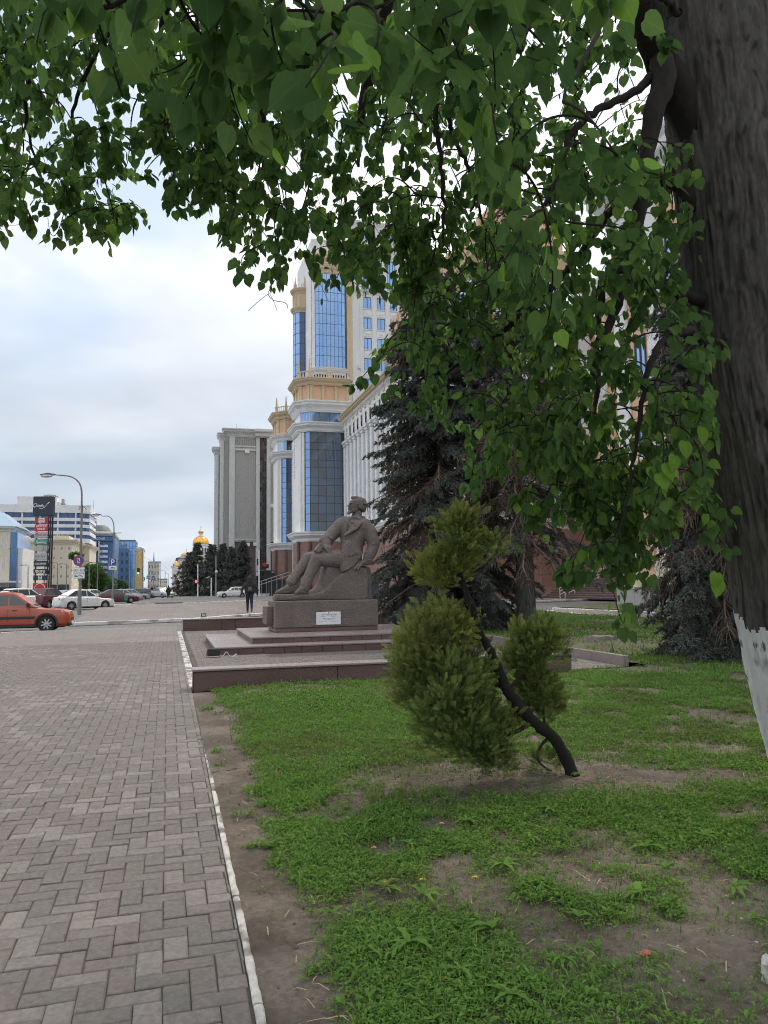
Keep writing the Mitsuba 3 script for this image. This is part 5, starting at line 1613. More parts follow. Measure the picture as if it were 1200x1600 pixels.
def end_bay(s, pxl, tr, ys, ch, ncol, seed, glass):
    """a bay of the end block; ys = heights in pixels from the ground up: granite top, cornice top, glass top, cornice top, band top, cornice top, attic top, cornice top, balustrade top"""
    t0 = hz(pxl, 880, s)[0]
    pxm = pxl + 25
    g, c1, gl, c2, bd, c3_, at_, c4, bal = [zz(y, s, pxm) for y in ys]
    A = pl2([(t0, s + 7), (t0, s + ch), (t0 + ch, s), (tr, s)])
    def inset(d):  return pl2([(t0 + d, s + 7), (t0 + d, s + ch + d * .42), (t0 + ch + d * .42, s + d), (tr, s + d)])
    def core(z0, z1, d, m, name): 
        P = inset(d); return put(name, prism(Polygon([*P, W(s + 7, tr)[:2]]), z0, z1), m, uni)
    core(-0.3, g, 0.35, 'brown_panel', 'base_core')
    I0 = inset(0.05)
    # granite slabs of the base, in courses
    for a, b in zip(I0[:-1], I0[1:]):
        F = Face(a, b)
        n = max(1, int(F.L / 1.05)); rows = 6
        for i in range(n):
            for r in range(rows):
                put('cladding_slab', F.box(MB(), F.L * i / n + .008, F.L * (i + 1) / n - .008, g * r / rows + .008, g * (r + 1) / rows - .008, -.12, 0.0 + 0.004 * rng.uniform()), 'red_cladding', uni, uv=np.broadcast_to([rng.uniform(), 0.0], (8, 2)))
    for (x, y) in (A[1], A[2]):
        put('corner_shaft', MB().tube([[x, y, 0], [x, y, g]], .28, 12), 'red_granite', uni, smooth=40)
    for q, (a_, b_) in enumerate(((g, c1), (gl, c2), (bd, c3_))):
        cornice(uni, A, a_, b_, 0.85 if q else 0.95, 'white_plaster')
    core(g + .05, c1 - .05, .3, 'white_plaster', 'cornice_core'); core(gl + .05, c2 - .05, .3, 'white_plaster', 'cornice_core'); core(bd + .05, c3_ - .05, .3, 'white_plaster', 'cornice_core')
    # glass shaft
    rows = [c1]
    k = 0
    n2 = 5
    hh = (gl - c1) / (n2 * 1.62 + 0.95)
    while rows[-1] < gl - 0.4 * hh:
        rows.append(rows[-1] + hh * (0.95 if k % 2 == 0 else 0.67)); k += 1
    rows[-1] = gl
    I = inset(0.30)
    F = Face(I[1], I[2]); pw = F.L * 0.52
    core(c1, gl, 0.62, 'black_metal', 'shaft_core'); core(c2, bd, 0.62, 'black_metal', 'band_core')
    for x0, x1 in ((0.05, pw * .42), (pw * .5, pw * .92)): put('pilaster', F.box(MB(), x0, x1, c1, gl, -.2, .18, .04), 'white_plaster', uni)
    Fs = Face(I[0], I[1]); put('side_wall', Fs.box(MB(), 0, Fs.L, c1, gl, -.2, .0), 'white_plaster', uni)
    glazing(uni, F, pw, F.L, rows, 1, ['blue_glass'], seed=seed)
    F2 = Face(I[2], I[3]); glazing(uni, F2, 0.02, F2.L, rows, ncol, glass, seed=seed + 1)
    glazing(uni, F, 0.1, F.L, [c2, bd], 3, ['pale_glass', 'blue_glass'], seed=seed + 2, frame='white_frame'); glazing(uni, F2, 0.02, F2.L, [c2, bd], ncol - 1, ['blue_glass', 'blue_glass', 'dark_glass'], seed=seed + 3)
    put('side_wall', Fs.box(MB(), 0, Fs.L, c2, bd, -.2, .0), 'white_plaster', uni)
    # peach attic with beige pilasters
    core(c3_, at_, 0.32, 'peach_plaster', 'attic')
    for a, b in zip(I[:-1], I[1:]):
        F = Face(a, b); n = max(1, int(round(F.L / 2.3)))
        for i in range(n + 1):
            x = min(max(F.L * i / n, .22), F.L - .22)
            put('attic_pilaster', F.box(F.box(F.box(MB(), x - .2, x + .2, c3_, at_, -.1, .16, .02), x - .27, x + .27, at_ - .35, at_ - .1, .161, .24, .02), x - .27, x + .27, c3_ + .02, c3_ + .3, .161, .22, .02), 'beige_trim', uni)
        for i in range(n):
            if F.L / n > 1.1: put('attic_frame', F.box(F.box(F.box(MB(), F.L * i / n + .34, F.L * (i + 1) / n - .34, c3_ + .25, c3_ + .36, 0, .06), F.L * i / n + .34, F.L * i / n + .42, c3_ + .36, at_ - .3, 0, .06), F.L * (i + 1) / n - .42, F.L * (i + 1) / n - .34, c3_ + .36, at_ - .3, 0, .06), 'beige_trim', uni)
    cornice(uni, A, at_, c4, 0.8, 'beige_trim'); core(at_ + .02, c4 - .02, .3, 'beige_trim', 'cornice_core')
    J = inset(0.15)
    for a, b in zip(J[1:-1], J[2:]): balustrade(uni, a, b, c4 + .01, bal - c4)
    for p in (J[1], J[2], (np.array(J[2]) + J[3]) / 2): obelisk(uni, p, c4, (bal - c4) * 2.6, 0.34)
    return t0, c4


front_glass = lambda x, z, rg: ['reflection_tone_glass', 'reflection_tone_glass', 'reflection_tone_glass', 'reflection_tone_dull'][int(rg.integers(4))]  # same glass as the chamfer; duller surroundings it mirrors are painted into its tone
M('reflection_tone_glass', (0.19, 0.24, 0.31), 0.05, spec=0.9, metal=0.65)
M('reflection_tone_dull', (0.17, 0.19, 0.215), 0.06, spec=0.9, metal=0.45)  # darker pane tone, a dim reflection put into the colour
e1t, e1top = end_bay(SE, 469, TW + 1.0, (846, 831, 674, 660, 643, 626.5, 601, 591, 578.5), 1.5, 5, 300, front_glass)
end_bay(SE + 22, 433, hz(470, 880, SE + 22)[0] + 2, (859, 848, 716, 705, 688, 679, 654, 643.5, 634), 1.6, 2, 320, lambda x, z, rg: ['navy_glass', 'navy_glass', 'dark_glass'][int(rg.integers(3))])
# the core between the two bays, and the roof of the block
bt = hz(478, 880, SE + 8)[0]
put('wall', prism(Polygon(pl2([(bt, SE + 7.2), (TW + 20, SE + 7.2), (TW + 20, SE + 30), (bt, SE + 30)])), 0, e1top - 6), 'white_plaster', uni)
put('roof_slab', prism(Polygon(pl2([(e1t + .6, SE + 1.7), (TW + 1, SE + .5), (TW + 1, SE + 7), (e1t + .6, SE + 7)])), e1top - .15, e1top), 'roof_grey', uni)

# the tower, set back on the block
S2 = SE + 7.5
y2 = lambda y, px=560: zz(y, S2, px)
tb0, tb1, tw0, tw1 = hz(493, 600, S2)[0], hz(541, 600, S2)[0], hz(541.5, 600, S2 + .9)[0], hz(627, 600, S2 + .9)[0]
zb, zt = y2(594), y2(378, 600)
put('tower_core', prism(Polygon(pl2([(tb0 - .3, S2 + 1.3), (tw1, S2 + 1.3), (tw1, S2 + 16), (tb0 - .3, S2 + 16)])), 0, zt - .2), 'white_plaster', uni)
# bowed glass bay
bow = [(tb0 - .35, S2 + 1.25), (tb0 + .05, S2 + .35), (tb0 + .65, S2 + .0), (tb1 - .65, S2), (tb1, S2 + .35)]
zg0, zg1 = y2(575, 515), y2(428, 515)
edges = [428, 441, 457, 470.5, 491, 506, 524, 541.5, 556, 575.5]
zsB = [y2(y, 515) for y in edges][::-1]
B = pl2(bow)
put('bay_core', prism(Polygon(pl2([(t, s + .5) for t, s in bow] + [(tb1, S2 + 1.6), (tb0 - .3, S2 + 1.6)])), zg0 - 1.2, zg1 + 1.6), 'black_metal', uni)
glazing(uni, Face(B[1], B[2]), 0, Face(B[1], B[2]).L, zsB, 1, ['blue_glass'], seed=401)
glazing(uni, Face(B[2], B[3]), 0, Face(B[2], B[3]).L, zsB, 6, ['blue_glass'], seed=402, tilt=.003)
glazing(uni, Face(B[3], B[4]), 0, Face(B[3], B[4]).L, zsB, 1, ['blue_glass'], seed=403)
put('pilaster', Face(B[0], B[1]).box(MB(), 0, Face(B[0], B[1]).L, zg0 - .5, zg1 + .2, -.4, .05, .04), 'white_plaster', uni)
for a, b in ((zg0 - 1.1, zg0 - .02), (zg1 + .02, zg1 + 1.5)): cornice(uni, B, a, b, .5, 'white_plaster' if a < zg0 else 'beige_trim')
cornice(uni, B, zg1 + 1.55, zg1 + 3.2, .7, 'beige_trim'); put('bay_roof', prism(Polygon(B + pl2([(tb1, S2 + 2)])), zg1 + .1, zg1 + 3.1), 'beige_trim', uni)
# patterned strip beside it
FT = face_t(tw0, tw1, S2 + 0.9); kx = FT.L / (627 - 541.5)
X = lambda px: (px - 541.5) * kx
st_m = MB(); FT.box(st_m, X(542), X(551), zb, y2(420), -.1, .25, .03)
put('pattern_strip', st_m, 'beige_trim', uni)
lz = MB(); z = zb + .3
while z < y2(425):
    c = FT.fr.map([[X(546.5), .26, z]])[0]; w, h = .28, .32
    lz.add(FT.fr.map(np.array([[X(546.5) - w, .252, z], [X(546.5), .252, z - h], [X(546.5) + w, .252, z], [X(546.5), .252, z + h], [X(546.5), .33, z]])), [[0, 1, 4], [1, 2, 4], [2, 3, 4], [3, 0, 4]])
    z += .72
k = put('lozenges', lz, 'beige_trim', uni); lab(k, kind='stuff')
# white wall with pairs of windows
rows = [(462, 480.5), (494, 512.5), (526, 544.5), (558, 577), (590, 608)]
cols = [(569, 581.3), (590.2, 602.5), (611, 622)]
holes = [(X(a), X(b), y2(d, 585), y2(c, 585)) for a, b in cols for c, d in rows]
tall = [(X(a), X(b), y2(452, 600), y2(404, 600)) for a, b in ((586, 599), (607, 620.5), (566, 578))]
wall_with_holes(uni, FT, X(551), X(627), zb - 4, zt, holes + tall, 'white_plaster')
for i, h in enumerate(holes): window(uni, FT, *h, bars=1, glass='blue_glass')
for h in tall: window(uni, FT, *h, bars=2, glass='blue_glass')
for a, b in cols:     # relief panels between the windows
    for c, d in rows[:-1]:
        zc = y2((d + rows[rows.index((c, d)) + 1][0]) / 2, 585)
        put('relief_panel', FT.box(FT.box(MB(), X(a) + .1, X(b) - .1, zc - .55, zc + .45, 0, .07, .02), X(a) + .35, X(b) - .35, zc - .2, zc + .1, .071, .15, .02), 'white_plaster', uni)
for px in (565.5, 585.7, 606.5, 625): put('rib', FT.box(MB(), X(px) - .28, X(px) + .28, zb, y2(458, 600), 0, .13, .02), 'white_plaster', uni)
TP = pl2([(tw0 + .3, S2 + .9), (tw1, S2 + .9), (tw1, S2 + 9)])
cornice(uni, TP, y2(459, 600), y2(453.5, 600), .55, 'white_plaster'); cornice(uni, TP, y2(394, 600), y2(378, 600), .9, 'white_plaster')
put('upper_tier', prism(Polygon(pl2([(tw0 + 1.3, S2 + 2.2), (tw1 - .6, S2 + 2.2), (tw1 - .6, S2 + 13), (tw0 + 1.3, S2 + 13)])), zt - .3, y2(346, 600)), 'white_plaster', uni)
FU = face_t(tw0 + 1.3, tw1 - .6, S2 + 2.2)
for i in range(5): window(uni, FU, FU.L * (i + .25) / 5, FU.L * (i + .8) / 5, y2(374, 600), y2(354, 600), d=.17, bars=1)
cornice(uni, pl2([(tw0 + 1.3, S2 + 2.2), (tw1 - .6, S2 + 2.2)]), y2(350, 600), y2(342, 600), .7, 'white_plaster')
# peach rear part of the tower to the right
tp1 = hz(672, 600, S2 + 5)[0]
put('rear_part', prism(Polygon(pl2([(tw1, S2 + 5), (tp1, S2 + 5), (tp1, S2 + 16), (tw1, S2 + 16)])), 20, zz(402, S2 + 5, 640)), 'peach_plaster', uni)
FP = face_t(tw1, tp1, S2 + 5); cornice(uni, pl2([(tw1, S2 + 5), (tp1, S2 + 5)]), zz(404, S2 + 5, 640), zz(394, S2 + 5, 640), .6, 'beige_trim')
for px in (631, 645, 660): put('attic_pilaster', FP.box(MB(), (px - 627) * kx - .4 + .5, (px - 627) * kx + .4 + .5, 20, zz(405, S2 + 5, 640), 0, .25, .03), 'beige_trim', uni)
for px in (636, 652): obelisk(uni, W(S2 + 5.4, hz(px, 395, S2 + 5.4)[0]), zz(394, S2 + 5, 640), 1.8, .4)
put('air_conditioner', FT.box(MB(), X(559), X(563), y2(574), y2(566.5), 0, .4, .04), 'white_frame', uni)

# the small corner turret at the far left of the tower
S3 = S2 + 9; tc = hz(474, 600, S3)[0]; rt = (hz(487, 600, S3)[0] - hz(462.5, 600, S3)[0]) / 2 + .35
y3 = lambda y: zz(y, S3, 474)
def octo(r, sc=12): return [W(S3 + r * math.cos(a), tc + r * math.sin(a))[:2] for a in np.arange(sc) * 2 * np.pi / sc]
put('turret_core', prism(Polygon(octo(rt * .96)), 20, y3(455)), 'black_metal', uni)
O_ = octo(rt); zt3 = [y3(y) for y in (622, 606, 590, 573, 557, 541, 525, 509, 493)]
for i in range(12):
    F = Face(O_[(i + 1) % 12], O_[i])
    if np.dot(F.fr.n[:2], US[:2]) < 0.3: glazing(uni, F, 0, F.L, zt3, 1, ['blue_glass'] if i % 3 else ['navy_glass'], seed=500 + i)
for a, b, o, m in ((493, 485.5, .55, 'beige_trim'), (464.5, 456.5, .6, 'beige_trim')): cornice(uni, O_[::-1], y3(a), y3(b), o, m, closed=True)
put('turret_drum', prism(Polygon(octo(rt * .98)), y3(486), y3(464)), 'beige_trim', uni)
for i in range(12):
    p = np.array(O_[i]); put('drum_rib', MB().tube([[*p, y3(485)], [*p, y3(465)]], .16, 6), 'beige_trim', uni)
    if i % 2 == 0: obelisk(uni, W(0, 0)[:2] + p * .97 + np.array(W(S3, tc)[:2]) * .03, y3(456.5), 2.3, .26)

# the wing: giant columns, arches, attic, all along the street side
SN = 66.0
FW_ = Face(W(SE, TW)[:2], W(SN, TW)[:2])
sx = lambda px, y=700: SE - ht(px, y, TW)[0]
zW = lambda px, y: ht(px, y, TW)[1]
z_base, z_cap, z_arch, z_att, z_top = zz(846, SE, 530), zW(536, 692), zW(536, 684), zW(540, 662), zW(540, 651)
put('wing_wall', FW_.box(MB(), 0, FW_.L, 0, z_top, -14, -.9), 'dark_glass', uni); lab('university_building__wing_wall', 'dark glazed wall behind the columns')
put('wing_base', FW_.box(MB(), 0, FW_.L, -.3, z_base, -.88, .35), 'red_cladding', uni, uv=np.broadcast_to([.5, 0.], (8, 2)))
WP = [W(SE, TW - .35)[:2], W(SN, TW - .35)[:2]]
cornice(uni, WP, z_base, z_base + 1.0, .6, 'white_plaster')
nc = 20; sp_ = FW_.L / nc
for i in range(nc + 1):
    x = min(max(i * sp_, .5), FW_.L - .5)
    cm = MB(); FW_.box(cm, x - .42, x + .42, z_base + 1.0, z_cap - .9, -.85, .12, .12); put('column', cm, 'white_plaster', uni)
    cap = MB(); FW_.box(cap, x - .5, x + .5, z_cap - .88, z_cap - .5, -.85, .2, .06); FW_.box(cap, x - .62, x + .62, z_cap - .49, z_cap, -.85, .34, .08); put('capital', cap, 'white_plaster', uni)
    if i < nc:
        arc = MB(); a0, a1 = x + .45, x + sp_ - .45
        if i == nc - 1: a1 = FW_.L - .9
        cx, r = (a0 + a1) / 2, (a1 - a0) / 2; n = 10
        for j in range(n):
            th0, th1 = math.pi * j / n, math.pi * (j + 1) / n
            p0, p1 = (cx - r * math.cos(th0), z_cap - .3 + .8 * r * math.sin(th0)), (cx - r * math.cos(th1), z_cap - .3 + .8 * r * math.sin(th1))
            v = FW_.fr.map(np.array([[p0[0], -.8, p0[1]], [p1[0], -.8, p1[1]], [p1[0], -.8, z_arch + .9], [p0[0], -.8, z_arch + .9], [p0[0], .1, p0[1]], [p1[0], .1, p1[1]], [p1[0], .1, z_arch + .9], [p0[0], .1, z_arch + .9]]))
            arc.add(v, [[4, 7, 6], [4, 6, 5], [0, 4, 5], [0, 5, 1]])
        put('arch', arc, 'white_plaster', uni)
        gl = MB(); FW_.box(gl, a0 + .05, a1 - .05, z_base + 1.2, z_cap + .4, -.86, -.8); put('bay_glass', gl, 'pale_glass' if i % 3 else 'dark_glass', uni)
        if i % 1 == 0:
            hb = MB()
            for q in range(1, 6):
                zq = z_base + 1.2 + (z_cap - z_base - 1) * q / 6; FW_.box(hb, a0 + .05, a1 - .05, zq - .22, zq + .22, -.79, -.7)
            put('spandrels', hb, 'white_plaster', uni)
put('arch_band', FW_.box(MB(), 0, FW_.L, z_arch + .9, z_arch + 1.7, -.88, .12), 'white_plaster', uni)
cornice(uni, [W(SE, TW - .1)[:2], W(SN, TW - .1)[:2]], z_arch + 1.7, z_arch + 2.2, .5, 'white_plaster')
FA = Face(W(SE, TW + .15)[:2], W(SN, TW + .15)[:2])
zA0 = z_arch + 2.2
put('attic', FA.box(MB(), 0, FA.L, zA0, z_att, -.6, 0), 'peach_plaster', uni)
for i in range(nc):
    x = (i + .5) * sp_
    window(uni, FA, x - .4, x + .4, zA0 + .5, z_att - .55, glass='red_granite', frame='beige_trim', bars=0, d=.22, sill=None, rec=.2)
    put('attic_pilaster', FA.box(FA.box(MB(), x - sp_ / 2 - .28, x - sp_ / 2 + .28, zA0, z_att, 0, .2, .03), x - sp_ / 2 - .4, x - sp_ / 2 + .4, z_att - .45, z_att - .1, .201, .42, .03), 'beige_trim', uni)
cornice(uni, [W(SE, TW + .1)[:2], W(SN, TW + .1)[:2]], z_att, z_top, 1.2, 'beige_trim')
put('parapet', FA.box(MB(), 0, FA.L, z_top, z_top + .9, -.9, -.5), 'beige_trim', uni)
for i in range(0, nc, 2): obelisk(uni, W(SE - (i + .5) * sp_, TW + .8), z_top + .001, 1.5, .28)
# its upper storey, set back, with a band of windows under a broad beige cornice
TU = TW + 3.2
sU1 = ht(603, 560, TU)[0]; zu0, zu1, zu2 = z_top - .5, ht(606, 568, TU)[1], ht(603, 549, TU)[1]
FU2 = Face(W(sU1, TU)[:2], W(SN, TU)[:2])
put('upper_storey', FU2.box(MB(), 0, FU2.L, zu0, zu2, -9, -.35), 'white_plaster', uni); put('upper_sill', FU2.box(MB(), 0, FU2.L, zu0, zu1 - 2.3, -.34, .1), 'white_plaster', uni)
glazing(uni, FU2, 0.1, FU2.L, [zu1 - 2.3, zu1], int(FU2.L / 1.25), ['pale_glass', 'pale_glass', 'blue_glass'], frame='white_frame', seed=600)
cornice(uni, [W(sU1 + .1, TU + 9)[:2], W(sU1 + .1, TU - .05)[:2], W(SN - .1, TU - .05)[:2], W(SN - .1, TU + 9)[:2]], zu1, zu2, 1.3, 'beige_trim')
put('upper_attic', FU2.box(MB(), 0, FU2.L, zu2, zu2 + 4.5, -9, -1.0), 'peach_plaster', uni)
for i in range(int(FU2.L / 2.2)): put('attic_pilaster', FU2.box(MB(), i * 2.2 + .2, i * 2.2 + .8, zu2 + .01, zu2 + 4.5, -.99, -.75, .03), 'beige_trim', uni)

# recessed entrance with its flight of steps, behind the spruces and the leaves
TR, SR0 = 41.0, 40.0
FR_ = Face(W(SN, TR)[:2], W(SR0 - 8, TR)[:2])
zr = 6.6
put('recess_wall', FR_.box(MB(), 0, FR_.L, 0, 30, -4, 0), 'peach_plaster', uni)
FRT = Face(W(SN, TW)[:2], W(SN, TR)[:2])      # the wing's end, seen from the entrance
put('return_wall', FRT.box(MB(), 0, TR - TW, 0, z_top, -1, -.02), 'peach_plaster', uni)
for i in range(14):
    for r in range(6):
        put('cladding_slab', FRT.box(MB(), FRT.L * i / 14 + .01, FRT.L * (i + 1) / 14 - .01, zr * r / 6 + .01, zr * (r + 1) / 6 - .01, .001, .12 + .004 * rng.uniform()), 'red_cladding', uni, uv=np.broadcast_to([rng.uniform(), 0.0], (8, 2)))
cornice(uni, [W(SN - .12, TW)[:2], W(SN - .12, TR)[:2]], zr, zr + 1.0, .7, 'white_plaster', name='string_course')
for i in range(5):
    x = .9 + i * (FRT.L - 1.8) / 4; put('pilaster', FRT.box(MB(), x - .6, x + .6, zr + 1, z_att - .02, .001, .35, .05), 'white_plaster', uni)
    if i < 4:
        for zf in (9.5, 14.0, 18.5): window(uni, FRT, x + 1.2, x + 2.3, zf, zf + 2.4, d=.15, bars=1)
cornice(uni, [W(SN, TW - .2)[:2], W(SN, TR)[:2]], z_att, z_top, 1.2, 'beige_trim')
for i in range(26):
    for r in range(6):
        put('cladding_slab', FR_.box(MB(), FR_.L * i / 26 + .01, FR_.L * (i + 1) / 26 - .01, zr * r / 6 + .01, zr * (r + 1) / 6 - .01, .001, .12 + .004 * rng.uniform()), 'red_cladding', uni, uv=np.broadcast_to([rng.uniform(), 0.0], (8, 2)))
cornice(uni, [W(SN, TR - .12)[:2], W(SR0 - 8, TR - .12)[:2]], zr, zr + 1.0, .7, 'white_plaster')
for i in range(8):
    x = 2 + i * (FR_.L - 4) / 7; put('pilaster', FR_.box(MB(), x - .7, x + .7, zr + 1, 29, .001, .35, .05), 'white_plaster', uni)
cornice(uni, [W(SN, TR - .1)[:2], W(SR0 - 8, TR - .1)[:2]], 29, 31, 1.0, 'white_plaster')
ss = thing('entrance_steps', 'wide reddish granite entrance steps with a steel handrail, right of the spruce trunk', 'steps')
sl, sh = ht(845, 926, 36)[0], ht(1010, 926, 36)[0]
for i in range(9):
    t0 = 34.6 + .42 * i
    F = Face(W(72, t0)[:2], W(36, t0)[:2]); m = MB(); F.box(m, 0, F.L, 0, .19 * (i + 1) - .04, -6 + .42 * i, -.03)
    put('riser', m, 'red_granite', ss); put('tread', F.box(MB(), 0, F.L, .19 * (i + 1) - .038, .19 * (i + 1), -.46, 0, .008), 'top_granite', ss)
for px in (878, 886):
    d = ray(px, 925); s_r = st(CAM + d * ((34.6 - CAM @ VS) / (d @ VS)))[0]
    hr = thing('handrail', 'white steel handrail running up the entrance steps, %s of the pair' % ('left' if px < 880 else 'right'), 'handrail')
    for zo in (.35, .65, .95): put('rail', MB().tube([W(s_r, 34.4, zo), W(s_r, 38.4, zo + 1.75), W(s_r, 38.9, zo + 1.75)], .035, 6), 'white_frame', hr)
    for q in (0, 1.0, 2.0, 3.0, 4.0): put('post', MB().tube([W(s_r, 34.4 + q, .43 * q), W(s_r, 34.4 + q, .43 * q + .97)], .03, 6), 'white_frame', hr)
# near block: peach wall, white pilaster and grey plinth at its corner
pc = gst(972, 945)
TN, SNB = pc[1] + .4, pc[0] + .2
F3 = Face(W(SNB + .0, TR)[:2], W(SNB, TN)[:2]); F4 = Face(W(SNB, TN)[:2], W(SNB - 30, TN)[:2])
put('near_wall', prism(Polygon(pl2([(TN, SNB - .2), (TR, SNB - .2), (TR, SNB - 30), (TN, SNB - 30)])), 0, 27), 'peach_plaster', uni)
zp = at(985, 918, pc[0] * US[1] + pc[1] * VS[1])[2]
F5 = Face(W(SNB + .35, TN - .4)[:2], W(SNB - 30, TN - .4)[:2])
pxm = lambda a: a
n = 16
for i in range(n): put('plinth_slab', F5.box(MB(), i * 30.3 / n + .008, (i + 1) * 30.3 / n - .008, -.2, zp - .07, -.5, 0, .01), 'grey_panel', uni)
put('plinth_cap', F5.box(MB(), -.05, 30.4, zp - .065, zp, -.55, .06, .01), 'white_plaster', uni)
F6 = Face(W(SNB + .35, TN + 6)[:2], W(SNB + .35, TN - .4)[:2])
for i in range(4): put('plinth_slab', F6.box(MB(), i * 1.58 + .008, (i + 1) * 1.58 - .1 * (i == 3) - .008, -.2, zp - .07, -.4, 0, .01), 'grey_panel', uni)
for i in range(9):
    x = .25 + i * 3.4
    put('pier_base', F4.box(MB(), x, x + 1.5, zp + .002, zp + 1.9, .001, .36, .03), 'cream', uni); put('pilaster', F4.box(MB(), x + .12, x + 1.38, zp + 1.9, 24.5, .001, .25, .05), 'white_plaster', uni)
    if i < 8:
        for zf in (9.0, 14.0, 19.0): window(uni, F4, x + 2.0, x + 3.1, zf, zf + 2.6, d=.15, bars=1)
cornice(uni, [W(SNB, TN + 10)[:2], W(SNB, TN)[:2], W(SNB - 30, TN)[:2]], 6.9, 7.7, .6, 'white_plaster', name='string_course'); cornice(uni, [W(SNB, TN + 10)[:2], W(SNB, TN)[:2], W(SNB - 30, TN)[:2]], 24.5, 27.5, 1.3, 'white_plaster')
# white half-round stones on the forecourt
for i, px in enumerate((915, 926, 938, 950)):
    p = gnd(px + 2, 933)
    k = thing('bollard', ('leftmost','second','third','rightmost')[i] + ' of the white domed bollards before the entrance steps', 'bollard', 'white domed bollards before the entrance steps')
    t_ = trimesh.creation.icosphere(3); v = np.array(t_.vertices); v = v[:, :] * [.62, .62, .62]; v[:, 2] = np.maximum(v[:, 2], -.05)
    put('dome', (v + [p[0], p[1], .1], t_.faces), 'concrete_white', k, smooth=True)
    put('foot', MB().tube([[p[0], p[1], -.02], [p[0], p[1], .1]], .7, 20), 'concrete_white', k)
# ---------------- the far side of the square: grey building, street fronts, cathedral
def tbox(px0, px1, ytop, Y, depth, skew=True):
    """a block whose front (facing us, across the street) spans two pixels at distance Y; returns front face, side face to the right, top"""
    a, b = at((px0 + px1) / 2, 918, Y), None
    s = st(a)[0]
    t0, t1 = hz(px0, 900, s)[0], hz(px1, 900, s)[0]
    return s, t0, t1, hz((px0 + px1) / 2, ytop, s)[1]


def block(parent, s, t0, t1, z0, z1, depth, m, name='wall'):
    return put(name, prism(Polygon(pl2([(t0, s), (t1, s), (t1, s + depth), (t0, s + depth)])), z0, z1), m, parent)


# grey panelled building with dark glazed strips
gb = thing('grey_building', 'tall windowless grey panelled building with a dark glazed vertical strip', 'building')
sG, g0, g1, zG = tbox(359, 446, 676, 150, 30)
yG = lambda y, px=400: hz(px, y, sG)[1]
FG = face_t(g0, g1, sG); kG = FG.L / (446 - 359); XG = lambda px: (px - 359) * kG
block(gb, sG + .5, g0 + .5, g1, -.3, zG - .4, 3.0, 'grey_panel_dark'); block(gb, sG + 3.6, g0 + 6, g1 + 12, -.3, zG - .5, 20, 'grey_panel_dark', 'rear_wall')
for a, b in ((357.5, 366), (399, 405), (416, 422)): put('pilaster', FG.box(MB(), XG(a), XG(b), -.3, yG(684), -.5, .35, .05), 'grey_trim', gb)
pn = 0
for a, b in ((366.3, 398.7), (422.3, 446)):
    nx, nz = max(2, int((b - a) / 3.3)), 21
    z0, z1 = yG(843.5), yG(705)
    for i in range(nx):
        for j in range(nz):
            x0, x1 = XG(a) + (XG(b) - XG(a)) * i / nx, XG(a) + (XG(b) - XG(a)) * (i + 1) / nx
            put('panel', FG.box(MB(), x0 + .006, x1 - .006, z0 + (z1 - z0) * j / nz + .006, z0 + (z1 - z0) * (j + 1) / nz - .006, -.45, .04 + .01 * rng.uniform()), 'grey_panel', gb); pn += 1
    nz = 4
    z0, z1 = yG(697.5), yG(683)
    for i in range(nx): put('upper_panel', FG.box(MB(), XG(a) + (XG(b) - XG(a)) * i / nx + .03, XG(a) + (XG(b) - XG(a)) * (i + 1) / nx - .03, z0, z1, -.45, .04), 'grey_panel', gb)
    put('string_course', FG.box(FG.box(FG.box(MB(), XG(a), XG(b), yG(705), yG(702.5), -.4, .35, .03), XG(a), XG(b), yG(702.4), yG(700), -.4, .15, .03), XG(a), XG(b), yG(699.9), yG(697.6), -.4, .45, .03), 'grey_trim', gb)
    put('string_course', FG.box(FG.box(MB(), XG(a), XG(b), yG(846.5), yG(844.8), -.4, .35, .03), XG(a), XG(b), yG(844.7), yG(843.6), -.4, .55, .03), 'grey_trim', gb)
    put('base_panel', FG.box(MB(), XG(a), XG(b), -.3, yG(846.6), -.45, .02), 'brown_panel', gb)
M('smoky_glass', (0.06, 0.055, 0.06), 0.08, spec=0.8, metal=.25)
glazing(gb, FG, XG(405.2), XG(415.8), [yG(888) + (yG(684) - yG(888)) * i / 34 for i in range(35)], 3, ['smoky_glass', 'smoky_glass', 'dark_glass', 'black_metal'], mull=.12, seed=701)
cornice(gb, pl2([(g0 - .4, sG + 1.0), (g0 - .4, sG - .1), (g1, sG - .1)]), yG(684), yG(672.5), 1.3, 'grey_trim')
put('cornice_break', FG.box(FG.box(MB(), XG(397), XG(424), yG(683), yG(677), .2, 1.2, .1), XG(395.5), XG(425.5), yG(676.9), yG(672), .2, 1.75, .1), 'grey_trim', gb)
put('roof_slab', prism(Polygon(pl2([(g0 - .3, sG + .3), (g1, sG + .3), (g1, sG + 3.5), (g0 - .3, sG + 3.5)])), zG - .6, yG(673.2)), 'grey_trim', gb)
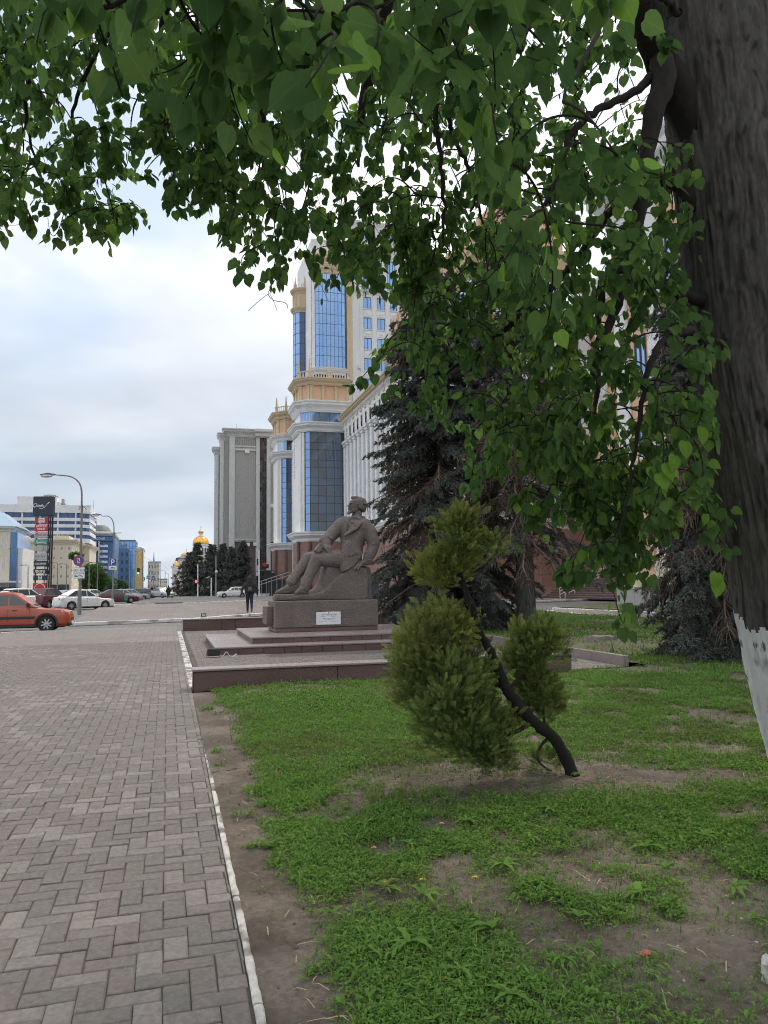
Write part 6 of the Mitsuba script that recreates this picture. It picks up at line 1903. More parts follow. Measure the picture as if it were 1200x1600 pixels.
# its left flank steps back twice
for (pa, pb, yt, ds, dp) in ((343.5, 359.5, 676.5, 1.0, 3.0), (335.5, 344.5, 699, 2.2, 2.5)):
    s_ = sG + ds; ta, tb = hz(pa, 800, s_)[0], hz(pb, 800, s_)[0]; zt_ = hz(345, yt, s_)[1]
    block(gb, s_, ta, tb, -.3, zt_ - 1.5, dp, 'grey_panel', 'flank')
    F = face_t(ta, tb, s_); put('pilaster', F.box(MB(), 0, .7, -.3, zt_ - 1.6, .001, .25, .05), 'grey_trim', gb)
    cornice(gb, pl2([(ta, s_ + dp), (ta, s_), (tb, s_)]), zt_ - 1.5, zt_, .6, 'grey_trim')
    put('flank_roof', prism(Polygon(pl2([(ta, s_), (tb, s_), (tb, s_ + dp), (ta, s_ + dp)])), zt_ - 1.4, zt_ - .05), 'grey_trim', gb)
for px, y in ((385, 706.5), (386, 851), (398.5, 850.5), (424.5, 790)): put('air_conditioner', FG.box(FG.box(MB(), XG(px) - .45, XG(px) + .45, yG(y) - .35, yG(y) + .35, .06, .5, .04), XG(px) - .25, XG(px) + .1, yG(y) - .2, yG(y) + .2, .501, .52), 'white_frame', gb)
for px, h in ((370, 14), (386, 9), (389, 7), (401, 6), (414, 9), (425, 7), (433, 9)): put('aerial', MB().tube([W(sG + 3, hz(px, 672, sG + 3)[0], yG(673)), W(sG + 3, hz(px, 672, sG + 3)[0], yG(673 - h))], .05, 5), 'galvanised', gb)
# cafe pavilion before it
sC = sG - 14
cf = thing('cafe_pavilion', 'low black cafe pavilion with pale lettering at the foot of the grey building', 'pavilion')
c0, c1 = hz(399, 900, sC)[0], hz(446, 900, sC)[0]; yC = lambda y: hz(420, y, sC)[1]
FC = face_t(c0, c1, sC); XC = lambda px: (px - 399) / 47 * FC.L
block(cf, sC + .3, c0 + .3, c1, -.2, yC(892), 8, 'black_metal')
put('fascia', FC.box(MB(), XC(412), XC(446), yC(901), yC(891), -.2, .4, .03), 'black_plastic', cf)
put('canopy', FC.box(MB(), XC(399), XC(433), yC(905), yC(900), -.1, 1.2, .05), 'black_plastic', cf)
put('window', FC.box(MB(), XC(400), XC(404), yC(900), yC(893), -.2, .35, .03), 'sign_white', cf)
put('poster', FC.box(MB(), XC(401), XC(405.5), yC(883), yC(873), .1, .3, .03), 'sign_dark', cf)
put('round_sign', MB().tube(FC.fr.map(np.array([[XC(412.5), .5, yC(882)], [XC(412.5), .7, yC(882)]])), 3.3 * FC.L / 47, 20), 'sign_red', cf)
put('sign_frame', FC.box(MB(), XC(406), XC(419.5), yC(888), yC(881.5), .1, .45, .03), 'black_plastic', cf)
tm = meshkit.text_mesh('LOTTE', 1.0, .05); w_ = tm.extents[0]
def text_on(parent, face, txt, xc, zc, h, m, d, bold=False, name='lettering'):
    tm = meshkit.text_mesh(txt, h, .03, bold); v = np.array(tm.vertices); v[:, 0] -= v[:, 0].min() + np.ptp(v[:, 0]) / 2; v[:, 1] -= h / 2
    P = face.fr.map(np.stack([v[:, 0] + xc, v[:, 2] + d, v[:, 1] + zc], -1))
    f = np.array(tm.faces); f = f if face.fr.flip else f[:, ::-1]
    k = put(name, (P, f), m, parent); lab(k, kind='stuff'); return k
text_on(cf, FC, 'LOTTE', XC(432), yC(893.5), .42, 'sign_white', .41); text_on(cf, FC, 'Mon', XC(436), yC(898.5), .5, 'sign_white', .41)
# ramp with railings at the end bay's corner
rp = thing('stair_parapet', 'dark low parapet with pale sloping handrails beside the granite base of the university', 'stairs')
sR = SE + 4; r0, r1 = hz(421, 910, sR)[0], hz(445, 910, sR)[0]; yR = lambda y: hz(430, y, sR)[1]
block(rp, sR, r0, r1, -.1, yR(906), 1.5, 'black_plastic', 'parapet')
for o in (0, 5): put('rail', MB().tube([W(sR - .5, hz(404, 910, sR)[0], yR(914 - o)), W(sR - .5, hz(452, 910, sR)[0], yR(899 - o))], .07, 6), 'galvanised', rp)
for px in (408, 416, 424, 432, 440): put('post', MB().tube([W(sR - .5, hz(px, 910, sR)[0], -.05), W(sR - .5, hz(px, 910, sR)[0], yR(909 - (px - 404) * .31))], .05, 5), 'galvanised', rp)
put('ramp', prism(Polygon(pl2([(r0 - 3, sR - .3), (r0 - .05, sR - .3), (r0 - .05, sR + 1.5), (r0 - 3, sR + 1.5)])), -.1, .35), 'grey_trim', rp)

# cathedral with its golden dome
ca = thing('cathedral', 'white cathedral with one big golden dome behind the far spruces', 'church')
Yc = 420; C0 = at(313.5, 870, Yc); zc_ = lambda y: at(313.5, y, Yc)[2]; rD = 11.8 / 1180 * Yc
def lathe(c, prof, n=28):
    an = np.arange(n) * 2 * np.pi / n; k = len(prof)
    v = np.array([[c[0] + r * math.cos(a), c[1] + r * math.sin(a), z] for r, z in prof for a in an]); f = []
    for i in range(k - 1):
        for j in range(n): f.append([i * n + j, i * n + (j + 1) % n, (i + 1) * n + (j + 1) % n, (i + 1) * n + j])
    return v, np.array(f)
def dome(parent, c, r, z0, z1, m='gold', name='dome', bulge=1.06):
    n = 12; pr = [(r * (math.cos(a) ** .8) * (1 + (bulge - 1) * math.sin(2 * a)), z0 + (z1 - z0) * math.sin(a)) for a in np.linspace(0, math.pi / 2 - .02, n)]
    k = put(name, lathe(c, pr), m, parent, smooth=60)
    rb = MB()
    for j in range(12):
        a = j * math.pi / 6; rb.tube([[c[0] + (q[0] + .03 * r) * math.cos(a), c[1] + (q[0] + .03 * r) * math.sin(a), q[1]] for q in pr[:-1]], .02 * r, 4)
    kk = put('dome_ribs', rb, m, k); lab(kk, kind='stuff')
dome(ca, C0, rD, zc_(851), zc_(838))
put('lantern', lathe(C0, [(rD * .26, zc_(838.4)), (rD * .26, zc_(833.5)), (rD * .34, zc_(833.2)), (rD * .3, zc_(832.8))]), 'white_plaster', ca); dome(ca, C0, rD * .30, zc_(833), zc_(828.5), name='lantern_dome', bulge=1.35)
put('cross', MB().tube([[*C0[:2], zc_(828.8)], [*C0[:2], zc_(822)]], .12, 5).tube([[C0[0] - .7, C0[1], zc_(824.2)], [C0[0] + .7, C0[1], zc_(824.2)]], .1, 5), 'gold', ca)
put('drum', lathe(C0, [(rD * .97, zc_(876)), (rD * .97, zc_(853.4)), (rD * 1.1, zc_(852.6)), (rD * 1.1, zc_(851.2)), (rD * .9, zc_(850.9))]), 'white_plaster', ca, smooth=30)
for j in range(16):
    a = j * math.pi / 8 + .1; c = np.array([C0[0] + rD * .97 * math.cos(a), C0[1] + rD * .97 * math.sin(a)]); F = Face(c + .5 * np.array([math.sin(a), -math.cos(a)]) * -1, c + .5 * np.array([math.sin(a), -math.cos(a)]))
    put('window', F.box(MB(), .1, .9, zc_(868), zc_(857), -.3, .12), 'smoky_glass', ca)
put('nave', prism(Polygon([(C0[0] + a, C0[1] + b) for a, b in ((-8, -8), (8, -8), (8, 8), (-8, 8))]), 0, zc_(875.5)), 'white_plaster', ca)

# yellowish building right of the street with a small golden dome, then a white one
yb = thing('yellow_house', 'pale yellow house with grey roof and a small golden cupola, left of the far spruces', 'building')
s, t0, t1, z = tbox(279, 300, 872, 230, 20); block(yb, s, t0, t1 + 6, -.2, z, 30, 'cream')
rv = np.array([W(s - .6, t0 - .8, z), W(s - .6, t1 + 6, z), W(s + 30, t1 + 6, z), W(s + 30, t0 - .8, z), W(s + 6, t0 + 4, z + 2.2), W(s + 6, t1 + 3, z + 2.2), W(s + 24, t1 + 3, z + 2.2), W(s + 24, t0 + 4, z + 2.2)])
h = hullm(rv); put('roof', (h.vertices, h.faces), 'roof_grey', yb)
F = face_t(t0, t1 + 6, s)
for i in range(3):
    for zf in (1.5, 5.2): window(yb, F, .8 + i * 2.0, 1.7 + i * 2.0, zf, zf + 1.9, glass='smoky_glass', frame='white_frame', d=.16)
Cc = at(291, 868, 238); zk = lambda y: at(291, y, 238)[2]
put('cupola_drum', lathe(Cc, [(1.0, z + 1), (1.0, zk(870))]), 'white_plaster', yb); dome(yb, Cc, 1.35, zk(870.5), zk(863.5), name='cupola', bulge=1.3); put('spire', MB().tube([[*Cc[:2], zk(863.6)], [*Cc[:2], zk(857)]], .07, 5), 'gold', yb)
wh = thing('white_chapel', 'small white columned building with a golden cap at the end of the street', 'building')
s, t0, t1, z = tbox(269, 281, 888, 300, 12); block(wh, s, t0, t1, -.2, z, 14, 'white_plaster'); cornice(wh, pl2([(t0, s + 14), (t0, s), (t1, s)]), z - .1, z + 1.0, .5, 'white_plaster')
Cc = at(277, 885, 305); zk = lambda y: at(277, y, 305)[2]; put('drum', lathe(Cc, [(1.7, z), (1.7, zk(884.5))]), 'white_plaster', wh); dome(wh, Cc, 1.75, zk(885), zk(878), name='cap')
F = face_t(t0, t1, s)
for i in range(4): put('column', MB().tube(F.fr.map(np.array([[.3 + i * (F.L - .6) / 3, .35, 0], [.3 + i * (F.L - .6) / 3, .35, z - .2]])), .2, 8), 'white_plaster', wh)
put('porch', F.box(MB(), F.L * .35, F.L * .95, 3.4, 4.6, .6, 2.2, .05), 'yellow_wall', wh)

# ---- left side of the street, from the far end towards us
def rowhouse(name, label, px0, px1, ytop, Y, depth, m, rows, cols, glass='smoky_glass', frame='white_frame', wf=.5, hf=.55, z0f=.5, corn='white_plaster', side_cols=0, trim=None):
    k = thing(name, label, 'building')
    s, t0, t1, z = tbox(px0, px1, ytop, Y, depth)
    block(k, s + .2, t0 + .1, t1 - .2, -.3, z, depth, m)
    for F, nc in ((face_t(t0, t1, s), cols), (Face(W(s, t1)[:2], W(s + depth, t1)[:2]), side_cols)):
        if not nc: continue
        hgt = z - z0f; rh = hgt / rows
        hol = [(F.L * (i + .5 - wf / 2) / nc, F.L * (i + .5 + wf / 2) / nc, z0f + rh * (j + .5 - hf / 2), z0f + rh * (j + .5 + hf / 2)) for i in range(nc) for j in range(rows)]
        wall_with_holes(k, F, 0, F.L, -.3, z, hol, m, thick=.2, name='facade')
        for q in hol: window(k, F, *q, glass=glass, frame=frame, rec=.12, sill=trim)
    if corn: cornice(k, pl2([(t0, s), (t1, s), (t1, s + depth)]), z, z + 1.0, .6, corn)
    put('roof_slab', prism(Polygon(pl2([(t0 + .1, s + .1), (t1 - .1, s + .1), (t1 - .1, s + depth), (t0 + .1, s + depth)])), z, z + .8), 'roof_grey', k)
    return k, s, t0, t1, z


rowhouse('low_house', 'low pinkish house at the very end of the street', 248, 262, 906, 520, 20, 'cream', 2, 4, corn=None)
k, s, t0, t1, z = rowhouse('pale_house', 'pale house with a thin spire beyond the yellow gabled house', 231, 249, 880, 400, 20, 'cream', 4, 4, side_cols=3)
put('spire', MB().tube([W(s + 4, t1 - 3, z), W(s + 4, t1 - 3, z + 6)], [.5, .05], 6), 'roof_grey', k)
k, s, t0, t1, z = rowhouse('yellow_gabled_house', 'yellow house with rounded gables and a pale side front, right of the mirrored blue block', 211, 222, 860, 330, 26, 'yellow_wall', 7, 1, wf=.12, hf=.3, side_cols=5)
for i, c in enumerate((.25, .75)):
    F = face_t(t0, t1, s); gm = MB(); n = 12; r = F.L * .2
    pts = [(F.L * c - r * math.cos(math.pi * q / n), z + .9 + r * 1.1 * math.sin(math.pi * q / n)) for q in range(n + 1)]
    v = np.array([[x, d, zz_] for d in (-.4, .1) for x, zz_ in pts]); h = hullm(v); gm.add(F.fr.map(np.array(h.vertices)), h.faces[:, ::-1] if F.fr.flip else h.faces)
    put('gable', gm, 'cream', k)
k, s, t0, t1, z = rowhouse('mirror_block', 'bright mirrored blue glass office block with a darker lower wing', 179, 211, 846, 370, 30, 'hotel_blue', 1, 1, wf=.01, hf=.01, corn=None, glass='mirror_blue')
F = face_t(t0, t1, s - .35); glazing(k, F, 0, F.L, list(np.linspace(0, z, 8)), 7, ['mirror_blue', 'mirror_blue', 'blue_glass'], seed=801, mull=.15, frame='hotel_blue')
s2 = s - 12; a0, a1 = hz(179, 900, s2)[0], hz(202, 900, s2)[0]; zt_ = hz(190, 858, s2)[1]
block(k, s2, a0, a1, -.3, zt_, 10, 'hotel_blue', 'lower_wing'); F = face_t(a0, a1, s2 - .02)
for i in range(3):
    for j in range(5): window(k, F, F.L * (i + .3) / 3, F.L * (i + .62) / 3, 2 + j * zt_ / 5.5, 3.8 + j * zt_ / 5.5, glass='navy_glass', frame='sign_dark', d=.14, sill=None, bars=0)
# the hotel: white ribs, balconies, saucer roof, drum and mast
k, s, t0, t1, z = rowhouse('hotel', 'blue hotel with white vertical ribs, a saucer shaped roof and round lookout', 128, 178, 838, 300, 30, 'hotel_blue', 1, 1, wf=.01, hf=.01, corn=None)
F = face_t(t0, t1, s); kx_ = F.L / 50; XH = lambda px: (px - 128) * kx_; zh = lambda y: hz(150, y, s)[1]
for px in (133.5, 138.5, 143.5, 148.5, 153.5): put('rib', F.box(MB(), XH(px) - .28, XH(px) + .28, 0, zh(845.5), 0, .7, .05), 'white_plaster', k)
for a, b in ((134, 138), (139, 143), (144, 148), (149, 153)):
    for j in range(9):
        z0 = 2 + j * (zh(846) - 2) / 9; put('window', F.box(MB(), XH(a) + .15, XH(b) - .15, z0, z0 + 1.7, 0, .12), 'navy_glass', k)
for j in range(8):
    z0 = 3 + j * (zh(847) - 3) / 8
    put('balcony', F.box(F.box(MB(), XH(155), XH(168), z0, z0 + .2, 0, 1.3, .02), XH(155), XH(168), z0 + .21, z0 + .95, 1.2, 1.3), 'pale_glass', k); put('window', F.box(MB(), XH(155.3), XH(167.7), z0 + .3, z0 + 2.0, 0, .1), 'navy_glass', k)
put('sign_band', F.box(MB(), XH(128), XH(178), zh(845.3), zh(838.5), 0, .9, .05), 'hotel_blue', k)
text_on(k, F, 'ОТЕЛЬ РОССИЯ', XH(143.5), zh(841.8), .82, 'sign_white', .92, True)
put('cornice_ring', F.box(F.box(MB(), XH(127), XH(179), zh(837), zh(834.5), -12, .6, .1), XH(126.5), XH(179.5), zh(834.4), zh(831), -12, 1.6, .2), 'white_plaster', k)
c = F.fr.map(np.array([[XH(152), -5, 0]]))[0]
put('saucer_roof', lathe(c, [(XH(20 + 128) , zh(830.8)), (XH(20 + 128) * .98, zh(829)), (XH(14 + 128), zh(822)), (XH(9 + 128), zh(819.5)), (.1, zh(819))]), 'roof_grey', k, smooth=40)
c = F.fr.map(np.array([[XH(141), -5, 0]]))[0]; r_ = XH(6.2 + 128)
put('lookout', lathe(c, [(r_, zh(821)), (r_, zh(813.5)), (r_ * 1.04, zh(813.4)), (r_ * 1.04, zh(811)), (r_, zh(810.9)), (r_, zh(808.6)), (r_ * 1.06, zh(808.5)), (r_ * .6, zh(804.5)), (.1, zh(803.8))]), 'hotel_blue', k, smooth=40)
put('lookout_band', lathe(c, [(r_ * 1.02, zh(813.3)), (r_ * 1.07, zh(813.2)), (r_ * 1.07, zh(810.2)), (r_ * 1.02, zh(810.1))]), 'white_plaster', k)
put('mast', MB().tube([[*c[:2], zh(804)], [*c[:2], zh(780)]], [.22, .06], 5), 'galvanised', k)

# banded white and blue office block
of = thing('banded_office', 'white office block with continuous dark blue window bands, behind the sign pylon', 'building')
s, t0, t1, z = tbox(0, 121.5, 789, 260, 30)
t0 -= 25
zo = lambda y, px=90: hz(px, y, s)[1]
F = face_t(t0, t1, s); XO = lambda px: F.L - (121.5 - px) * ((t1 - t0 - 25) / 121.5)
bands = [(809, 801), (819, 814), (829.5, 824), (841, 835), (853.5, 848), (864, 858), (875, 869), (886, 880), (897, 891)]
F2 = Face(W(s, t1)[:2], W(s + 3.6, t1 + 3.2)[:2]); F3 = Face(W(s + 3.6, t1 + 3.2)[:2], W(s + 24, t1 + 3.4)[:2])
put('core', prism(Polygon(pl2([(t0, s + .6), (t1 - .3, s + .6), (t1 + 2.6, s + 4), (t1 + 2.8, s + 24), (t0, s + 24)])), 0, zo(790)), 'navy_glass', of)
prev = -.3
for i, (a, b) in enumerate(sorted([(zo(a), zo(b)) for a, b in bands])):
    for G in (F, F2, F3): put('spandrel', G.box(MB(), 0, G.L, prev, a, -.5, .12 if G is F else .1), 'white_plaster', of)
    nW = 26
    for q in range(nW):
        x0, x1 = F.L * q / nW, F.L * (q + 1) / nW
        if q % 3 == 1: put('pier', F.box(MB(), x0 + .5, x1 - .9, a, b, -.5, -.05), 'pale_glass' if q % 2 else 'white_plaster', of)
        else: put('window', F.box(MB(), x0 + .08, x1 - .08, a, b, -.5, -.2), 'navy_glass', of)
    for G in (F2, F3):
        for q in range(3): put('window', G.box(MB(), G.L * q / 3 + .1, G.L * (q + 1) / 3 - .1, a, b, -.4, -.2), 'navy_glass', of)
    prev = b
for G in (F, F2, F3): put('parapet', G.box(MB(), 0, G.L, prev, zo(789), -.5, .2), 'white_plaster', of)
put('roof_storey', prism(Polygon(pl2([(hz(26, 780, s)[0], s + 1), (hz(88, 780, s)[0], s + 1), (hz(88, 780, s)[0], s + 14), (hz(26, 780, s)[0], s + 14)])), zo(790), zo(776)), 'white_plaster', of)
put('roof_step', prism(Polygon(pl2([(hz(88, 780, s)[0] + .02, s + 2), (hz(92, 780, s)[0], s + 2), (hz(92, 780, s)[0], s + 12), (hz(88, 780, s)[0] + .02, s + 12)])), zo(790), zo(783)), 'white_plaster', of)
for pa, pb, yt in ((65, 70, 771.5), (70.5, 76, 771), (77, 84, 771.2), (84.5, 87, 773)): put('roof_plant', prism(Polygon(pl2([(hz(pa, 780, s)[0], s + 4), (hz(pb, 780, s)[0], s + 4), (hz(pb, 780, s)[0], s + 7), (hz(pa, 780, s)[0], s + 7)])), zo(776), zo(yt)), 'grey_panel_dark', of)
for pa, pb, yt in ((91, 99, 784), (93, 97, 777), (102, 106, 786.5)): put('roof_vent', prism(Polygon(pl2([(hz(pa, 780, s)[0], s + 5), (hz(pb, 780, s)[0], s + 5), (hz(pb, 780, s)[0], s + 8), (hz(pa, 780, s)[0], s + 8)])), zo(790), zo(yt)), 'grey_panel', of)
# cream classical house before it
k, s, t0, t1, z = rowhouse('cream_house', 'cream classical house with heavy stepped cornices and small paired windows', 78, 112, 850, 190, 30, 'cream', 4, 3, wf=.32, hf=.4, z0f=3.5, corn=None, side_cols=6)
cornice(k, pl2([(t0, s), (t1, s), (t1, s + 30)]), z - .2, z + 1.1, 1.1, 'cream'); put('attic', prism(Polygon(pl2([(t0, s + 1), (t1 - 1, s + 1), (t1 - 1, s + 28), (t0, s + 28)])), z + 1.0, z + 2.2), 'cream', k)
put('shop_front', face_t(t0, t1, s).box(MB(), .5, t1 - t0 - .5, .1, 2.6, .001, .2, .03), 'sign_dark', k)
s2 = s + 22; a0, a1 = hz(110, 900, s2)[0], hz(139, 900, s2)[0]; zt_ = hz(125, 858, s2)[1]
block(k, s2, a0, a1, -.3, zt_, 20, 'cream', 'rear_wing'); cornice(k, pl2([(a0, s2), (a1, s2), (a1, s2 + 20)]), zt_, zt_ + 1.2, .9, 'cream'); F = face_t(a0, a1, s2)
for i in range(3):
    for zf in (2.0, 5.6): window(k, F, F.L * (i + .3) / 3, F.L * (i + .7) / 3, zf, zf + 1.8, d=.15, sill='cream', glass='smoky_glass', frame='white_frame')
# left part of it between pylon and red roof
k, s, t0, t1, z = rowhouse('cream_porch_house', 'small cream house with a stepped cornice just left of the sign pylon', 42, 58, 852, 185, 14, 'cream', 2, 2, wf=.3, hf=.35, corn='cream')
k, s, t0, t1, z = rowhouse('red_roof_house', 'low yellow panelled house with a bright red pitched roof', 22, 51, 879, 160, 16, 'cream', 1, 1, wf=.01, hf=.01, corn='white_plaster')
F = face_t(t0, t1, s); put('yellow_panel', F.box(MB(), F.L * .05, F.L * .58, .3, z - 1.0, .001, .08, .02), 'yellow_wall', k)
h = hullm(np.array([W(s - .8, t0 - .5, z + 1), W(s - .8, t1 + .8, z + 1), W(s + 14, t1 + .8, z + 1), W(s + 14, t0 - .5, z + 1), W(s + 6, t0 - .5, z + 3.1), W(s + 6, t0 + 1.2, z + 3.1)])); put('roof', (h.vertices, h.faces), 'roof_red', k)
# nearest house at the left edge
k, s, t0, t1, z = rowhouse('gabled_house', 'pale house with tall windows and a blue glass gable at the left edge', -30, 14, 831, 130, 18, 'cream', 3, 5, wf=.35, hf=.62, corn='grey_trim', glass='smoky_glass')
h = hullm(np.array([W(s + .5, t0, z + 1), W(s + .5, t1 + 1.0, z + 1), W(s + 14, t1 + 1.0, z + 1), W(s + 14, t0, z + 1), W(s + 3, t0, z + 4), W(s + 3, t1 - 2.2, z + 3.8), W(s + 10, t1 - 2.2, z + 3.8)])); put('glass_gable', (h.vertices, h.faces), 'pale_glass', k)
F = Face(W(s + .02, t1 + .02)[:2], W(s + .6, t1 + 1.1)[:2]); put('blue_bay', prism(Polygon(pl2([(t1 + .02, s + .4), (t1 + 1.0, s + .9), (t1 + 1.0, s + 14), (t1 + .02, s + 14)])), 0, z), 'mirror_blue', k); put('end_wall', prism(Polygon(pl2([(t1 + 1.02, s + 1.5), (t1 + 1.8, s + 1.5), (t1 + 1.8, s + 13), (t1 + 1.02, s + 13)])), 0, hz(20, 855, s)[1]), 'white_plaster', k)
put('canopy', face_t(t0, t1 + 2, s).box(MB(), 0, t1 + 2 - t0, hz(10, 911, s)[1], hz(10, 908, s)[1], .1, 2.5, .05), 'grey_trim', k); put('shop_front', face_t(t0, t1 + 2, s).box(MB(), .3, t1 + 1.5 - t0, 0, 1.9, .01, .25), 'sign_dark', k)

# a leafy street tree and low shrubs before the hotel
def round_tree(name, label, base, H, R, n, seed, size=.3, trunk=True, cat='tree'):
    rg = np.random.default_rng(seed); k = thing(name, label, cat); base = np.asarray(base, float)
    if trunk: put('trunk', MB().tube([base - [0, 0, .1], base + [.1, 0, H * .45], base + [0, 0, H * .8]], [.2, .14, .05], 8), 'dark_bark', k)
    u = rg.normal(0, 1, (n, 3)); u /= np.linalg.norm(u, axis=1, keepdims=True); r = rg.uniform(.5, 1, n) ** .5
    r *= .72 + .55 * meshkit.noise(u * 2.4 + seed, seed)
    p = base + [0, 0, H * .55] + u * r[:, None] * [R, R, H * .47]; p[:, 2] = np.maximum(p[:, 2], base[2] + .1)
    v, f, uv = place_leaves(p, u * .4 + rg.normal(0, .6, (n, 3)) + [0, 0, -.5], rg.normal(0, .6, (n, 3)) + [0, 0, .9], rg.uniform(.6, 1.2, n) * size, np.clip(rg.normal(.25, .2, n), 0, .8))
    kk = put('crown', (v, f), 'linden_leaf', k, smooth=True, uv=uv); lab(kk, kind='stuff')
p = at(146, 915, 125); p[2] = -.1
round_tree('street_tree', 'round green street tree in front of the blue hotel', p, at(146, 879, 125)[2], 2.1, 5000, 71, .22)
for i, (px, yt, r, lb) in enumerate(((166, 900, 1.0, 'low green shrub right of the round street tree'), (181, 903, 1.2, 'low rounded shrub below the parking sign'), (192, 907, .9, 'small pale shrub at the foot of the mirrored block'))):
    p = at(px, 916, 130); p[2] = -.1; round_tree('street_shrub', lb, p, at(px, yt, 130)[2] + .1, r, 900, 80 + i, .2, False, 'shrub')
# ---------------- lamps, signs, the sign pylon
def lamp_post(label, px, yb, head, Y, reach_y, zb=0.0, r=.09):
    k = thing('street_lamp', label, 'street lamp')
    p = at(px, yb, Y); p[2] = zb
    hd = at(*head, Y); zt = hd[2]
    x = p[0]; bend = [[x, Y, zt - 2.0], [x - .03, Y, zt - 1.2], [x - .25, Y, zt - .45], [x - .75, Y, zt - .1], [x - 1.4, Y, zt], [hd[0] + .5, Y, zt + .05]]
    put('pole', MB().tube([[x, Y, zb - .2], [x, Y, zb + 1.3], [x, Y, zb + 1.32], [x, Y, zt - 2.0]], [r * 1.35, r * 1.3, r, r * .75], 12), 'pole_grey', k, smooth=40)
    put('arm', MB().tube(spline(bend, 20), np.linspace(r * .72, .035, 20), 8), 'pole_grey', k, smooth=True)
    h = hd + [0, 0, .02]
    body = hullm(np.array([[h[0] + .55, Y - .06, h[2] + .06], [h[0] + .55, Y + .06, h[2] + .06], [h[0] + .1, Y - .17, h[2] + .14], [h[0] + .1, Y + .17, h[2] + .14], [h[0] - .45, Y - .13, h[2] + .05], [h[0] - .45, Y + .13, h[2] + .05], [h[0] + .5, Y, h[2] - .02], [h[0] - .4, Y, h[2] - .05]]))
    kk = put('lamp_head', body, 'galvanised', k, smooth=30)
    v = np.array(trimesh.creation.icosphere(2).vertices) * [.38, .15, .11] + [h[0] - .05, Y, h[2] - .05]
    put('lens', (v, trimesh.creation.icosphere(2).faces), 'lamp_glass', kk, smooth=True)
    return k, p, zt


def sign_face(Y, px, yc):
    p = at(px, yc, Y); return Fr(p, np.array([1.0, 0, 0]), np.array([0, -1.0, 0])), p


def disc(fr, r, d, m, parent, name, n=36, r0=0):
    an = np.arange(n) * 2 * np.pi / n
    mb = MB(); P = Polygon([(r * math.cos(a), r * math.sin(a)) for a in an], [[(r0 * math.cos(a), r0 * math.sin(a)) for a in an[::-1]]] if r0 else None)
    t = trimesh.creation.extrude_polygon(P, d[1] - d[0], engine='earcut'); v = np.array(t.vertices)
    return put(name, (fr.map(np.stack([v[:, 0], v[:, 2] + d[0], v[:, 1]], -1)), np.array(t.faces)[:, ::-1] if not fr.flip else t.faces), m, parent)


def plate(fr, pts, d, m, parent, name):
    t = trimesh.creation.extrude_polygon(Polygon(pts), d[1] - d[0], engine='earcut'); v = np.array(t.vertices)
    return put(name, (fr.map(np.stack([v[:, 0], v[:, 2] + d[0], v[:, 1]], -1)), np.array(t.faces)[:, ::-1] if not fr.flip else t.faces), m, parent)


def fr_text(fr, txt, xc, zc, h, m, d, parent, bold=True, name='lettering'):
    tm = meshkit.text_mesh(txt, h, .004, bold); v = np.array(tm.vertices); v[:, 0] -= v[:, 0].min() + np.ptp(v[:, 0]) / 2; v[:, 1] -= h / 2
    k = put(name, (fr.map(np.stack([v[:, 0] + xc, v[:, 2] + d, v[:, 1] + zc], -1)), np.array(tm.faces)[:, ::-1] if not fr.flip else tm.faces), m, parent); lab(k, kind='stuff'); return k


def rect(x0, x1, z0, z1): return [(x0, z0), (x1, z0), (x1, z1), (x0, z1)]


k1, p1, z1 = lamp_post('tall grey street lamp with round no parking sign, nearest of the lamps on the left', 124, 956, (74, 743), 48.0, None)
br = thing('wire_bracket', 'thin steel bracket reaching right from the nearest street lamp', 'bracket')
q = at(122.8, 791, 48.0); e = at(143, 790.5, 48.0); put('rod', MB().tube([q, e], .02, 6), 'wire', br); put('brace', MB().tube(spline([at(122.8, 797, 48), at(126, 793.5, 48), at(132, 793, 48), at(135, 796, 48)], 10), .018, 6), 'wire', br)
Ys = 47.8
sg = thing('no_parking_sign', 'round blue no parking sign with red ring and two white plates on the nearest lamp', 'road sign')
fr, c = sign_face(Ys, 123, 876); u_ = Ys / FPX
disc(fr, 8.4 * u_, (0, .02), 'galvanised', sg, 'backing'); disc(fr, 8.3 * u_, (.021, .026), 'sign_red', sg, 'ring', r0=6.9 * u_); disc(fr, 6.85 * u_, (.021, .024), 'sign_blue', sg, 'field')
for x in (-1.7, .7): plate(fr, rect(x * u_, (x + 1.3) * u_, -4.0 * u_, 4.0 * u_), (.0245, .027), 'sign_white', sg, 'stripe')
plate(fr, [(-5.3 * u_, 4.5 * u_), (-4.3 * u_, 5.5 * u_), (5.3 * u_, -4.5 * u_), (4.3 * u_, -5.5 * u_)], (.0275, .030), 'sign_red', sg, 'slash')
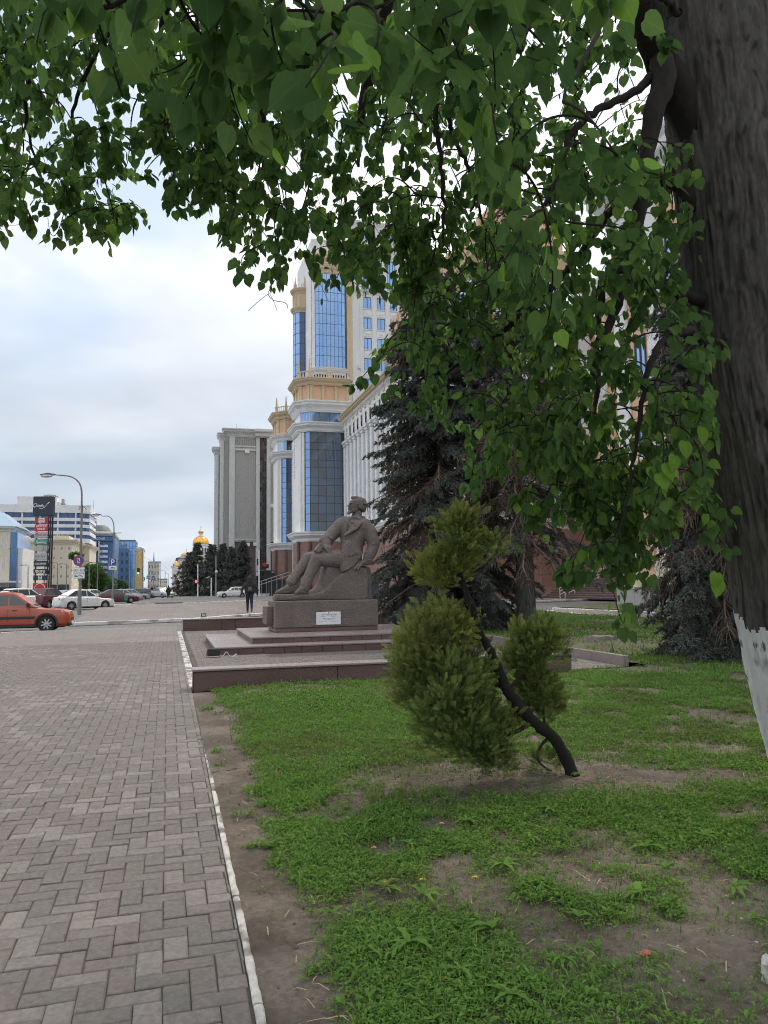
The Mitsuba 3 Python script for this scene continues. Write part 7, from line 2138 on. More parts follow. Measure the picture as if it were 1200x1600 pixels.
for yc, h in ((891, 4.8), (900, 4.0)):
    fr2, _ = sign_face(Ys, 123.2, yc); P = rect(-9 * u_, 9 * u_, -h * u_, h * u_)
    plate(fr2, P, (0, .02), 'sign_white', sg, 'plate')
    b = .5 * u_
    for (x0, x1, a0, a1) in ((-8.4, 8.4, h - .9, h - .4), (-8.4, 8.4, -h + .4, -h + .9)): plate(fr2, rect(x0 * u_, x1 * u_, a0 * u_, a1 * u_), (.0205, .0225), 'plaque_ink', sg, 'border')
    if yc == 891: fr_text(fr2, '8:00-6:00', 0, 0, 3.6 * u_, 'plaque_ink', .021, sg)
    else:   # tow truck pictogram
        for P in ([(-6.5, -1.6), (-2.6, -1.6), (-2.6, .2), (-4.2, 1.4), (-6.5, 1.4)], [(-2.6, -1.4), (-1, -1.4), (2.4, 1.8), (1.6, 2.2), (-2.6, -.4)], [(.6, -.4), (2.6, -.6), (6.6, -1.9), (6.6, -.5), (4.4, .9), (2.6, .9)]):
            plate(fr2, [(a * u_, b_ * u_) for a, b_ in P], (.0205, .024), 'plaque_ink', sg, 'pictogram')
fb = thing('flower_basket', 'hanging basket of dark green plants on the nearest street lamp above its sign', 'flower basket')
pb = at(119, 869, 48.1); rg = np.random.default_rng(3)
put('bowl', MB().tube([pb - [0, 0, .25], pb - [0, 0, .05]], [.12, .26], 10), 'black_plastic', fb); n = 420
u0 = rg.normal(0, 1, (n, 3)); u0 /= np.linalg.norm(u0, axis=1, keepdims=True); P = pb + u0 * rg.uniform(.4, 1, (n, 1)) * [.46, .3, .26]
v, f, uv = place_leaves(P, u0 + [0, 0, -.4], rg.normal(0, 1, (n, 3)), rg.uniform(.07, .14, n), rg.uniform(0, .4, n)); lab(put('plants', (v, f), 'linden_leaf', fb, smooth=True, uv=uv), kind='stuff')

k2, p2, z2 = lamp_post('grey street lamp with blue parking sign behind the white saloon car', 176, 941, (150, 805), 78.0, None)
q = at(177.6, 833, 78); put('wire_arm', MB().tube([q, at(190, 832.6, 78)], .03, 6), 'wire', k2)
Yp = 77.7; u_ = Yp / FPX
sg = thing('parking_sign', 'square blue parking sign with white P and a plate below on the second lamp', 'road sign')
fr, c = sign_face(Yp, 176.4, 878); plate(fr, rect(-6 * u_, 6 * u_, -6 * u_, 6 * u_), (0, .03), 'sign_white', sg, 'backing'); plate(fr, rect(-5.7 * u_, 5.7 * u_, -5.7 * u_, 5.7 * u_), (.031, .036), 'sign_blue', sg, 'field'); fr_text(fr, 'P', 0, 0, 7.6 * u_, 'sign_white', .037, sg)
fr, c = sign_face(Yp, 176.2, 887.3); plate(fr, rect(-6.2 * u_, 6.2 * u_, -2.8 * u_, 2.8 * u_), (0, .03), 'sign_white', sg, 'plate'); plate(fr, [(a * u_, b * u_) for a, b in ((-4, -1), (4.2, -1), (4.2, .1), (1.8, .3), (.6, 1.4), (-2, 1.4), (-3, .2), (-4, 0))], (.031, .035), 'plaque_ink', sg, 'pictogram')
k3, p3, z3 = lamp_post('distant street lamp standing by the green traffic light', 222.3, 920, (205, 854.5), 150.0, None, r=.1)
for i, (px, yt, Y, lb) in enumerate(((27, 858, 120, 'thin lamp in front of the red roofed house'), (44, 884, 125, 'thin pole left of the sign pylon'), (90, 880, 130, 'thin pole right of the sign pylon'), (104, 882, 130, 'thin pole before the cream house'), (139.5, 878, 120, 'thin pole in front of the round street tree'), (152.5, 880, 120, 'thin pole at the right of the round street tree'),
                                         (240, 893, 220, 'far pole beside the crossing signs'), (251, 878, 240, 'tall far trolley pole at the end of the street'), (258, 892, 260, 'far thin pole before the white chapel'), (263, 896, 280, 'farthest thin pole at the end of the street'))):
    k = thing('lamp_pole', lb, 'pole'); p = at(px, 918, Y); p[2] = -.2; t_ = at(px, yt, Y)
    put('pole', MB().tube([p, t_], [.11, .06], 6), 'pole_grey', k); put('lamp', MB().tube([t_, t_ + [-.5, 0, .15], t_ + [-1.3, 0, .1]], [.05, .05, .1], 6), 'pole_grey', k)
# traffic light
tl = thing('traffic_light', 'traffic light showing green, left of the distant street lamp', 'traffic light')
Yt = 149.5; fr, c = sign_face(Yt, 216, 892.5); u_ = Yt / FPX
put('housing', MB().cbox((-2.0 * u_, -.15, -5 * u_), (2.0 * u_, 0, 5 * u_), .04, fr), 'black_plastic', tl); put('arm', MB().tube([c + [0, .1, .3], at(222, 890, Yt + .3)], .05, 6), 'pole_grey', tl)
for i, zc in enumerate((3.2, 0, -3.0)):
    fr2 = Fr(c + [0, 0, zc * u_], fr.r, fr.n); kk = disc(fr2, 1.45 * u_, (.002, .03), 'black_metal' if i < 2 else 'black_metal', tl, 'lamp_lens')
    if i == 2: scene[kk]['emitter'] = {'type': 'area', 'radiance': {'type': 'rgb', 'value': [0.08, 1.1, 0.5]}}
for px, y, lb, m in ((224.3, 904.5, 'crossing sign, left of the pair by the far lamp', 'sign_green'), (231.3, 902, 'crossing sign, right of the pair by the far lamp', 'sign_green'), (239.5, 903, 'small blue sign on the far pole', 'sign_blue')):
    k = thing('crossing_sign', lb, 'road sign'); fr, c = sign_face(170, px, y); u_ = 170 / FPX
    plate(fr, rect(-2.3 * u_, 2.3 * u_, -2.6 * u_, 2.6 * u_), (0, .04), m, k, 'plate'); plate(fr, [(-1.1 * u_, -1.3 * u_), (1.1 * u_, -1.3 * u_), (0, 1.5 * u_)], (.041, .06), 'sign_white', k, 'pictogram'); put('pole', MB().tube([c + [0, .1, 2.6 * u_], [c[0], c[1] + .1, -.2]], .04, 6), 'pole_grey', k)
k = thing('no_entry_sign', 'small round red and white sign before the pale house', 'road sign'); fr, c = sign_face(170, 234.3, 907.5); u_ = 170 / FPX
disc(fr, 2.5 * u_, (0, .03), 'sign_red', k, 'disc'); disc(fr, 1.7 * u_, (.031, .04), 'sign_white', k, 'field'); put('pole', MB().tube([c + [0, .1, 0], [c[0], c[1] + .1, -.2]], .04, 6), 'pole_grey', k)
# right of the street: white poles, a globe lamp, a red light
for px, yt, yb, Y, lb in ((309, 882, 926, 118, 'white pole before the leftmost far spruces'), (405, 859, 912, 112, 'slim white flagpole before the dark glazed strip'), (330.3, 903, 925, 120, 'short white post below the big golden dome')):
    k = thing('white_pole', lb, 'pole'); p = at(px, yb, Y); p[2] = 0; put('pole', MB().tube([p, at(px, yt, Y)], [.11, .09], 8), 'sign_white', k); put('cap', MB().tube([at(px, yt, Y), at(px, yt - .5, Y)], [.13, .05], 8), 'galvanised', k)
k = thing('globe_lamp', 'tall pale pole with a white globe lamp halfway up before the spruces', 'lamp'); p = at(337.5, 925, 116); p[2] = 0
put('pole', MB().tube([p, at(337.5, 868, 116)], [.12, .07], 8), 'galvanised', k); t_ = trimesh.creation.icosphere(3); put('globe', (np.array(t_.vertices) * .24 + at(338.2, 893.5, 115.7), t_.faces), 'lamp_glass', k, smooth=True)
k = thing('signal_light', 'small traffic signal showing red on the white pole before the far spruces', 'traffic light'); fr, c = sign_face(117.6, 307, 908.5)
put('housing', MB().cbox((-.22, -.1, -.3), (.22, .1, .3), .04, fr), 'black_plastic', k); kk = disc(fr, .2, (.102, .13), 'black_metal', k, 'lamp_lens'); scene[kk]['emitter'] = {'type': 'area', 'radiance': {'type': 'rgb', 'value': [0.8, 0.05, 0.04]}}
# overhead wires
for i, (a, b, lb) in enumerate((((251, 878, 240), (300, 915, 160), 'overhead wire dropping from the far trolley pole to the right'), ((177.6, 834, 78), (251, 880, 240), 'overhead wire from the second lamp to the far trolley pole'))):
    k = thing('overhead_wire', lb, 'wire'); A_, B_ = at(*a), at(*b); m_ = (A_ + B_) / 2 - [0, 0, .8]; put('wire', MB().tube(spline([A_, m_, B_], 14), .022, 4), 'wire', k)

# the pylon of shop signs
Yt = 105.0; u_ = Yt / FPX
ty = thing('sign_pylon', 'tall steel pylon of stacked shop signs with a black cube on top', 'sign pylon')
FRP = Fr(at(62, 918, Yt), np.array([1.0, 0, 0]), np.array([0, -1.0, 0])); z0p = FRP.o[2]
zP = lambda y: at(62, y, Yt)[2] - z0p
xP = lambda px: (px - 62) * u_
fm = MB()
for px in (51, 72.5, 75.8): fm.box((xP(px) - .08, -.8, -1.5), (xP(px) + .08, -.64, zP(807)), FRP); 
for px in (72.5, 75.8): fm.box((xP(px) - .06, -.2, -1.5), (xP(px) + .06, -.08, zP(807)), FRP)
put('frame', fm, 'black_metal', ty)
put('cube', MB().cbox((xP(47.8), -.9, zP(806)), (xP(78.2), .05, zP(775.5)), .05, FRP), 'sign_dark', ty)
pan = [(808.5, 817.5, 'sign_red', ''), (819.5, 829.5, 'sign_red', 'БУРГЕР\nКИНГ'), (831, 840.3, 'sign_grey', 'Билайн'), (842.3, 851.3, 'sign_green', ''), (853.3, 861, 'sign_grey', ''), (864.5, 874.5, 'sign_grey', 'ВЕКТОР'), (876.5, 885, 'sign_dark', 'COLIZEUM'), (889, 896, 'sign_dark', 'Фото'), (899, 906.5, 'sign_dark', 'M'), (911, 921, 'sign_red', '')]
for i, (ya, yb_, m, txt) in enumerate(pan):
    kk = put('sign_panel', MB().cbox((xP(51.2), -.5, zP(yb_)), (xP(72), .0, zP(ya)), .03, FRP), m, ty)
    ink = 'plaque_ink' if m == 'sign_grey' else 'sign_white'
    zc = (zP(ya) + zP(yb_)) / 2; hh = zP(ya) - zP(yb_)
    frt = Fr(FRP.o + UP * zc + FRP.n * .001, FRP.r, FRP.n)
    for j, line_ in enumerate(txt.split('\n') if txt else []):
        n_ = txt.count('\n') + 1; h = .40 if n_ == 1 else .30
        if txt == 'M': h = .5
        tm = meshkit.text_mesh(line_, h, .004, True); w_ = np.ptp(np.array(tm.vertices)[:, 0]); h *= min(1, 1.55 / w_)
        fr_text(frt, line_, .12 if txt == 'Билайн' else 0, (.22 - .42 * j) if n_ > 1 else 0, h, ink, .002, kk)
    if i == 0:
        for zq in (-.2, 0, .2): plate(frt, rect(-.34, .34, zq - .05, zq + .07), (.001, .01), 'sign_white', kk, 'mark')
        for r_ in (rect(-.42, -.36, -.33, .33), rect(.36, .42, -.33, .33), rect(-.35, .35, .28, .33), rect(-.35, .35, -.33, -.28)): plate(frt, r_, (.001, .01), 'sign_white', kk, 'mark')
    if i == 2:
        f2 = Fr(frt.o - FRP.r * .62, frt.r, frt.n); disc(f2, .22, (.001, .008), 'sign_dark', kk, 'mark'); plate(f2, rect(-.19, .19, .02, .08), (.009, .014), 'flower_yellow', kk, 'mark'); plate(f2, rect(-.19, .19, -.1, -.04), (.009, .014), 'flower_yellow', kk, 'mark')
    if i == 3:
        sc = spline([(-.7, -.2), (-.55, .12), (-.45, -.2), (-.3, .0), (-.15, -.18), (.0, .02), (.15, -.18), (.3, .02), (.5, -.16), (.72, .1)], 60)
        put('script', MB().tube(frt.map(np.stack([sc[:, 0], sc[:, 0] * 0 + .01, sc[:, 1]], -1)), .035, 5), 'sign_white', kk); plate(frt, [(-.1, .2), (.1, .3), (.34, .22), (.1, .24)], (.001, .01), 'sign_white', kk, 'mark')
    if i == 4:
        for x0, x1, zq in ((.15, .7, .2), (.3, .5, .02), (.1, .75, -.18)): plate(frt, rect(x0, x1, zq - .05, zq + .05), (.001, .01), 'plaque_ink', kk, 'line')
    if i == 6: disc(Fr(frt.o + UP * .0 , frt.r, frt.n), .01, (.001, .002), 'sign_white', kk, 'mark')
    if i == 9:
        an = np.linspace(.1, math.pi - .1, 24); put('arc', MB().tube(frt.map(np.stack([.75 * np.cos(an), 0 * an + .01, -.4 + .75 * np.sin(an)], -1)), .05, 5), 'sign_white', kk)
# script on the cube
FC_ = Fr(FRP.o + UP * zP(791), FRP.r, FRP.n)
for pts in ([(-.95, -.15), (-1.2, .05), (-1.05, .3), (-.75, .35), (-.7, .1), (-.95, -.1), (-1.1, -.05)], [(-.6, -.1), (-.5, .15), (-.42, -.1), (-.3, .18), (-.22, -.08), (-.08, .2), (-.05, -.05), (.1, .25), (.12, -.05), (.3, .1)], [(-.3, -.25), (.1, -.32), (.5, -.05), (.9, .45), (1.05, .55), (.8, .3)]):
    sc = spline(pts, 40); put('script', MB().tube(FC_.map(np.stack([sc[:, 0], sc[:, 0] * 0 + .07, sc[:, 1]], -1)), .04, 5), 'sign_white', ty)
# dark stand and bench seen behind the statue's rock, right
k = thing('info_stand', 'dark blue stand with a pale poster glimpsed behind the right of the statue', 'stand'); Y = 75
fr = Fr(at(582, 918, Y), np.array([1.0, 0, 0]), np.array([0, -1.0, 0])); u_ = Y / FPX; zq = lambda y: at(582, y, Y)[2] - fr.o[2]
put('board', MB().cbox((-9 * u_, -.2, zq(936)), (9.5 * u_, 0, zq(899)), .03, fr), 'sign_dark', k); put('poster', MB().cbox((-23 * u_, -.2, zq(878)), (-14 * u_, 0, zq(866)), .02, fr), 'sign_white', k)
for x in (-20, -8, 8): put('post', MB().box((x * u_ - .05, -.3, -1.5), (x * u_ + .05, -.21, zq(868 if x < -10 else 900)), fr), 'pole_grey', k)
k = thing('bench', 'black bench on the paving behind the right end of the pedestal', 'bench'); Y = 52
fr = Fr(at(583, 939, Y), np.array([1.0, 0, 0]), np.array([0, -1.0, 0])); fr.o[2] = 0; u_ = Y / FPX
for i in range(4): put('slat', MB().cbox((-14 * u_, .13 * i - .25, .42), (14 * u_, .13 * i - .14, .46), .01, fr), 'black_plastic', k)
for x in (-11, 11): put('leg', MB().cbox((x * u_ - .05, -.2, 0), (x * u_ + .05, .2, .415), .01, fr), 'black_metal', k)
# ---------------- cars
def rev_x(prof, c, axis, n=28):
    an = np.arange(n) * 2 * np.pi / n
    return prof, an


def wheel_mesh(r, w, spokes, seed=0):
    """tyre, rim and spokes round the y axis; outer side at +y"""
    n = 30; an = np.arange(n) * 2 * np.pi / n
    def lathe_y(prof):
        v = np.array([[q * math.cos(a), y, q * math.sin(a)] for q, y in prof for a in an]); f = []
        for i in range(len(prof) - 1):
            for j in range(n): f.append([i * n + j, i * n + (j + 1) % n, (i + 1) * n + (j + 1) % n, (i + 1) * n + j])
        return v, np.array(f)
    ty = lathe_y([(.66 * r, -w / 2), (.93 * r, -w / 2), (r, -w * .38), (r, w * .38), (.95 * r, w * .48), (.84 * r, w / 2), (.70 * r, w * .46), (.66 * r, w * .3), (.66 * r, -w / 2)])
    rim = lathe_y([(.70 * r, w * .44), (.66 * r, w * .46), (.62 * r, w * .36), (.60 * r, -w * .1), (.05 * r, -w * .1)])
    sp = MB()
    for i in range(spokes):
        a = 2 * math.pi * i / spokes + .3; c, s = math.cos(a), math.sin(a); wd = .075 * r * 10 / spokes if spokes > 5 else .13 * r
        q = [(0.08 * r, -wd * .8), (0.08 * r, wd * .8), (.64 * r, wd), (.64 * r, -wd)]
        v = [[x * c - z * s, w * y, x * s + z * c] for y in (.22, .36) for x, z in q]
        h = hullm(np.array(v)); sp.tm(h)
    hub = lathe_y([(.13 * r, w * .2), (.13 * r, w * .38), (.02 * r, w * .4)]); sp.add(*hub)
    return ty, rim, sp


def car(label, paint, P, heading, L=4.4, Wd=1.76, H=1.47, kind='sedan', zb=0.18, wr=.31, spokes=8, clad=False, detail=True, group='cars parked along the street', rails=False):
    """heading: unit direction (x, y) the nose points to; P: ground point of the middle"""
    k = thing('parked_car', label, 'car', group)
    h = np.array([heading[0], heading[1], 0.0]); h /= np.linalg.norm(h); l = np.array([-h[1], h[0], 0])
    fr = Fr(P, h, l)
    def add(name, mesh, m, parent=None, **kw):
        v, f = mesh.mesh() if isinstance(mesh, MB) else (np.asarray(mesh.vertices), np.asarray(mesh.faces)) if hasattr(mesh, 'vertices') else mesh
        return put(name, (fr.map(v), np.asarray(f)[:, ::-1] if fr.flip else f), m, parent or k, **kw)
    hl = L / 2; hw = Wd / 2
    belt = zb + (H - zb) * .60; hood = belt - .10 if kind != 'estate' else belt - .06
    wf, wb = hl * .60, -hl * .60
    # lower body: stations (x, top, half width, bottom)
    if kind == 'sedan': tops = [(hl, .52, .62), (hl - .08, .66, .80), (hl - .35, hood - .09, .93), (hl * .45, hood, 1), (hl * .28, belt - .02, 1), (0, belt, 1), (-hl * .55, belt + .03, 1), (-hl * .72, belt + .04, .97), (-hl + .25, belt + .02, .93), (-hl + .06, belt - .08, .86), (-hl, .60, .78)]
    elif kind == 'estate': tops = [(hl, .55, .80), (hl - .05, hood - .12, .92), (hl - .35, hood - .03, .98), (hl * .40, hood, 1), (hl * .25, belt - .02, 1), (0, belt, 1), (-hl * .6, belt, 1), (-hl + .15, belt, .96), (-hl + .03, belt - .03, .94), (-hl, .6, .9)]
    else: tops = [(hl, .60, .68), (hl - .05, .74, .84), (hl - .16, hood - .10, .92), (hl - .42, hood - .03, .98), (hl * .50, hood, 1), (hl * .30, belt - .02, 1), (0, belt, 1), (-hl * .6, belt + .04, 1), (-hl + .30, belt + .05, .97), (-hl + .06, belt, .92), (-hl, .62, .84)]
    sec = []
    for x, zt, wk in tops:
        w = hw * wk; zt = max(zt, zb + .2); mid = zb + (zt - zb) * .55
        e = .12 if abs(x) > hl - .1 else 0
        sec.append([(x, 0, zb + e), (x, w * .86, zb + e), (x, w * .98, zb + e + .10), (x, w, mid), (x, w * .975, zt - .10), (x, w * .90, zt - .02), (x, 0, zt)])
    X = np.array(sec); dense = []
    from scipy.interpolate import PchipInterpolator
    xs = X[::-1, 0, 0]; xi = np.concatenate([np.linspace(xs[0], xs[0] + .3, 5), np.linspace(xs[0] + .4, xs[-1] - .4, 22), np.linspace(xs[-1] - .3, xs[-1], 5)])
    G = np.stack([np.stack([PchipInterpolator(xs, X[::-1, j, c])(xi) for c in range(3)], -1) for j in range(7)], 1)
    G[:, :, 0] = xi[:, None]
    ns = len(xi); ring = np.concatenate([G, G[:, -2:0:-1] * [1, -1, 1]], 1); m_ = ring.shape[1]
    i, j = np.meshgrid(np.arange(ns - 1), np.arange(m_), indexing='ij')
    q = np.stack([i * m_ + j, i * m_ + (j + 1) % m_, (i + 1) * m_ + (j + 1) % m_, (i + 1) * m_ + j], -1).reshape(-1, 4)
    f = np.vstack([q[:, [0, 1, 2]], q[:, [0, 2, 3]]])
    c = np.arange(1, m_ - 1)
    f = np.vstack([f, np.stack([c * 0, c + 1, c], 1), np.stack([c * 0, c, c + 1], 1) + (ns - 1) * m_])
    tm = trimesh.Trimesh(ring.reshape(-1, 3), f, process=True); 
    if tm.volume < 0: tm.invert()
    body = solid(tm)
    for x in (wf, wb):
        cyl = m3.Manifold.cylinder(Wd + 1, wr * 1.17, wr * 1.17, 36, True).rotate([90, 0, 0]).translate([x, 0, wr])
        inner = m3.Manifold.cube([2, Wd - .50, 2], True).translate([x, 0, wr])
        body = body - (cyl - inner)
    if not body.is_empty(): mm = body.to_mesh(); add('body', (np.array(mm.vert_properties[:, :3]), np.array(mm.tri_verts)), paint, smooth=38)
    else: add('body', tm, paint, smooth=38)
    # cabin: roof shell with glass let into it
    if kind == 'sedan': cb = [(hl * .34, belt - .03), (hl * .02, H - .05), (-hl * .12, H), (-hl * .38, H - .03), (-hl * .80, belt + .03)]
    elif kind == 'estate': cb = [(hl * .30, belt - .02), (hl * .06, H - .04), (-hl * .1, H), (-hl * .82, H - .02), (-hl * .97, belt - .02)]
    else: cb = [(hl * .40, belt - .04), (hl * .06, H - .06), (-hl * .14, H), (-hl * .62, H - .05), (-hl * .92, belt + .02)]
    wl, wu = hw * .90, hw * .70
    side = lambda z: wl + (wu - wl) * (z - belt) / (H - belt)
    v = []
    for x, z in cb: v += [(x, side(z) , z), (x, -side(z), z)]
    for x, z in cb[1:-1]: v += [(x, side(z) * .82, z + .035), (x, -side(z) * .82, z + .035)]
    cab = hullm(np.array(v)); add('cabin', cab, paint, smooth=25)
    # window pieces, 4 mm proud of the cabin's faces
    def gpoly(pts, name, off):
        p = np.array(pts); n = np.cross(p[1] - p[0], p[2] - p[0]); n /= np.linalg.norm(n)
        n = n * np.sign(n @ off); 
        hm = hullm(np.vstack([p + n * .006, p - n * .01])); add(name, hm, 'car_glass')
    def lineat(z, a, b): return a[0] + (b[0] - a[0]) * (z - a[1]) / (b[1] - a[1])
    zlo, zhi = belt + .04, H - .10
    fx = lambda z: lineat(z, cb[0], cb[1]) - .09; rx = lambda z: lineat(z, cb[4], cb[3]) + (.14 if kind != 'sedan' else .12)
    cuts = [fx, lambda z: -hl * .06 + (.02 if 1 else 0), lambda z: -hl * .44 if kind != 'estate' else -hl * .36, rx] 
    for sgn in (1, -1):
        for a, b in zip(cuts[:-1], cuts[1:]):
            p = []
            for z, g, d in ((zlo, a, -.03), (zhi, a, -.03), (zhi, b, .03), (zlo, b, .03)): p.append((g(z) + d, sgn * side(z), z))
            if p[0][0] - p[3][0] > .15 or p[1][0] - p[2][0] > .1: gpoly(p, 'side_window', np.array([0, sgn, 0.3]))
    (x0, z0), (x1, z1_) = cb[0], cb[1]; g = lambda u: (x0 + (x1 - x0) * u, z0 + (z1_ - z0) * u)
    p = [(g(u)[0], s_ * (side(g(u)[1]) - .07), g(u)[1]) for u, s_ in ((.06, 1), (.94, 1), (.94, -1), (.06, -1))]; gpoly(p, 'windscreen', np.array([1, 0, 1]))
    (x0, z0), (x1, z1_) = cb[4], cb[3]
    p = [(g(u)[0], s_ * (side(g(u)[1]) - .08), g(u)[1]) for u, s_ in ((.10, 1), (.90, 1), (.90, -1), (.10, -1))]; gpoly(p, 'rear_window', np.array([-1, 0, .8]))
    # wheels
    ty, rim, sp = wheel_mesh(wr, .20, spokes)
    for x in (wf, wb):
        for sgn in (1, -1):
            F = Fr(fr.map(np.array([[x, sgn * (hw - .13), wr]]))[0], fr.r, fr.n * sgn)
            kk = put('wheel', (F.map(ty[0]), ty[1][:, ::-1]), 'tyre', k, smooth=40)
            put('rim', (F.map(rim[0]), rim[1]), 'rim_dark', kk, smooth=40)
            sv, sf = sp.mesh(); put('spokes', (F.map(sv), sf), 'alloy', kk)
    # lamps, bumpers, mirrors, handles, plates
    zl = zb + (hood - zb) * .72
    for sgn in (1, -1):
        add('headlight', hullm(np.array([(hl - .03, sgn * hw * .52, zl - .05), (hl - .05, sgn * hw * .50, zl + .07), (hl - .32, sgn * hw * .95, zl + .10), (hl - .16, sgn * hw * .90, zl - .05), (hl - .40, sgn * hw * .80, zl + .12), (hl - .3, sgn * hw * .5, zl)])), 'lamp_glass', smooth=30)
        add('tail_light', hullm(np.array([(-hl + .015, sgn * hw * .62, belt - .25), (-hl + .02, sgn * hw * .60, belt - .09), (-hl + .26, sgn * hw * .955, belt - .10), (-hl + .12, sgn * hw * .91, belt - .26), (-hl + .3, sgn * hw * .7, belt - .15)])), 'red_lamp_glass', smooth=30)
        add('mirror', MB().cbox((hl * .26, sgn * (hw * .97), belt - .02), (hl * .26 + .12, sgn * (hw + .14), belt + .13), .03), paint if not clad else 'black_plastic')
        if detail:
            for hx in (hl * .02, -hl * .38): add('door_handle', MB().cbox((hx, sgn * hw * .975, belt - .17), (hx + .17, sgn * (hw * .985 + .012), belt - .135), .006), paint if not clad else 'black_plastic')
            for xd, z_ in ((hl * .31, belt - .05), (-hl * .05, belt - .02), (-hl * .42, belt - .02)): add('door_gap', MB().box((xd, sgn * hw * .9, zb + .2), (xd + .010, sgn * (hw * 1.0015), z_ - .09)), 'black_metal')
        add('sill_strip', MB().cbox((wb + wr * 1.25, sgn * hw * .9, zb - .015), (wf - wr * 1.25, sgn * hw * .99, zb + .07), .01), 'black_plastic')
        if clad:
            add('side_moulding', MB().cbox((wb + wr * 1.3, sgn * hw * .9, zb + .30), (wf - wr * 1.3, sgn * (hw * 1.0 + .012), zb + .40), .01), 'black_plastic')
            for x in (wf, wb):
                an = np.linspace(-.15, math.pi + .15, 22); a_ = []
                mb = MB(); rr0, rr1 = wr * 1.14, wr * 1.34
                for a0, a1 in zip(an[:-1], an[1:]):
                    vv = [(x + r_ * math.cos(t_), sgn * yy, wr + r_ * math.sin(t_)) for yy in (hw * .90, hw * 1.0 + .014) for r_, t_ in ((rr0, a0), (rr1, a0), (rr1, a1), (rr0, a1))]
                    mb.tm(hullm(np.array(vv)))
                add('arch_trim', mb, 'black_plastic')
            if rails: add('roof_rail', MB().tube([(hl * .02, sgn * wu * .9, H + .02), (-.2, sgn * wu * .93, H + .09), (-hl * .5, sgn * wu * .93, H + .08), (-hl * .60, sgn * wu * .9, H - .01)], .022, 6), 'black_plastic')
    add('front_bumper', MB().cbox((hl - .25, -hw * .72, zb - .01), (hl + .02, hw * .72, zb + .17), .06), 'black_plastic' if clad else paint)
    add('grille', MB().cbox((hl - .2, -hw * .45, zb + .19), (hl + .012, hw * .45, zb + .32), .02), 'black_metal')
    add('number_plate', MB().cbox((-hl - .012, -.26, belt - .38), (-hl + .1, .26, belt - .27), .004), 'sign_white'); add('number_plate', MB().cbox((hl + .0, -.26, zb + .05), (hl + .032, .26, zb + .15), .004), 'sign_white')
    add('underbody', MB().cbox((-hl + .2, -hw * .8, zb - .05), (hl - .2, hw * .8, zb + .05), .02), 'black_metal')
    return k


M('rim_dark', (0.06, 0.06, 0.065), 0.5, metal=0.4)


def dirn(deg):      # heading measured from across the street (to the right) towards along it
    a = math.radians(deg); return (VS * math.cos(a) + US * math.sin(a))[:2]


def cpos(px, Y, zg=-.16):
    p = at(px, 918, Y); p[2] = zg; return p


# the orange hatchback on the drive, its nose at pixel 113
p = cpos(113, 30.2); d = np.array([*dirn(0), 0]); car('orange red hatchback with black wheel arches and roof rails at the left edge', 'car_orange', p - d * 2.05, d[:2], L=4.15, Wd=1.72, H=1.52, kind='hatch', zb=.22, wr=.315, spokes=8, clad=True, rails=True)
car('white saloon car parked behind the lamp with the no parking sign', 'car_white', cpos(132, 60), dirn(30), L=4.5, Wd=1.76, H=1.58, kind='sedan', wr=.33, spokes=10)
car('dark maroon sport utility car seen from behind, left of the white saloon', 'car_maroon', cpos(77, 64), dirn(66), L=4.5, Wd=1.85, H=1.72, kind='hatch', zb=.24, wr=.36)
car('white estate car behind the roof of the orange hatchback', 'car_white', cpos(40, 62), dirn(40), L=4.6, Wd=1.85, H=1.74, kind='hatch', zb=.22, wr=.34)
car('small white car far behind the white saloon', 'car_white', cpos(145, 92), dirn(60), L=4.2, H=1.55, kind='hatch', detail=False)
car('silver car between the maroon car and the white saloon', 'car_silver', cpos(103, 90), dirn(70), L=4.3, H=1.5, kind='hatch', detail=False)
row = [(183, 84, 'car_maroon', 'sedan', 'dark red saloon with a green front wing, first of the far row'), (193, 92, 'car_silver', 'hatch', 'pale silver car behind the dark red saloon'), (206, 99, 'car_silver', 'hatch', 'grey hatchback, third in the row of parked cars'), (213, 107, 'car_dark', 'sedan', 'dark saloon, fourth in the row of parked cars'),
       (219, 115, 'car_dark', 'hatch', 'black hatchback, fifth in the row of parked cars'), (223, 124, 'car_blue', 'sedan', 'dark blue saloon, sixth in the row of parked cars'), (227, 134, 'car_dark', 'hatch', 'dark hatchback, seventh in the row of parked cars'), (231, 146, 'car_silver', 'hatch', 'last silver hatchback of the row of parked cars')]
for i, (px, Y, m, kd, lb) in enumerate(row):
    kc = car(lb, m, cpos(px, Y), dirn(14), L=4.5, Wd=1.76, H=1.52, kind=kd, detail=i < 2)
    if i == 0:      # its odd green wing
        F = Fr(cpos(px, Y), np.array([*dirn(14), 0]), np.array([-dirn(14)[1], dirn(14)[0], 0]))
        put('green_wing', MB().cbox((.62, -.90, .28), (.98, -.84, .88), .02, F), 'sign_green', kc)
car('grey blue car facing us on the far walk among the pedestrians', 'car_silver', cpos(254, 112, 0), dirn(-60), L=4.5, H=1.5, kind='sedan', detail=False, group='cars standing on the far plaza')
car('old white estate car parked before the far spruces', 'car_white', cpos(363.5, 104, 0), -dirn(4), L=4.1, Wd=1.65, H=1.42, kind='estate', detail=True, wr=.29, group='cars standing on the far plaza')
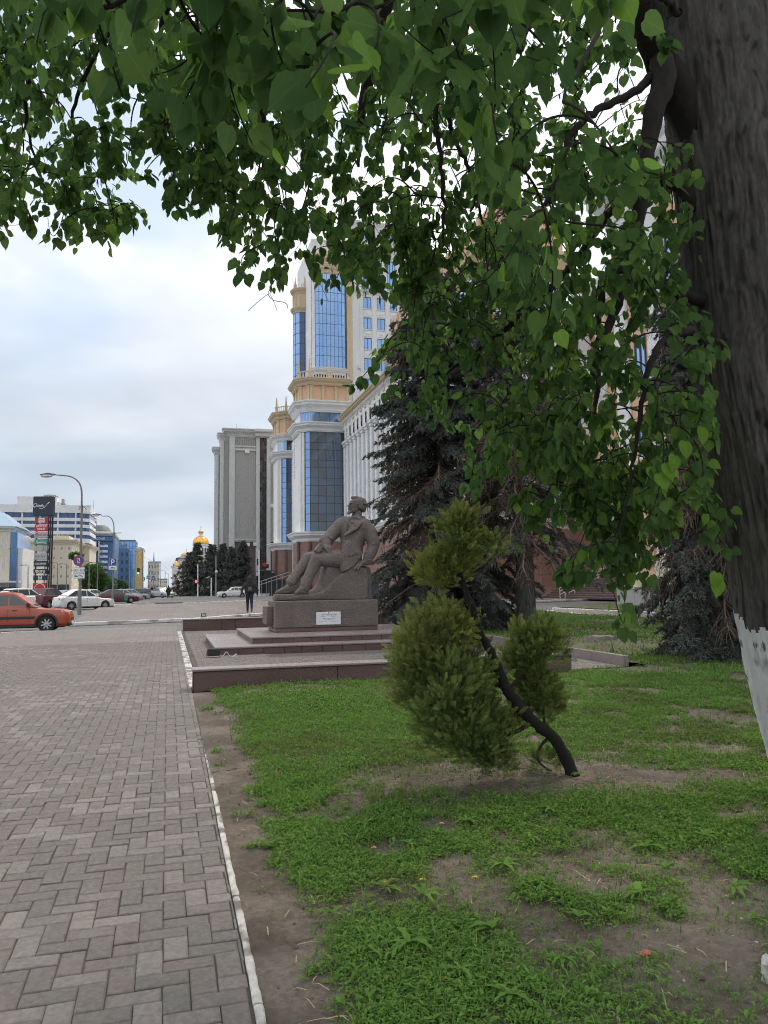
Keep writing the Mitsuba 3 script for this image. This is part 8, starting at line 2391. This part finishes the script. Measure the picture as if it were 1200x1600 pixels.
# ---------------- people
def person(label, P, heading, height=1.75, phase=.5, top='cloth_black', legs='cloth_navy', hood=False, pack=False, coat=False, arms=.25, fine=False, shoe='cloth_black', hairm='hair'):
    k = thing('person', label, 'person', None)
    h = np.array([heading[0], heading[1], 0.0]); h /= np.linalg.norm(h); r = np.array([h[1], -h[0], 0])
    fr = Fr(P, h, -r); S = height / 1.75
    step_ = .05 if not fine else .028
    def add(name, m, mat, parent=None, st_=None, it=3):
        t = smoothed(m, (st_ or step_), it) if isinstance(m, m3.Manifold) else m
        v = np.array(t.vertices) * S
        return put(name, (fr.map(v), np.array(t.faces)[:, ::-1] if fr.flip else t.faces), mat, parent or k, smooth=60)
    B = bone
    # x forward, y left, z up
    a = phase; fx, bx = .30 * a, -.28 * a
    hipz, nz = .93, 1.47
    kneeL, ankL = (fx * .75 + .06, .09, .50), (fx, .09, .09)
    kneeR, ankR = (bx * .35 + .05, -.09, .50), (bx * 1.1, -.09, .11 + .08 * a)
    lg = chain((0, .09, hipz, .105), (*kneeL, .072), (*ankL, .055)) + chain((0, -.09, hipz, .105), (*kneeR, .072), (*ankR, .055)) + B((0, .07, hipz + .02, .125), (0, -.07, hipz + .02, .125), (0, .05, 1.03, .125), (0, -.05, 1.03, .125))
    add('trousers', lg, legs)
    for an, tip in ((ankL, .0), (ankR, -.05 * a)):
        add('shoe', B((an[0] - .04, an[1], an[2] - .035, .045), (an[0] + .13, an[1], an[2] - .05 + tip, .036), (an[0], an[1], an[2] + .02, .05)), shoe)
    bot = .62 if coat else .88
    tr = B((0.01, .17, 1.40, .085), (0.01, -.17, 1.40, .085), (0, .10, 1.10, .13), (0, -.10, 1.10, .13), (0, 0, 1.46, .08)) + B((0, .10, 1.10, .135), (0, -.10, 1.10, .135), (0, .11, bot + .08, .12 if not coat else .13), (0, -.11, bot + .08, .12 if not coat else .13))
    for sg, sw in ((1, bx), (-1, fx)):
        el = (sw * .35 - .02, sg * (.24 + arms * .5), 1.13); ha = (sw * .9 + .04, sg * (.22 + arms * .55), .90)
        tr += chain((0, sg * .19, 1.40, .075), (*el, .062), (*ha, .05))
    if hood: tr += B((-.06, .08, 1.50, .07), (-.06, -.08, 1.50, .07), (-.02, 0, 1.50, .10))
    add('coat' if coat else 'jacket', tr, top)
    hd = thing  # head: a face with its features, hair or hood over it
    hm = head_mesh(hair=not hood, beard=False, step=.06)
    v = np.array(hm.vertices) * [.215, .215, .225] * 1.0 + [.02, 0, 1.525]
    neck = smoothed(B((0, 0, 1.46, .055), (.01, 0, 1.56, .055)), .04, 2)
    add('head', trimesh.util.concatenate([trimesh.Trimesh(v, hm.faces, process=False), neck]), 'skin')
    if hood: add('hood', ellipsoid((-.015, 0, 1.665), (.135, .125, .15)) - ellipsoid((.13, 0, 1.63), (.10, .085, .12)) + B((-.07, .06, 1.53, .07), (-.07, -.06, 1.53, .07)), top)
    else: add('hair', ellipsoid((-.025, 0, 1.69), (.105, .088, .095)) + ellipsoid((-.05, 0, 1.62), (.07, .08, .09)), hairm)
    for sg, sw in ((1, bx), (-1, fx)):
        hx, hy, hz_ = sw * .9 + .05, sg * (.22 + arms * .56), .875
        if fine:
            m = B((hx, hy, hz_, .032), (hx + .015, hy, hz_ - .055, .03))
            for i in range(4): m += chain((hx - .018 + .017 * i, hy, hz_ - .06, .0105), (hx - .014 + .018 * i, hy - sg * .006, hz_ - .10, .0095), (hx - .006 + .017 * i, hy - sg * .018, hz_ - .128 - .006 * (i in (1, 2)), .008))
            m += chain((hx + .03, hy, hz_ - .015, .012), (hx + .055, hy - sg * .008, hz_ - .05, .010), (hx + .055, hy - sg * .016, hz_ - .078, .009))
            add('hand', m, 'skin', st_=.008, it=1)
        else:
            m = B((hx, hy, hz_, .034), (hx + .02, hy, hz_ - .06, .03))
            for i in range(4): m += chain((hx - .02 + .019 * i, hy, hz_ - .06, .011), (hx - .01 + .018 * i, hy - sg * .015, hz_ - .125, .009))
            m += chain((hx + .03, hy, hz_ - .02, .013), (hx + .055, hy - sg * .01, hz_ - .07, .010))
            add('hand', m, 'skin', st_=.05, it=1)
    if pack:
        pk = thing('backpack', 'black backpack worn by the hooded walker', 'backpack')
        bm = B((-.19, .11, 1.36, .05), (-.19, -.11, 1.36, .05), (-.24, .10, 1.02, .06), (-.24, -.10, 1.02, .06), (-.15, .12, 1.02, .05), (-.15, -.12, 1.02, .05)) + B((-.19, .04, 1.40, .04), (-.19, -.04, 1.40, .04))
        t = smoothed(bm, .03, 3); kk = put('bag', (fr.map(np.array(t.vertices) * S), np.array(t.faces)[:, ::-1] if fr.flip else t.faces), 'cloth_black', pk, smooth=60)
        t = smoothed(B((-.285, .07, 1.10, .025), (-.285, -.07, 1.10, .025), (-.27, .07, 1.24, .02), (-.27, -.07, 1.24, .02)), .03, 2); put('pocket', (fr.map(np.array(t.vertices) * S), np.array(t.faces)[:, ::-1] if fr.flip else t.faces), 'cloth_grey', pk, smooth=60)
        for sg in (1, -1):
            P_ = spline([(-.17, sg * .09, 1.39), (-.06, sg * .115, 1.475), (.06, sg * .12, 1.45), (.13, sg * .13, 1.30), (.08, sg * .17, 1.12), (-.12, sg * .14, 1.03)], 20)
            v, f = tubem(fr.map(P_ * S), .018, 6); put('strap', (v, f), 'cloth_black', pk, smooth=True)
    return k


pp = gnd(390, 957.5, 0.0)
M('jacket_grey', (0.042, 0.038, 0.042), 0.95); M('trouser_navy', (0.028, 0.032, 0.058), 0.95)
person('person in a dark hooded jacket with a backpack walking away left of the statue', pp, US[:2] + .05 * VS[:2], 2.02, .62, 'jacket_grey', 'trouser_navy', hood=True, pack=True, arms=.30, fine=True, shoe='cloth_grey')
folk = [(263, 935, 1.0, 'cloth_black', 'cloth_black', True, 'person in a long black coat walking on the far plaza, nearest of the leftmost group'), (277, 931, 0, 'cloth_black', 'cloth_navy', False, 'left of two dark dressed people by the yellow house'), (287, 931, 0, 'cloth_navy', 'cloth_black', False, 'right of two dark dressed people by the yellow house'),
        (311, 932, -1, 'cloth_black', 'cloth_black', False, 'left one of the couple below the first far spruces'), (316, 932, -1, 'cloth_grey', 'cloth_black', False, 'right one of the couple below the first far spruces'), (237, 930, 1, 'cloth_black', 'cloth_black', False, 'dark person standing by the end of the row of parked cars'),
        (241.5, 930.5, 1, 'cloth_grey', 'cloth_black', False, 'greyish dressed person in the group by the far parked cars'), (245, 930.5, 1, 'cloth_navy', 'cloth_navy', False, 'person in a blue jacket by the far parked cars'), (272, 929.5, 1, 'cloth_red', 'cloth_black', False, 'person in a dull red top behind the pair on the far plaza'),
        (340, 925, 1, 'cloth_grey', 'cloth_navy', False, 'person at the foot of the globe lamp'), (408.5, 922, 1, 'cloth_grey', 'cloth_grey', False, 'person in pale grey near the sloping handrails')]
for i, (px, yb, dr_, tp, lg, ct, lb) in enumerate(folk):
    p = gnd(px, yb, 0.0)
    person(lb, p, US[:2] * (1 if dr_ >= 0 else -1) + VS[:2] * .3 * math.sin(i * 2.1), 1.74 + .05 * math.sin(i * 3), .5 + .3 * math.sin(i * 1.7), tp, lg, coat=ct, arms=.1)
